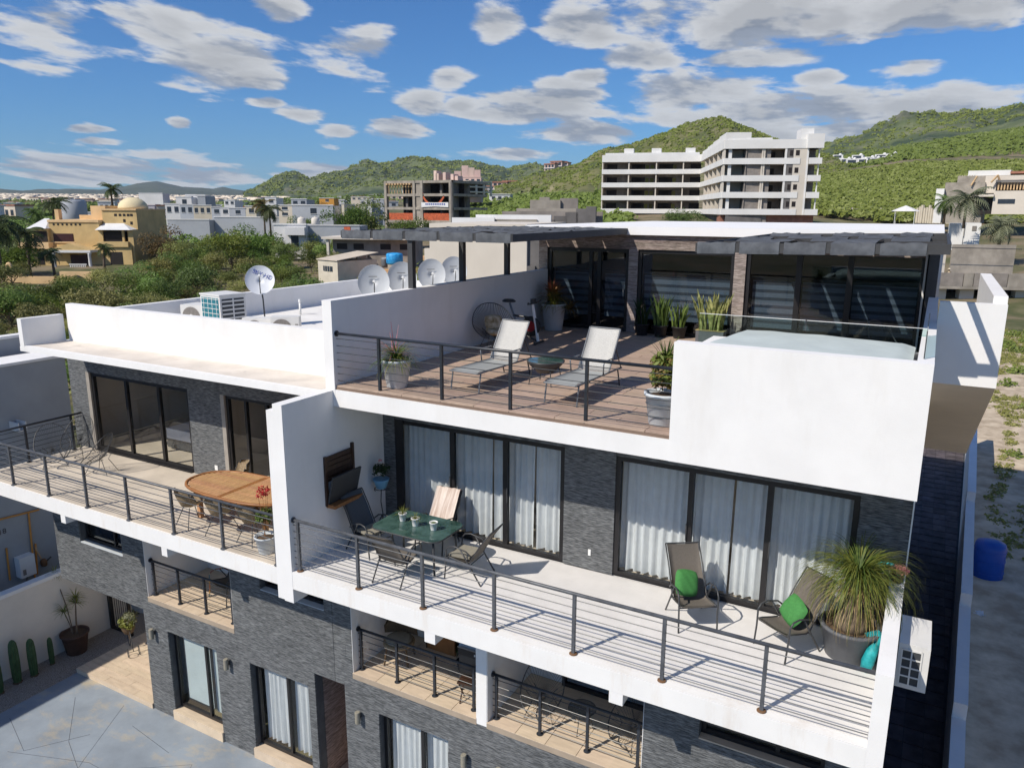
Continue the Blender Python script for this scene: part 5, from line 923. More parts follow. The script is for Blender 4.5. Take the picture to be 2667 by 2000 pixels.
# sandy lot beyond the boundary wall: a sheet laid over the terrain
V = []; F = []; nx, ny = 26, 44
for i in range(nx+1):
    for j in range(ny+1):
        y = 9+j*1.75; x = 1.15+(y-8)*.0359+i*(.2+.045*i)*1.1; V.append((x, y, ground(x,y)+.16+.10*mno.noise(Vector((x*.5,y*.4,4)))))
for i in range(nx):
    for j in range(ny): F.append((i*(ny+1)+j, (i+1)*(ny+1)+j, (i+1)*(ny+1)+j+1, i*(ny+1)+j+1))
struct(obj('vacant_lot', mesh_np('vacant_lot', V, F, 'sand'), None, smooth=True))
HAZE = 4.5e-5
# ================================================================ surroundings
def fy(px, py, Y): v = ray(px, py); k = (Y-CY)/v.y; return Vector((CX+v.x*k, Y, CZ+v.z*k))
def pd(px, py, dep): v = ray(px, py)*dep; return Vector((CX+v.x, CY+v.y, CZ+v.z))
class Fr:
    """a local frame: origin o, unit x along the facade (pixel a -> pixel b at given depths), y away from the viewer"""
    def __init__(s, a, b):
        s.o = Vector((a.x,a.y,0)); d = Vector((b.x-a.x,b.y-a.y,0)); s.w = d.length; s.x = d.normalized(); s.y = Vector((-s.x.y,s.x.x,0))
        if s.y.dot(s.o) < 0: s.y = -s.y
    def M(s): return Matrix(((s.x.x,s.y.x,0,s.o.x),(s.x.y,s.y.y,0,s.o.y),(0,0,1,0),(0,0,0,1)))
    def box(s, name, m, par, *bx):
        mb = MB()
        for b in bx: mb.box(*b)
        return mb.xform(s.M()).build(name, m, par)
def winrow(fr, par, xs, z0, z1, y=-.03, w=1.2, frame='town_white'):
    for x in xs:
        o = fr.box('window', 'window_far', par, (x,y,z0,x+w,y+.04,z1)); fr.box('sill', frame, o, (x-.1,y-.06,z0-.12,x+w+.1,y-.001,z0))
# ---------------------------------------------------------------- yellow villa with the dome
q = lambda x, y: (x*400/2212, 460+y*400/2212)
f = Fr(pd(*q(330,1100),126), pd(*q(1960,1100),126)); zz = lambda y: pd(*q(1100,y),126).z; X = lambda x: f.w*(x-330)/(1960-330)
t = thing('villa', 'two storey yellow ochre villa with a cream dome and columned porch', 'villa', pd(*q(1100,1300),126), world=True)
g0 = zz(1330); bx = f.box
bx('ground_floor', 'ochre', t, (X(470),0,g0-3,X(1900),14,zz(1010))); bx('upper_wall', 'ochre', t, (X(700),1.0,zz(1010),X(1420),13,zz(650))); bx('cornice', 'ochre2', t, (X(690),.85,zz(660),X(1425),13,zz(625)))
bx('tower', 'ochre', t, (X(1430),2.2,g0-2,X(1930),13,zz(470))); bx('tower_cornice', 'ochre2', t, (X(1425),2.0,zz(485),X(1935),13.2,zz(462))); bx('turret', 'ochre2', t, (X(1215),3.4,zz(650),X(1430),9,zz(420))); bx('roof_parapet', 'ochre2', t, (X(770),9,zz(640),X(1230),9.4,zz(560))); bx('chimney', 'ochre2', t, (X(705),3,zz(650),X(760),4,zz(475)))
cxd, rd = X(1680), X(1890)-X(1680); zd = zz(462)
MB().lathe([(rd*math.cos(R(a)), rd*.80*math.sin(R(a))) for a in range(0,91,9)], (cxd,7.2,zd), 30).xform(f.M()).build('dome', 'dome', t, True)
for k, x in enumerate((1625,1690,1750,1808,1855)): bx('window', 'dark_open', t, (X(x)-.22,2.17,zz(570),X(x)+.22,2.2,zz(535)))
for x, y in ((1745,635),(1845,670)): bx('window', 'dark_open', t, (X(x)-.2,2.17,zz(y+22),X(x)+.2,2.2,zz(y-22)))
for k in range(7): bx('vent', 'dark_open', t, (X(760+k*63),.96,zz(705),X(785+k*63),1.0,zz(680)))
o = bx('window', 'maroon', t, (X(750),.93,zz(942),X(1035),1.0,zz(825))); bx('frame', 'ochre2', o, (X(735),.85,zz(960),X(1050),.93,zz(942)))
o = bx('balcony_opening', 'dark_open', t, (X(1495),.55,zz(935),X(1770),2.1,zz(795))); bx('balcony_wall', 'ochre', t, (X(1425),-.3,zz(1010),X(1870),.4,zz(935))); bx('balcony_pier', 'ochre', t, (X(1425),.3,zz(935),X(1495),2.2,zz(760)), (X(1770),.3,zz(935),X(1800),.6,zz(760)), (X(1855),.3,g0-2,X(1930),2.2,zz(760)))
def hip(x0,x1,y0,y1,z0,z1,m,nm): MB().add([(x0,y0,z0),(x1,y0,z0),(x1,y1,z0),(x0,y1,z0),(x0+(x1-x0)*.1,y1-.5,z1),(x0+(x1-x0)*.35,y1-.5,z1)],[(0,1,5,4),(1,2,5),(0,4,3),(0,3,2,1),(2,3,4,5)]).xform(f.M()).build(nm, m, t)
hip(X(1420),X(1925),-.4,4.5,zz(765),zz(610),'villa_roof','porch_roof'); hip(X(440),X(720),-.4,5,zz(750),zz(610),'villa_roof','side_roof')
bx('left_wing', 'ochre', t, (X(470),.4,zz(1010),X(705),8,zz(750))); bx('left_opening', 'dark_open', t, (X(500),.3,zz(940),X(690),.45,zz(790))); bx('left_balcony', 'ochre2', t, (X(330),-1.2,zz(1040),X(775),.2,zz(950)))
MB().add([(X(830),-2.4,zz(1050)),(X(1410),-2.4,zz(1050)),(X(1110),-2.4,zz(955)),(X(830),0,zz(1050)),(X(1410),0,zz(1050)),(X(1110),0,zz(955))],[(0,1,2),(3,5,4),(0,2,5,3),(1,4,5,2),(0,3,4,1)]).xform(f.M()).build('pediment', 'ochre', t); bx('pediment_cornice', 'villa_roof', t, (X(820),-2.5,zz(1085),X(1420),0,zz(1050)))
bx('porch_door', 'maroon', t, (X(1010),-.05,g0,X(1310),.0,zz(1125))); bx('door', 'dark_open', t, (X(1580),-.05,g0,X(1760),.0,zz(1085))); bx('door', 'dark_open', t, (X(535),-.05,g0+.6,X(630),.0,zz(1090)))
for x in (880,1385,405): MB().lathe([(.42,0),(.30,.2),(.26,.5),(.24,zz(1090)-g0-.3),(.38,zz(1090)-g0)], (X(x),-2.1,g0), 12).xform(f.M()).build('column', 'villa_roof', t, True)
for k in range(9): bx('baluster', 'villa_roof', t, (X(1115+k*26),-2.6,g0,X(1115+k*26)+.14,-2.45,g0+.8))
bx('handrail', 'villa_roof', t, (X(1105),-2.65,g0+.8,X(1350),-2.4,g0+.95))
fw = Fr(pd(*q(-300,1500),104), pd(*q(1500,1500),104)); zw = lambda y: pd(*q(700,y),104).z; XW = lambda x: fw.w*(x+300)/1800
t = thing('garden_wall', 'apricot garden wall with an arched gate in front of the yellow villa', 'wall', pd(*q(700,1700),104), world=True)
fw.box('wall', 'ochre2', t, (XW(-300),0,zw(1800),XW(30),.4,zw(1470)), (XW(30),0,zw(1800),XW(90),.6,zw(1490)), (XW(310),0,zw(1800),XW(780),.4,zw(1440)))
fw.box('gate_house', 'ochre2', t, (XW(90),.02,zw(1530),XW(310),.42,zw(1400))); fw.box('gate_leaf', 'dark_open', t, (XW(92),.1,zw(1800),XW(308),.2,zw(1530)))
ar = MB(); c_, rr_ = XW(1110), XW(1265)-XW(1110); zt = zw(1365); n = 14
for k in range(n):
    a0, a1 = math.pi*k/n, math.pi*(k+1)/n; p = [(c_+rr_*math.cos(a0),zw(1600)+rr_*1.15*math.sin(a0)),(c_+rr_*math.cos(a1),zw(1600)+rr_*1.15*math.sin(a1))]
    ar.add([(p[0][0],0,p[0][1]),(p[1][0],0,p[1][1]),(p[1][0],0,zt),(p[0][0],0,zt),(p[0][0],.5,p[0][1]),(p[1][0],.5,p[1][1]),(p[1][0],.5,zt),(p[0][0],.5,zt)],[(0,1,2,3),(7,6,5,4),(3,2,6,7),(0,4,5,1)])
ar.xform(fw.M()).build('arch', 'ochre2', t); fw.box('arch_pier', 'ochre2', t, (XW(870),0,zw(1800),XW(955),.5,zt)); fw.box('arch_pier', 'ochre2', t, (XW(1265),0,zw(1800),XW(1340),.5,zt))
MB().tube([(XW(145)+math.cos(R(a))*(XW(185)-XW(145)),.2,zw(1390)+1.25*math.sin(R(a))) for a in range(0,181,15)], .22, 6).xform(fw.M()).build('bell_arch', 'ochre2', t, True)
# ---------------------------------------------------------------- concrete frame under construction
q = lambda x, y: (980+x*400/2212, 380+y*400/2212)
f = Fr(fy(*q(110,600),140), fy(*q(1080,600),140)); zz = lambda y: fy(*q(600,y),140).z; X = lambda x: f.w*(x-110)/970; bx = f.box
t = thing('concrete_frame_building', 'unfinished raw concrete block with orange netting and a sagging white banner', 'building', fy(*q(600,1175),140), world=True)
lv = [zz(500),zz(690),zz(885),zz(1072),zz(1230)]; dpt = 15
for i, z in enumerate(lv[:4]): bx('floor_slab', 'raw_concrete', t, (X(110),.1,z-.55,X(1080),dpt,z))
for x in (110,530,640,1045): bx('column', 'raw_concrete', t, (X(x),0,lv[4]-3,X(x)+(X(145)-X(110)),.8,lv[0]))
bx('core_wall', 'raw_concrete', t, (X(570),.3,lv[4]-3,X(640),4,lv[0])); bx('ground_wall', 'render_pale', t, (X(580),-.05,lv[4]-3,X(680),.28,lv[3]-.2))
for i in range(3):
    zb, zt = lv[i+1], lv[i]-.55
    bx('rear_wall', 'dark_open', t, (X(150),6,zb,X(1045),6.2,zt)); bx('inner_column', 'block_dark', t, (X(370),1.5,zb,X(400),2,zt), ); bx('inner_column', 'block_dark', t, (X(868),1.5,zb,X(895),2,zt))
for k in range(9): bx('prop', 'timber', t, (X(160+k*42),.5,lv[1],X(160+k*42)+.12,.62,lv[0]-.5)); bx('joist', 'timber', t, (X(160+k*42),-.5,lv[0]-.9,X(182+k*42),3,lv[0]-.56))
bx('ledger', 'timber', t, (X(150),.4,(lv[0]+lv[1])/2,X(530),.5,(lv[0]+lv[1])/2+.15))
fs_ = Fr(fy(*q(1080,600),140), pd(*q(1335,600),178)); bxs = fs_.box
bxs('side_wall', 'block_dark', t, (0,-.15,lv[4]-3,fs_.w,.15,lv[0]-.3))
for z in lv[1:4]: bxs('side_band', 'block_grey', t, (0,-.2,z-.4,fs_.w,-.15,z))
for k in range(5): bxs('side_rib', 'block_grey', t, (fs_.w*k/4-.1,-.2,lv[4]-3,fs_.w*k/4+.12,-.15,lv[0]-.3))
for (xa,xb) in ((170,530),(665,1040)): bx('orange_net', 'net_orange', t, (X(xa),.2,lv[3],X(xb),.26,lv[3]+1.5))
MB().add([(X(655+k*40),.1,lv[1]+.3-2.6*math.sin(math.pi*min(1,k/8.5))**.9*(1 if k > 0 else 0)+(1.4 if k == 0 else 0)) for k in range(9)]+[(X(655+k*40),.1,lv[1]-.35-2.6*math.sin(math.pi*min(1,k/8.5))**.9) for k in range(9)],[(k,k+1,10+k,9+k) for k in range(8)]).xform(f.M()).build('red_tarp', 'net_orange', t)
o = MB().add([(X(660),-.1,zz(885)),(X(850),-.1,zz(875)),(X(1040),-.1,zz(885)),(X(1040),-.1,zz(815)),(X(850),-.1,zz(818)),(X(660),-.1,zz(815))],[(0,1,4,5),(1,2,3,4)]).xform(f.M()).build('banner', 'banner', t)
for k in range(11): bx('lettering', 'text_blue', o, (X(720+k*26),-.14,zz(852),X(736+k*26),-.12,zz(830)))
for (x,h) in ((690,2.2),(720,1.6),(820,1.8),(930,1.4),(990,1.0)): bx('roof_block', 'town_pink', t, (X(x),4,lv[0],X(x+40),6,lv[0]+h))
# ---------------------------------------------------------------- long apartment block under construction
q6 = lambda x, y: (1750+x*400/2212, 320+y*400/2212); q5 = lambda x, y: (1300+x*500/2212, 300+y*500/2212)
t = thing('apartment_block', 'long white five storey apartment block under construction with a bent facade', 'building', pd(1880,566,152), world=True)
P = [pd(1566,500,197), pd(1822,500,192), pd(1880,500,153), pd(2127,500,150)]
rw = [295, 515, 758, 997, 1240, 1400]; zs = [pd(*q6(1000,y),151.5).z for y in rw]; band = 1.15
frs = [Fr(P[0],P[1]), Fr(P[1],P[2]), Fr(P[2],P[3])]
for fi, f in enumerate(frs):
    bx = f.box; w = f.w; x0 = 0; 
    for i, z in enumerate(zs[:5]):
        xe = w*.80 if fi == 2 and i > 0 else w
        bx('balcony_band', 'plaster_white', t, (0,-.12,z-band,xe,.12,z+(.55 if i == 0 else 0))); bx('floor_slab', 'render_pale', t, (0,.12,z-band,w,9,z-band+.3))
        if fi == 2 and i > 0: bx('balcony_band', 'plaster_white', t, (w*.89,-.5,z-band,w+.4,.1,z))
    for i in range(4):
        zt, zb = zs[i]-band, zs[i+1]-band+.3
        bx('rear_wall', 'block_grey', t, (0,4.2,zb,w,4.4,zt))
        if fi == 0: xs = [w*a for a in (0,.27,.55,.82)]
        elif fi == 1: xs = [w*a for a in (.18,.36,.54,.72,.9)]
        else: xs = [w*a for a in (.0,.40,.42,.655)]
        for x in xs: bx('partition', 'render_pale', t, (x,.15,zb,x+.28,4.2,zt))
        drs = {0:(.04,.30,.33,.58,.62,.9), 1:(), 2:(.50,)}[fi]
        for a in drs: bx('door_opening', 'dark_open', t, (w*a,4.1,zb,w*a+(2.6 if fi == 0 else 1.3),4.18,zb+2.3))
        if fi == 0:
            for a in (.44,.49,.72): bx('window_opening', 'leaf_scrub', t, (w*a,4.05,zb+.9,w*a+.9,4.18,zb+2.1))
        if fi == 2:
            bx('recess_wall', 'block_dark', t, (w*.10,4.0,zb,w*.33,4.19,zt)); o = bx('stair_window', 'dark_open', t, (w*.75,-.05,zb+1.3,w*.79,.1,zb+2.3)); bx('stair_window', 'dark_open', t, (w*.69,-.05,zb+1.3,w*.72,.1,zb+2.3))
            bx('end_column', 'plaster_white', t, (w*.99,.1,zb,w,.6,zt)); bx('pier', 'plaster_white', t, (w*.05,.4,zb,w*.085,.9,zt))
    if fi == 2:
        bx('stair_tower', 'render_pale', t, (w*.73,-.02,zs[4]-band,w*.87,4,zs[0])); bx('stair_panel', 'block_dark', t, (w*.655,.02,zs[4]-band,w*.73,4,zs[0])); bx('roof_room', 'plaster_white', t, (w*.80,1,zs[0],w*.93,6,zs[0]+2.6)); bx('roof_parapet', 'plaster_white', t, (w*.86,-.6,zs[0]-band,w+.5,6,zs[0]+1.5)); bx('roof_slab', 'plaster_white', t, (w*.02,.2,zs[0]+.3,w*.5,8,zs[0]+.9)); bx('blade_wall', 'plaster_white', t, (w*.64,-.05,zs[4]-band,w*.66,.4,zs[0])); bx('blade_wall', 'plaster_white', t, (w*.865,-.05,zs[4]-band,w*.885,.4,zs[0]))
    if fi == 0:
        for a in (.22,.50,.84): bx('roof_block', 'plaster_white', t, (w*a,1,zs[0]+.5,w*a+2.4,4,zs[0]+2.2))
        bx('roof_slab', 'plaster_white', t, (w*.03,.5,zs[0]+.5,w*.98,8,zs[0]+1.1))
    if fi == 1:
        for k in range(4): bx('roof_step', 'plaster_white', t, (w*k/4,.2,zs[0]+.4,w*(k+1)/4,5,zs[0]+1.2+k*.25))
    bx('base_wall', 'tile_red' if fi == 2 else 'block_dark', t, (0,1,zs[5]-6,w,8,zs[4]-band))
    bx('block_core', 'block_grey', t, (0.2,4.5,zs[5]-4,w-.2,9,zs[0]-band))
# ---------------------------------------------------------------- pale rendered neighbour with stepped block walls (behind the left pergola)
f = Fr(pd(1105,640,46), pd(1372,640,44)); bx = f.box; zr = lambda y: pd(1230,y,45).z
t = thing('neighbour_building', 'pale rendered building with stepped grey block walls behind the pergola posts', 'building', pd(1240,740,45), world=True)
bx('rendered_wall', 'render_pale', t, (.35,0,-7,f.w,.3,zr(583))); bx('rendered_wall', 'render_pale', t, (0,.002,-7,.35,.302,zr(650))); bx('roof', 'render_pale', t, (.35,.3,zr(583)-.2,f.w,9,zr(583)))
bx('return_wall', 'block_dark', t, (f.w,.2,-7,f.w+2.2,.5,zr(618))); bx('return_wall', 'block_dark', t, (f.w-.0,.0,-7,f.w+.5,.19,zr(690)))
f2 = Fr(pd(1177,575,62), pd(1530,575,60)); b2 = f2.box; z2 = lambda y: pd(1350,y,61).z; X2 = lambda px: f2.w*(px-1177)/353
b2('white_parapet', 'roof_bright', t, (0,0,z2(600),X2(1290),.3,z2(568))); b2('white_parapet', 'roof_bright', t, (X2(1237),.5,z2(600),X2(1435),.8,z2(560))); b2('block_wall', 'raw_concrete', t, (X2(1285),.2,z2(600),X2(1400),.45,z2(572)))
for (a,b,y,m) in ((1288,1560,551,'block_grey'),(1325,1540,543,'raw_concrete'),(1356,1440,519,'raw_concrete'),(1380,1408,511,'raw_concrete'),(1438,1487,514,'block_grey')): b2('block_wall', m, t, (X2(a),3.0+(560-y)*.05,z2(600),X2(b),3.3+(560-y)*.05,z2(y)))
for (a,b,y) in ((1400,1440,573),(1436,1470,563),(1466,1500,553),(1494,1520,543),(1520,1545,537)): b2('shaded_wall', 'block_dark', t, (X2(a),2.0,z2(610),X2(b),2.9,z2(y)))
# ---------------------------------------------------------------- shed, fence, tarp tank, low buildings
q = lambda x, y: (700+x*400/2212, 440+y*400/2212)
f = Fr(pd(*q(710,1400),98), pd(*q(990,1400),95)); bx = f.box; z_ = lambda y: pd(*q(850,y),96).z; t = thing('shed', 'small beige site shed with a sloping roof and one barred window', 'shed', pd(*q(850,1590),96), world=True)
bx('wall', 'shed_wall', t, (0,0,z_(1600)-1,f.w,6,z_(1325))); MB().add([(-.15,-.15,z_(1320)),(f.w+.15,-.15,z_(1320)),(f.w+.15,6.2,z_(1225)),(-.15,6.2,z_(1225)),(-.15,-.15,z_(1310)),(f.w+.15,-.15,z_(1310)),(f.w+.15,6.2,z_(1215)),(-.15,6.2,z_(1215))],[(0,3,2,1),(4,5,6,7),(0,1,5,4),(1,2,6,5),(2,3,7,6),(3,0,4,7)]).xform(f.M()).build('roof', 'shed_roof', t); o = bx('window', 'window_far', t, (f.w*.28,-.05,z_(1480),f.w*.75,0,z_(1405))); [bx('bar', 'shed_wall', o, (f.w*a,-.09,z_(1480),f.w*a+.06,-.051,z_(1405))) for a in (.38,.5,.62)]
t = thing('panel_fence', 'brown panel fence with pale posts running back from the shed', 'fence', pd(*q(1600,1350),110), world=True); A_, B_ = pd(*q(1290,1480),101), pd(*q(2050,1300),150); f = Fr(A_,B_); n = 9; zt0, zt1 = pd(*q(1290,1240),101).z, pd(*q(2050,1130),150).z
for k in range(n): f.box('panel', 'fence_panel', t, (f.w*k/n+.15,0,-6,f.w*(k+1)/n-.15,.2,zt0+(zt1-zt0)*k/n)); f.box('post', 'shed_wall', t, (f.w*k/n-.15,-.1,-6,f.w*k/n+.15,.25,zt0+(zt1-zt0)*k/n+.1))
p = pd(*q(1815,1400),92); t = thing('water_tank', 'blue wrapped water tank on the orange dirt by the panel fence', 'tank', (p.x,p.y,p.z)); MB().lathe([(.85,0),(1.0,.2),(1.0,1.15),(.9,1.3),(.4,1.38)], (0,0,.2), 20).build('wrap', 'blue_tarp', t, True); MB().lathe([(.8,-.4),(.85,.2)], (0,0,0), 16).build('stand', 'rock', t)
p = pd(*q(1670,1420),94); t = thing('barrel', 'dark barrel standing left of the blue wrapped tank', 'barrel', (p.x,p.y,p.z)); MB().lathe([(.35,0),(.4,.3),(.4,.9),(.35,1.1)], (0,0,0), 14).build('body', 'grey_pot', t, True); MB().lathe([(.37,1.1),(.3,1.14)], (0,0,0), 14).build('lid', 'pale_pot', t)
mat('dirt_orange', (0.50,0.30,0.14), 0.95, 0.25, 0.6, 0.3, 3)
dg_ = MB().add([gpt(930,84,.35),gpt(1140,76,.35),gpt(1150,125,.5),gpt(960,118,.5)],[(0,1,2,3)])
struct(dg_.build('dirt_yard', 'dirt_orange'))
def house(name, label, box_px, dep, m, storeys=1, wins=3, roof=None, side=None, dd=9, group='houses of the town', cap=None, base_drop=4):
    xl, xr, yt, yb = box_px; f = Fr(pd(xl,yb,dep), pd(xr,yb,dep)); zt, zb = pd((xl+xr)/2,yt,dep).z, pd((xl+xr)/2,yb,dep).z; t = thing(name, label, 'house', pd((xl+xr)/2,yb,dep), 0, group, world=True)
    f.box('wall', m, t, (0,0,zb-base_drop,f.w,dd,zt)); f.box('parapet', cap or m, t, (-.12,-.12,zt,f.w+.12,.25,zt+.25)); hgt = (zt-zb)/storeys
    for s in range(storeys):
        for k in range(wins):
            x = f.w*(k+.5)/wins-.55; wd = min(1.5, f.w/wins*.55); z0 = zb+hgt*s+hgt*.30; o = f.box('window', 'window_far', t, (x,-.05,z0,x+wd,.0,z0+hgt*.48)); f.box('sill', 'town_white', o, (x-.08,-.12,z0-.12,x+wd+.08,-.051,z0))
    if roof: f.box('roof', roof, t, (-.3,-.3,zt+.001,f.w+.3,dd+.3,zt+.35))
    return t, f, zt
t, f, zt = house('white_house', 'low white house with two cream roof tanks behind the shrubs', (716,800,586,650), 134, 'town_white', 1, 0)
f.box('door_recess', 'window_far', t, (f.w*.52,-.05,zt-4.4,f.w*.75,.0,zt-1.6)); f.box('canopy', 'town_white', t, (f.w*.4,-1.2,zt-1.7,f.w,-.06,zt-.4)); f.box('side_wing', 'town_grey', t, (f.w+.01,1.5,zt-9,f.w*2.6,9,zt-.15)); f.box('wing_cap', 'town_white', t, (f.w,1.4,zt-.15,f.w*2.6,1.7,zt+.05))
for k, x in enumerate((786,822)):
    p = pd(x,586,136); tk = thing('roof_tank', ('left','right')[k]+' cream water tank on the low white house', 'tank', (p.x,p.y,zt+.02), 0, 'cream roof tanks'); MB().lathe([(.68,0),(.72,.1),(.72,.95),(.55,1.2),(.2,1.32)], (0,0,0), 16).build('body', 'tank_cream', tk, True); MB().lathe([(.2,1.32),(.2,1.4),(.05,1.42)], (0,0,0), 12).build('lid', 'tank_cream', tk)
f = Fr(pd(857,655,108), pd(1075,655,106)); bx = f.box; z_ = lambda y: pd(960,y,107).z; t = thing('long_low_building', 'long unfinished grey building with a thin flat roof and dark openings', 'building', pd(960,655,107), world=True)
bx('roof', 'render_pale', t, (-.4,-1.6,z_(623),f.w,6,z_(617))); bx('wall', 'block_grey', t, (.6,0,-7,f.w,5,z_(623)))
for a in (.10,.30,.62,.85): bx('opening', 'dark_open', t, (f.w*a,-.04,z_(650),f.w*a+1.5,.0,z_(635)))
bx('pier', 'render_pale', t, (.2,-1.3,-7,.55,-.9,z_(623)))
for k,(px_,m_,h_) in enumerate(((895,'net_orange',1.3),(915,'net_orange',.9))): bx('roof_frame', m_, t, (f.w*(.16+.10*k),1,z_(617),f.w*(.16+.10*k)+.9,1.3,z_(617)+h_))
# town rows: (left,right,top,bottom, depth, material, storeys, windows, label)
TOWN = [(432,470,532,562,238,'town_white',1,2,'white terrace house at the left end of the modern row'),(470,505,534,562,238,'town_grey',1,2,'grey terrace house second in the modern row'),(505,552,536,562,238,'town_cream',1,3,'cream terrace house with a brown pergola in the modern row'),(552,575,541,562,238,'town_grey',1,1,'dark grey block in the middle of the modern row'),(575,598,542,562,238,'town_white',1,1,'white terrace house right of the dark block'),(598,640,543,564,236,'town_grey',1,1,'blue grey house with one tall window'),(640,668,538,562,236,'town_cream',1,1,'cream house right of the blue grey one'),
 (460,500,514,540,262,'town_white',1,1,'bright white cube house above the modern row'),(485,535,509,535,266,'town_white',2,2,'tall white house with stair block above the modern row'),(516,536,512,536,258,'town_grey',1,0,'small shaded cube beside the tall white house'),(584,612,522,536,300,'town_white',1,2,'pale blue topped pavilion on the rise'),(691,720,515,534,280,'town_white',1,1,'white cube house on the hill foot'),
 (727,782,536,566,200,'town_cream',2,2,'cream two storey house left of the grey one'),(760,800,520,555,215,'town_grey',2,2,'grey two storey house under the brown trees'),(796,812,536,552,196,'town_white',1,1,'narrow white house front between grey walls'),(762,868,536,566,188,'town_grey',1,1,'broad grey windowless house with a white corner'),
 (939,968,521,540,236,'town_white',1,2,'white house with red framed windows'),(968,1000,520,538,238,'town_grey',1,0,'blue grey house beside the concrete frame'),(832,870,517,528,330,'town_orange',1,1,'orange house among brown trees'),(914,970,514,522,420,'town_cream',1,4,'low cream row with red roof on the plain'),(890,897,531,552,190,'town_cream',1,0,'narrow yellow gable wall among trees'),
 (362,424,504,516,430,'town_white',2,0,'long white unfinished two storey block near the horizon')]
for (a,b,c,d,dep,m_,st,wn,lab) in TOWN:
    t, f, zt = house('town_house', lab, (a,b,c,d), dep, m_, st, wn, cap='town_white', base_drop=6)
t, f, zt = house('compound_wall', 'long grey shaded compound wall below the modern row', (440,548,573,617), 205, 'town_grey', 1, 0, cap='town_white'); t['category'] = 'wall'
t, f, zt = house('compound_wall', 'long grey shaded wall behind the bright green tree', (560,735,567,600), 208, 'town_grey', 1, 0, cap='town_white'); t['category'] = 'wall'
p = pd(195,556,215); t = thing('water_tower', 'round white and blue grey tank tower behind the villa', 'tower', (p.x,p.y,p.z-6)); MB().lathe([(3.2,0),(3.2,9.3),(3.0,9.5)], (0,0,0), 20).build('tank', 'town_grey', t, True); MB().tube([(0,0,9.4),(0,0,9.9)], 2.8, 16).build('top', 'town_white', t)
# more distant houses on the plain, each standing on the terrain
rr = random.Random(11); tones = ('town_white','town_cream','town_pink','town_grey'); used = {}
side_words = ('left of the villa dome','right of the villa dome','below the far blue ridge','below the rocky green hill')
hp = None; protos = []
for m_ in tones:
    hp = thing('small_house', 'small %s house on the far plain' % m_.split('_')[1], 'house', (0,0,0), 0, 'small houses on the far plain'); B('wall', m_, hp, (-4,-3.5,-2,4,3.5,3.1)); B('roof', 'tile_red' if m_ in ('town_pink','town_cream') else 'town_white', hp, (-4.3,-3.8,3.101,4.3,3.8,3.4)); [B('window', 'window_far', hp, (x,-3.56,.9,x+1.3,-3.5,2.2)) for x in (-3,-.6,1.8)]; protos.append(hp)
for k in range(110):
    u = rr.uniform(-60,700) if k < 74 else rr.uniform(880,1330); d = rr.uniform(330,1150)**1.0; p = gpt(u,d,.3); pr = protos[rr.choice((0,0,1,1,2,3))]
    lab = pr['label']; o = pr if 'placed' not in pr.keys() else dup(pr, lab, (0,0,0)); pr['placed'] = 1
    o.location = p; o.rotation_euler = (0,0,rr.uniform(-.5,.5)+R(25)); o.scale = (rr.uniform(.9,1.7),rr.uniform(.9,1.4),rr.choice((1,1,1.8)))
for pr in bpy.data.objects:
    if 'placed' in pr.keys(): del pr['placed']
r = np.random.RandomState(5); n = 2600; uu = r.uniform(-100,760,n); dd_ = r.uniform(1100,4200,n); V = []; F = []
for k in range(n):
    x, y = colxy(uu[k], dd_[k]); z = terr(uu[k], dd_[k]); s = r.uniform(3,6); h = r.uniform(2,6); b = len(V)
    V += [(x-s,y-s,z-3),(x+s,y-s,z-3),(x+s,y+s,z-3),(x-s,y+s,z-3),(x-s,y-s,z+h),(x+s,y-s,z+h),(x+s,y+s,z+h),(x-s,y+s,z+h)]; F += [tuple(b+i for i in f_) for f_ in ((4,5,6,7),(0,1,5,4),(1,2,6,5),(2,3,7,6),(3,0,4,7))]
tag(obj('distant_town', mesh_np('distant_town', V, F, 'town_cream'), None), 'pale specks of the distant town below the blue ridge', 'town', kind='stuff')
# villas on the right hillside and below the rocky hill
vp = thing('hillside_villa', 'white terraced villa on the green hillside', 'villa', (0,0,0), 0, 'white villas in rows on the right hillside'); B('lower_wall', 'town_white', vp, (-3.6,-3,-9,3.6,3,1.6)); B('upper_wall', 'town_white', vp, (-2.8,-1.5,1.6,3.2,3,4.4)); B('terrace_parapet', 'town_white', vp, (-3.7,-3.1,1.6,3.7,-2.9,2.3)); B('opening', 'window_far', vp, (-2.8,-3.06,-.6,-.3,-3.0,1.2)); B('opening', 'window_far', vp, (.5,-3.06,-.6,2.8,-3.0,1.2)); B('opening', 'window_far', vp, (-2.0,-1.56,2.1,2.2,-1.5,3.9)); MB().lathe([(1.0,4.4),(.9,4.9),(.5,5.3),(.1,5.5)], (1.6,.5,0), 12).build('dome', 'town_white', vp, True)
vl = [(2180,418),(2202,428),(2216,433),(2232,420),(2246,430),(2262,424),(2278,430),(2293,418),(2309,426),(2322,416),(2338,424),(2352,424),(2366,419),(2384,415),(2400,412),(2418,418),(2434,412),(2450,411),(2466,413),(2482,411),(2497,412),(2530,418),(2545,412),(2560,410),(2578,413),(2594,411),(2612,412),(2628,410),(2645,412),(2662,410)]
first = True
for (a,b) in vl:
    d_ = 410+(440-b)*1.5; p = pd(a,b+4,d_); lab = 'white terraced villa on the right hillside, in the %s row' % ('lower left' if b > 421 else 'upper left' if a < 2340 else 'middle' if a < 2510 else 'far right')
    o = vp if first else dup(vp, lab, (0,0,0)); o['label'] = lab; first = False; o.location = p; o.rotation_euler = (0,0,rr.uniform(-.25,.25)); o.scale = (rr.uniform(.85,1.15),1,rr.uniform(.85,1.1))
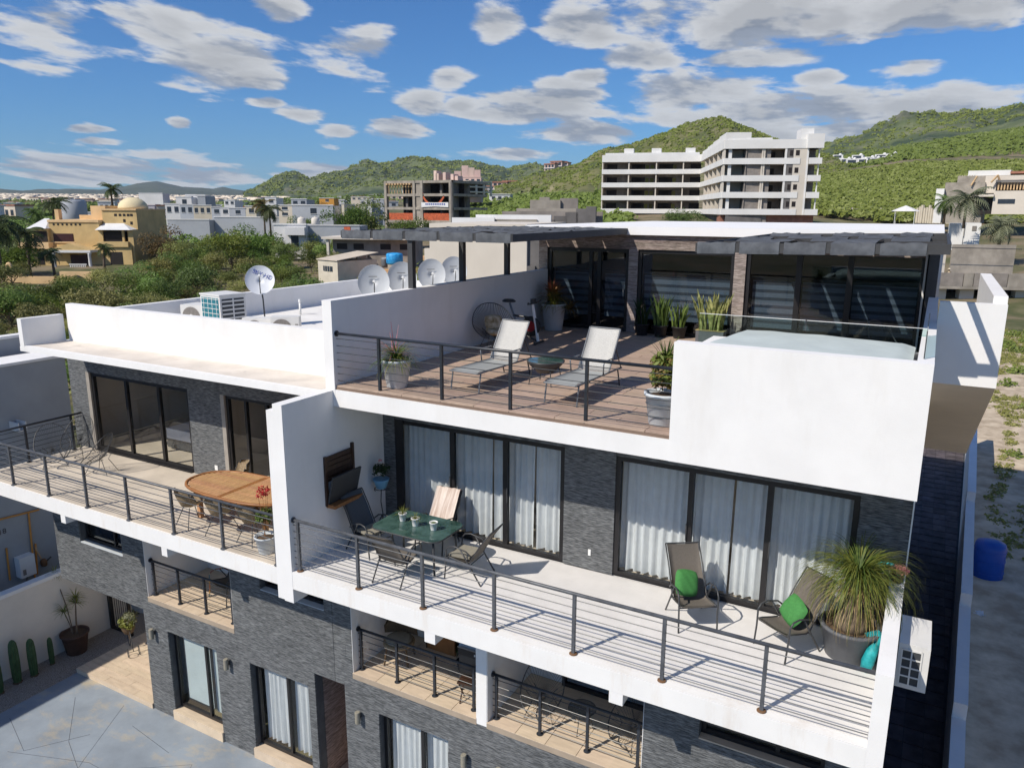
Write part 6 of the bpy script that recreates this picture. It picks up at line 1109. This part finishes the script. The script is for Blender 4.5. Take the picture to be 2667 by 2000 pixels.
mp2 = thing('hillside_villa', 'pink villa with a red tiled roof', 'villa', (0,0,0), 0, 'red roofed villas at the hill foot'); B('wall', 'town_pink', mp2, (-5,-4,-3,5,4,4.4)); B('roof', 'tile_red', mp2, (-5.4,-4.5,4.4,5.4,4.5,5.2)); [B('opening', 'window_far', mp2, (x,-4.06,z,x+2.2,-4.0,z+1.9)) for x in (-4.2,-1.1,2.0) for z in (-.6,2.0)]; B('loggia', 'town_white', mp2, (-5.1,-4.6,1.3,5.1,-4.07,1.8))
first = True
for (a,b) in [(1290,498),(1305,492),(1318,499),(1330,490),(1342,496),(1356,488),(1370,494),(1384,486),(1400,484),(1414,480),(1440,476),(1452,484),(1466,478),(1480,484),(1492,474),(1530,468),(1545,452),(1555,446),(1455,440),(1470,436),(1440,444),(1560,470)]:
    p = pd(a,b,600); lab = 'red roofed villa %s' % ('high on the slope of the rocky hill' if b < 455 else 'in the cluster at the foot of the rocky hill'); o = mp2 if first else dup(mp2, lab, (0,0,0)); o['label'] = lab; first = False; o.location = p; o.rotation_euler = (0,0,rr.uniform(-.4,.4)); o.scale = (rr.uniform(.8,1.2),1,rr.uniform(.7,1.1))
q = lambda x, y: (980+x*400/2212, 380+y*400/2212); t, f, zt = house('stepped_building', 'salmon stepped apartment block behind the concrete frame', (1165,1253,463,500), 300, 'town_pink', 2, 6, dd=20); [f.box('roof_block', 'town_pink', t, (f.w*a,2,zt,f.w*a+2.6,5,zt+h)) for a,h in ((.2,2.5),(.42,4.6),(.6,3.8),(.78,3.0))]
f = Fr(pd(1222,500,290), pd(1280,500,300)); t = thing('bare_frame_building', 'skeletal unfinished building with dark bays right of the salmon block', 'building', pd(1250,503,295), world=True); z_ = lambda y: pd(1250,y,295).z
for k in range(4): f.box('column', 'render_pale', t, (f.w*k/3-.3,-.1,z_(512),f.w*k/3+.3,.5,z_(472)))
for y in (472,486,499): f.box('slab', 'render_pale', t, (-.3,0,z_(y)-.5,f.w+.3,9,z_(y)))
f.box('bay', 'dark_open', t, (0,3,z_(512),f.w,3.4,z_(472)))
# ---------------------------------------------------------------- right edge: long block wall, unfinished houses, yard, worker
q = lambda x, y: (2120+x*547/2212, 360+y*547/2212)
f = Fr(pd(*q(-100,800),190), pd(*q(1100,800),190)); t = thing('block_wall', 'long grey concrete block wall below the green hillside', 'wall', pd(*q(500,860),190), world=True); z_ = lambda y: pd(*q(500,y),190).z
for k in range(12): f.box('wall_bay', 'raw_concrete', t, (f.w*k/12,0,z_(1000),f.w*(k+1)/12-.08,.25,z_(740)-(k % 3)*.05)); f.box('pilaster', 'render_pale', t, (f.w*k/12-.12,-.12,z_(1000),f.w*k/12+.12,.3,z_(735)))
f = Fr(pd(*q(1270,700),150), pd(*q(2400,700),140)); XX = lambda x: f.w*(x-1270)/1130; z_ = lambda y: pd(*q(1700,y),146).z; bx = f.box
t = thing('unfinished_house', 'large unfinished grey house with rough walls on the right edge', 'building', pd(*q(1800,760),146), world=True)
bx('white_wing', 'plaster_white', t, (XX(1270),0,z_(900),XX(1360),6,z_(530))); bx('block_wall', 'raw_concrete', t, (XX(1355),1,z_(900),XX(1790),8,z_(465))); bx('upper_wall', 'raw_concrete', t, (XX(1475),2,z_(600),XX(2400),9,z_(395))); bx('upper_wall', 'render_pale', t, (XX(1780),1.6,z_(580),XX(2400),1.95,z_(400))); bx('roof_edge', 'plaster_white', t, (XX(1580),2.5,z_(395),XX(2030),8,z_(340))); bx('roof_edge', 'tile_red', t, (XX(2030),1.8,z_(380),XX(2400),8,z_(355)))
bx('balcony_slab', 'render_pale', t, (XX(1700),-2,z_(620),XX(1910),1,z_(595))); bx('dark_bay', 'dark_open', t, (XX(1720),.4,z_(800),XX(1900),.95,z_(625))); bx('pergola_beam', 'block_dark', t, (XX(1905),-1,z_(470),XX(2400),-.6,z_(450))); bx('loggia', 'dark_open', t, (XX(1905),.9,z_(560),XX(2400),1.55,z_(470))); bx('white_block', 'render_pale', t, (XX(1905),-1.2,z_(800),XX(2400),.8,z_(560))); bx('window', 'window_far', t, (XX(1955),-1.3,z_(690),XX(2130),-1.21,z_(645)))
for k in range(9): bx('slat', 'timber', t, (XX(1930+k*32),-.5,z_(550),XX(1945+k*32),.5,z_(475)))
for k in range(7): bx('rebar_post', 'rock', t, (XX(1490+k*27),2.1,z_(460),XX(1500+k*27),2.3,z_(388)))
for (a,b,c,d) in ((1850,470,1910,395),(1910,395,1935,450),(1640,500,1690,400)): MB().tube([(XX(a),.5,z_(b)),(XX(c),.9,z_(d))], .18, 5).xform(f.M()).build('timber_brace', 'timber', t)
t = thing('palisade', 'low palisade of rough pale posts beside the long block wall', 'fence', pd(*q(1170,850),160), world=True); f = Fr(pd(*q(1070,800),168), pd(*q(1480,800),158)); z_ = lambda y: pd(*q(1270,y),163).z
for k in range(16): f.box('post', 'shed_wall', t, (f.w*k/16,rr.uniform(0,.2),z_(900),f.w*k/16+.5,.5,z_(rr.uniform(700,740))))
f = Fr(pd(*q(1430,950),128), pd(*q(1760,950),126)); t = thing('site_cabin', 'white metal site cabins in the builders yard', 'cabin', pd(*q(1600,1040),127), world=True); z_ = lambda y: pd(*q(1600,y),127).z; f.box('cabin', 'plaster_white', t, (0,0,z_(1200),f.w*.46,5,z_(900))); f.box('cabin', 'plaster_white', t, (f.w*.48,0.2,z_(1200),f.w,5,z_(895))); f.box('door', 'shed_wall', t, (f.w*.47,-.05,z_(1040),f.w*.48,.3,z_(910))); f.box('patch', 'ac_grille', t, (f.w*.72,.1,z_(975),f.w*.86,.19,z_(925)))
p = pd(*q(965,760),150); t = thing('canopy_tent', 'small white canopy tent by the block wall', 'tent', (p.x,p.y,p.z-2.2)); MB().lathe([(2.6,2.0),(1.3,2.6),(.05,3.1)], (0,0,0), 8).build('roof', 'town_white', t); [MB().tube([(x,y,-.5),(x,y,2.1)], .05, 5).build('pole', 'white_paint', t) for x in (-1.7,1.7) for y in (-1.7,1.7)]
# low concrete structure: slab wall with open storey below
f = Fr(pd(*q(1285,1450),92), pd(*q(2500,1450),90)); XX = lambda x: f.w*(x-1285)/1215; z_ = lambda y: pd(*q(1800,y),91).z; bx = f.box
t = thing('concrete_deck', 'raised bare concrete deck with a block parapet on the right edge', 'building', pd(*q(1800,1690),91), world=True)
bx('deck', 'raw_concrete', t, (0,0,z_(1600),f.w,12,z_(1570))); [bx('parapet', 'raw_concrete' if k % 2 else 'block_grey', t, (XX(a),.0,z_(1569),XX(b)-.1,.3,z_(1425))) for k,(a,b) in enumerate(((1285,1590),(1590,1700),(1700,2060),(2060,2500)))]
for a in (1300,1600,1900,2200): bx('pier', 'render_pale', t, (XX(a),1,-8,XX(a)+1.6,2.2,z_(1600)))
bx('dark_storey', 'dark_open', t, (.5,5,-8,f.w,5.3,z_(1600)))
for (a,b,y) in ((1330,1420,1200),(1470,1560,1190),(1625,1705,1170),(1770,2500,1120)): bx('upright_wall', 'render_pale' if b < 1800 else 'raw_concrete', t, (XX(a),9.6,z_(1600),XX(b),9.9,pd(*q(1800,y),100).z))
MB().tube([(0,8,z_(1180)),(f.w,8,z_(1195))], .05, 4).xform(f.M()).build('cable', 'metal_dark', t)
p = f.M() @ Vector((XX(1580),4.5,z_(1570))); t = thing('person', 'worker in a straw hat and tan shirt standing on the concrete deck', 'person', p, R(20))
me = bpy.data.meshes.new('body'); sk = [((0,0,.95),.13),((0,0,1.15),.13),((0,0,1.38),.15),((0,0,1.50),.06),((0,0,1.60),.09),((0,0,1.70),.085),((-.10,0,.90),.09),((-.12,.02,.5),.06),((-.13,.0,.07),.045),((-.13,-.12,.04),.04),((.10,0,.90),.09),((.13,-.04,.5),.06),((.14,.02,.07),.045),((.14,-.11,.04),.04),((-.20,0,1.40),.06),((-.30,-.03,1.15),.045),((-.22,-.18,1.02),.035),((.20,0,1.40),.06),((.30,-.02,1.15),.045),((.24,-.18,1.0),.035)]
me.from_pydata([a for a,b in sk], [(0,1),(1,2),(2,3),(3,4),(4,5),(0,6),(6,7),(7,8),(8,9),(0,10),(10,11),(11,12),(12,13),(2,14),(14,15),(15,16),(2,17),(17,18),(18,19)], []); bo = obj('body', me, 'cloth_dark', t); sm = bo.modifiers.new('skin', 'SKIN')
for i, (a, b) in enumerate(sk): me.skin_vertices[0].data[i].radius = (b, b)
me.skin_vertices[0].data[0].use_root = True; bo.modifiers.new('sub', 'SUBSURF').levels = 1; bo.modifiers['sub'].render_levels = 1
MB().lathe([(.17,.92),(.18,1.1),(.20,1.38),(.10,1.49)], (0,0,0), 14).build('shirt', 'cloth_tan', t, True); MB().lathe([(.09,1.55),(.10,1.66),(.06,1.76)], (0,0,0), 12).build('face', 'skin', t, True); MB().lathe([(.22,1.72),(.21,1.74),(.11,1.75),(.10,1.84),(.05,1.87)], (0,0,0), 16).build('hat', 'straw_hat', t, True)
v = ray(2567,1512); k = (-5.55-CZ)/v.z; t = thing('water_barrel', 'blue plastic water tank standing in the shaded vacant lot', 'tank', (v.x*k, v.y*k, -5.55)); MB().lathe([(.43,0),(.46,.05),(.46,1.25),(.42,1.36),(.2,1.42)], (0,0,0), 22).build('body', 'blue_tank', t, True); [MB().tube([(math.cos(R(a*18))*.465,math.sin(R(a*18))*.465,z) for a in range(20)], .012, 4, closed=True).build('rib', 'blue_tank', t) for z in (.4,.8,1.15)]
v = ray(2549,1615); k = (-5.6-CZ)/v.z; t = obj('plastic_bag', leaf_cloud(3, [(0,0,.12,.16)], 60, .10, 'dish_white', 'plastic_bag', .9), None); t.location = (v.x*k, v.y*k, -5.62); tag(t, 'crumpled pale plastic bag lying in the shaded lot', 'bag')
v = ray(2530,1700); k = (-5.6-CZ)/v.z; t = thing('timber_stack', 'dark scrap boards lying along the foot of the boundary wall', 'timber', (v.x*k, v.y*k, -5.62), R(-4)); [B('board', 'wood_dark', t, (-.22+.09*i,-2.2+.3*i,.0+.05*(i % 2),-.14+.09*i,2.0-.2*i,.06+.05*(i % 2))) for i in range(5)]
# ---------------------------------------------------------------- vegetation
def shrub_proto(seed, h, w, n, ls, m, trunk=True):
    q = random.Random(seed); bl = [(q.uniform(-w,w)*.6, q.uniform(-w,w)*.6, h*q.uniform(.35,.85), w*q.uniform(.30,.52)) for _ in range(11)]
    return leaf_cloud(seed, bl, n, ls, m), limbs(seed, h*.9, 7, w*.8, .07*h/3)
SP = []
for k, m_ in enumerate(('leaf_scrub','leaf_scrub2','leaf_scrub','leaf_scrub2','leaf_green')): SP.append(shrub_proto(100+k, 3.4, 2.6, 3000, .13, m_))
lm = []
for a, b in SP:
    me = bpy.data.meshes.new('stem'); me.from_pydata(b.v, [], b.f); me.materials.append(MAT['bark']); lm.append(me)
def shrub(k, loc, s, label, group, name='shrub', cat='shrub', sz=1.0, cm=None):
    t = thing(name, label, cat, loc, rr.uniform(0,6.28), group); t.scale = (s,s,s*sz); o = obj('crown', SP[k][0], None, t); obj('trunk' if name != 'shrub' else 'stem', lm[k], None, t)
    if cm: o.material_slots[0].link = 'OBJECT'; o.material_slots[0].material = MAT[cm]
    return t
pos = []; 
tries = 0
while len(pos) < 150 and tries < 6000:
    tries += 1; u = rr.uniform(-120,930); d = rr.uniform(52,150)
    lim = 60 if u < 1000 else 90
    if 20 < u < 390 and 108 < d < 150: continue
    if u < 150 and 98 < d < 108: continue
    if 800 < u < 960 and 80 < d < 104: continue
    p = gpt(u,d)
    if any((p-z_p[0]).length < (2.0 if d < 90 else 3.0) for z_p in pos): continue
    pos.append((p,u,d))
for p, u, d in pos:
    k = rr.randrange(5); s = rr.uniform(.55,1.15)*(1.0 if d > 75 else .8); tone = ('olive','deep green','olive','deep green','green')[k]
    where = 'near the left roof' if d < 80 else 'in front of the yellow villa' if u < 380 else 'in the middle of the scrub field' if u < 700 else 'near the beige shed'
    shrub(k, p, s, '%s %s scrub bush %s' % ('low' if s < .62 else 'broad' if s < .85 else 'tall', tone, where), 'scrub bushes of the vacant field')
for (px_, py_, d, s, k, cm, lab, sz) in ((425,660,128,1.35,1,'leaf_rust','rust brown tree right of the yellow villa',1.15),(600,640,118,1.55,4,'leaf_lime','bright lime green tree in front of the grey wall',.95),(660,640,122,1.55,1,None,'dark round tree right of the lime green one',1.0),(20,690,112,1.6,1,None,'dense dark tree left of the yellow villa',1.0),(470,640,125,1.2,0,None,'olive tree by the left end of the grey wall',.9),(850,535,260,2.2,1,'leaf_rust','rust coloured tree above the grey houses',.8),(905,590,150,1.8,3,None,'dark green tree left of the concrete frame',1.1),(960,585,158,1.8,1,None,'round dark tree just left of the concrete frame',1.2),(1060,595,140,1.5,3,None,'green tree at the foot of the concrete frame',.9),(1110,680,75,1.0,1,None,'small tree beside the pale rendered wall',1.3),(800,560,190,1.5,3,None,'green tree between the two grey houses',.9),(1770,560,135,1.5,4,None,'leafy green tree in front of the apartment block',.8)):
    p = pd(px_, py_, d); gz = ground(p.x, p.y); shrub(k, (p.x,p.y,min(gz,p.z-1.5*s)), s*1.1, lab, 'single trees among the houses', 'tree', 'tree', sz, cm)
def palm(label, base, h, cr, seed, m='leaf_palm', fan=False, group='palms'):
    t = thing('palm_tree', label, 'palm', base, 0, group); q = random.Random(seed); lx, ly = q.uniform(-.4,.4), q.uniform(-.4,.4)
    MB().tube([(0,0,-1.5),(lx*.3,ly*.3,h*.5),(lx,ly,h)], [.22,.17,.15], 8).build('trunk', 'bark', t, True); mb = MB()
    for k in range(26): frond(mb, (lx,ly,h), 2*math.pi*k/26*1.618*3, R(q.uniform(-30,75)), cr*q.uniform(.8,1.1), cr*.42, 11, 1.5, seed*50+k)
    mb.build('crown', m, t); return t
def palm_px(label, px_, ptop, pbase, dep, cr, seed, m='leaf_palm'):
    b = pd(px_, pbase, dep); tp = pd(px_, ptop, dep); return palm(label, (b.x,b.y,b.z), tp.z-b.z, cr, seed, m)
palm_px('tall fan palm rising behind the villa dome', 291,492,520,150,2.6,1); palm_px('palm behind the flat roof of the villa', 140,530,590,145,3.2,2); palm_px('dark palm in front of the left side of the villa', 78,610,700,112,3.4,3); palm_px('small palm beside the villa porch', 142,660,705,110,2.0,4); palm_px('palm at the left picture edge beside the villa', 5,580,720,106,4.2,5); palm_px('slim palm right of the villa porch', 272,645,705,112,1.7,6); palm_px('pale palm above the villa garden', 100,555,600,150,2.6,7,'leaf_green')
palm_px('left palm of the pair in front of the grey compound wall', 690,535,600,170,3.4,8,'leaf_rust'); palm_px('right palm of the pair in front of the grey compound wall', 705,545,600,168,3.4,9,'leaf_palm')
palm_px('silvery fan palm in front of the unfinished house', 2512,520,570,120,4.0,10,'leaf_pale'); palm_px('smaller silvery palm in the builders yard', 2605,590,615,112,3.2,11,'leaf_pale'); palm_px('green palm left of the silvery fan palm', 2460,525,560,126,2.6,12,'leaf_green')
def scrub(name, label, P, m, leaves_n=26, ls=.30, seed=0, cat='scrub'):
    r = np.random.RandomState(seed); P = np.array(P, float); n = len(P); N_ = n*leaves_n; c = np.repeat(P[:,:3], leaves_n, 0); s = np.repeat(P[:,3], leaves_n)
    v = r.normal(size=(N_,3)); v /= np.linalg.norm(v,axis=1)[:,None]; v[:,2] = np.abs(v[:,2]); p = c+v*(s*(.5+.5*r.rand(N_)))[:,None]*np.array([1,1,.75]); nr = v*.6+r.normal(size=(N_,3))*.4+np.array([-.2,-.35,.5]); nr /= np.linalg.norm(nr,axis=1)[:,None]
    tt = np.cross(nr, r.normal(size=(N_,3))); tt /= np.linalg.norm(tt,axis=1)[:,None]; b = np.cross(nr,tt); k = (s*ls*(.6+.8*r.rand(N_)))[:,None]
    V = np.stack([p-tt*k,p+b*k*.7,p+tt*k,p-b*k*.7],1).reshape(-1,3); return tag(obj(name, mesh_np(name, V, np.arange(4*N_).reshape(N_,4), m), None), label, cat, kind='stuff')
r = np.random.RandomState(9)
def scat(n, ua, ub, da, db, sa, sb, ok=None, up=0.0):
    out = []
    while len(out) < n:
        u = r.uniform(ua,ub); d = math.sqrt(r.uniform(da*da,db*db))
        if ok and not ok(u,d): continue
        p = gpt(u,d); s = r.uniform(sa,sb); out.append((p.x,p.y,p.z+up,s))
    return out
scrub('field_scrub', 'low olive undergrowth covering the vacant field on the left', scat(800,-150,960,48,160,.5,1.4,lambda u,d: not (20<u<390 and 107<d<150) and not (u<380 and 96<d<110 and r.rand()<.6)), 'leaf_scrub', 40, .16, 1)
scrub('field_scrub', 'greener undergrowth between the far houses on the left', scat(1500,-150,1000,150,420,1.0,2.6), 'leaf_scrub2', 26, .22, 2)
scrub('plain_scrub', 'dark tree cover on the plain below the hills', scat(1800,-200,1400,420,1300,3,7), 'leaf_scrub2', 18, .30, 3)
scrub('hillside_scrub', 'dense bright green scrub covering the right hillside', scat(5200,2030,2760,198,402,1.2,2.6,None,.1), 'leaf_scrub2', 30, .26, 4)
scrub('hillside_scrub', 'dense green scrub between the concrete frame and the apartment block', scat(3400,1210,1640,150,620,1.3,3.2,None,.2), 'leaf_scrub2', 26, .27, 5)
scrub('hillside_scrub', 'olive green scrub mixed into the right hillside', scat(2200,2030,2760,198,400,1.2,2.4,None,.2), 'leaf_scrub', 26, .26, 6)
scrub('lot_grass', 'yellow green weeds covering the sunlit vacant lot on the right', scat(2600,2540,2900,26,92,.10,.34,lambda u,d: mno.noise(Vector((u*.011,d*.09,0))) > -.10 and colxy(u,d)[0] > 2.0+(colxy(u,d)[1]-8)*.0359 and d > 30, .1), 'leaf_weed', 30, .22, 7)
scrub('lot_bush', 'greener bushes in the vacant lot on the right', scat(30,2620,2800,40,90,.5,1.1,lambda u,d: colxy(u,d)[0] > 2.6+(colxy(u,d)[1]-8)*.0359), 'leaf_scrub2', 160, .12, 8)
scrub('hillside_scrub', 'dark green scrub on the upper slope behind the white villas', scat(3200,2030,2760,432,800,2.2,4.5,None,.1), 'leaf_scrub2', 20, .3, 13)
# scrub on the near rocky hill, standing on the hill surface
bpy.context.view_layer.update(); dg = bpy.context.evaluated_depsgraph_get(); PTS = []; RK = []
hills = [o for o in bpy.data.objects if o.name.startswith('hill') and o.type == 'MESH' and o.get('kind') == 'structure']
for o in hills:
    if o.data.materials[0].name in ('hill_near','hill_mid'):
        near = o.data.materials[0].name == 'hill_near'; nv = len(o.data.vertices); co_ = np.empty(nv*3, np.float32); o.data.vertices.foreach_get('co', co_); co_ = co_.reshape(-1,3); nr_ = 32
        for _ in range(9000 if near else 9000):
            i = r.randint(0, nv//nr_-1)*nr_+r.randint(4, 25); a_, b_ = r.rand(), r.rand(); P_ = (co_[i]*(1-a_)+co_[i+1]*a_)*(1-b_)+(co_[i+nr_]*(1-a_)+co_[i+nr_+1]*a_)*b_
            D_ = math.hypot(P_[0], P_[1]); sc = r.uniform(.9,2.2)*D_/600
            PTS.append((P_[0], P_[1], P_[2]-sc*.15, sc))
scrub('hill_scrub', 'olive green scrub dotted over the rocky hills', PTS, 'leaf_scrub2', 10, .42, 11)

# ---------------------------------------------------------------- air: one closed box of thin haze round everything
mh = bpy.data.materials.new('haze'); mh.use_nodes = True; q = mh.node_tree; q.nodes.clear(); oo = q.nodes.new('ShaderNodeOutputMaterial'); pv = q.nodes.new('ShaderNodeVolumePrincipled'); pv.inputs['Color'].default_value = (0.72,0.84,1.0,1); pv.inputs['Density'].default_value = HAZE; pv.inputs['Anisotropy'].default_value = 0.0; q.links.new(pv.outputs[0], oo.inputs['Volume']); MAT['haze'] = mh
hz = B('haze', 'haze', None, (-9800,-2500,-8,9800,11500,620)); tag(hz, 'thin bluish haze in front of the distant hills', 'haze', kind='stuff')
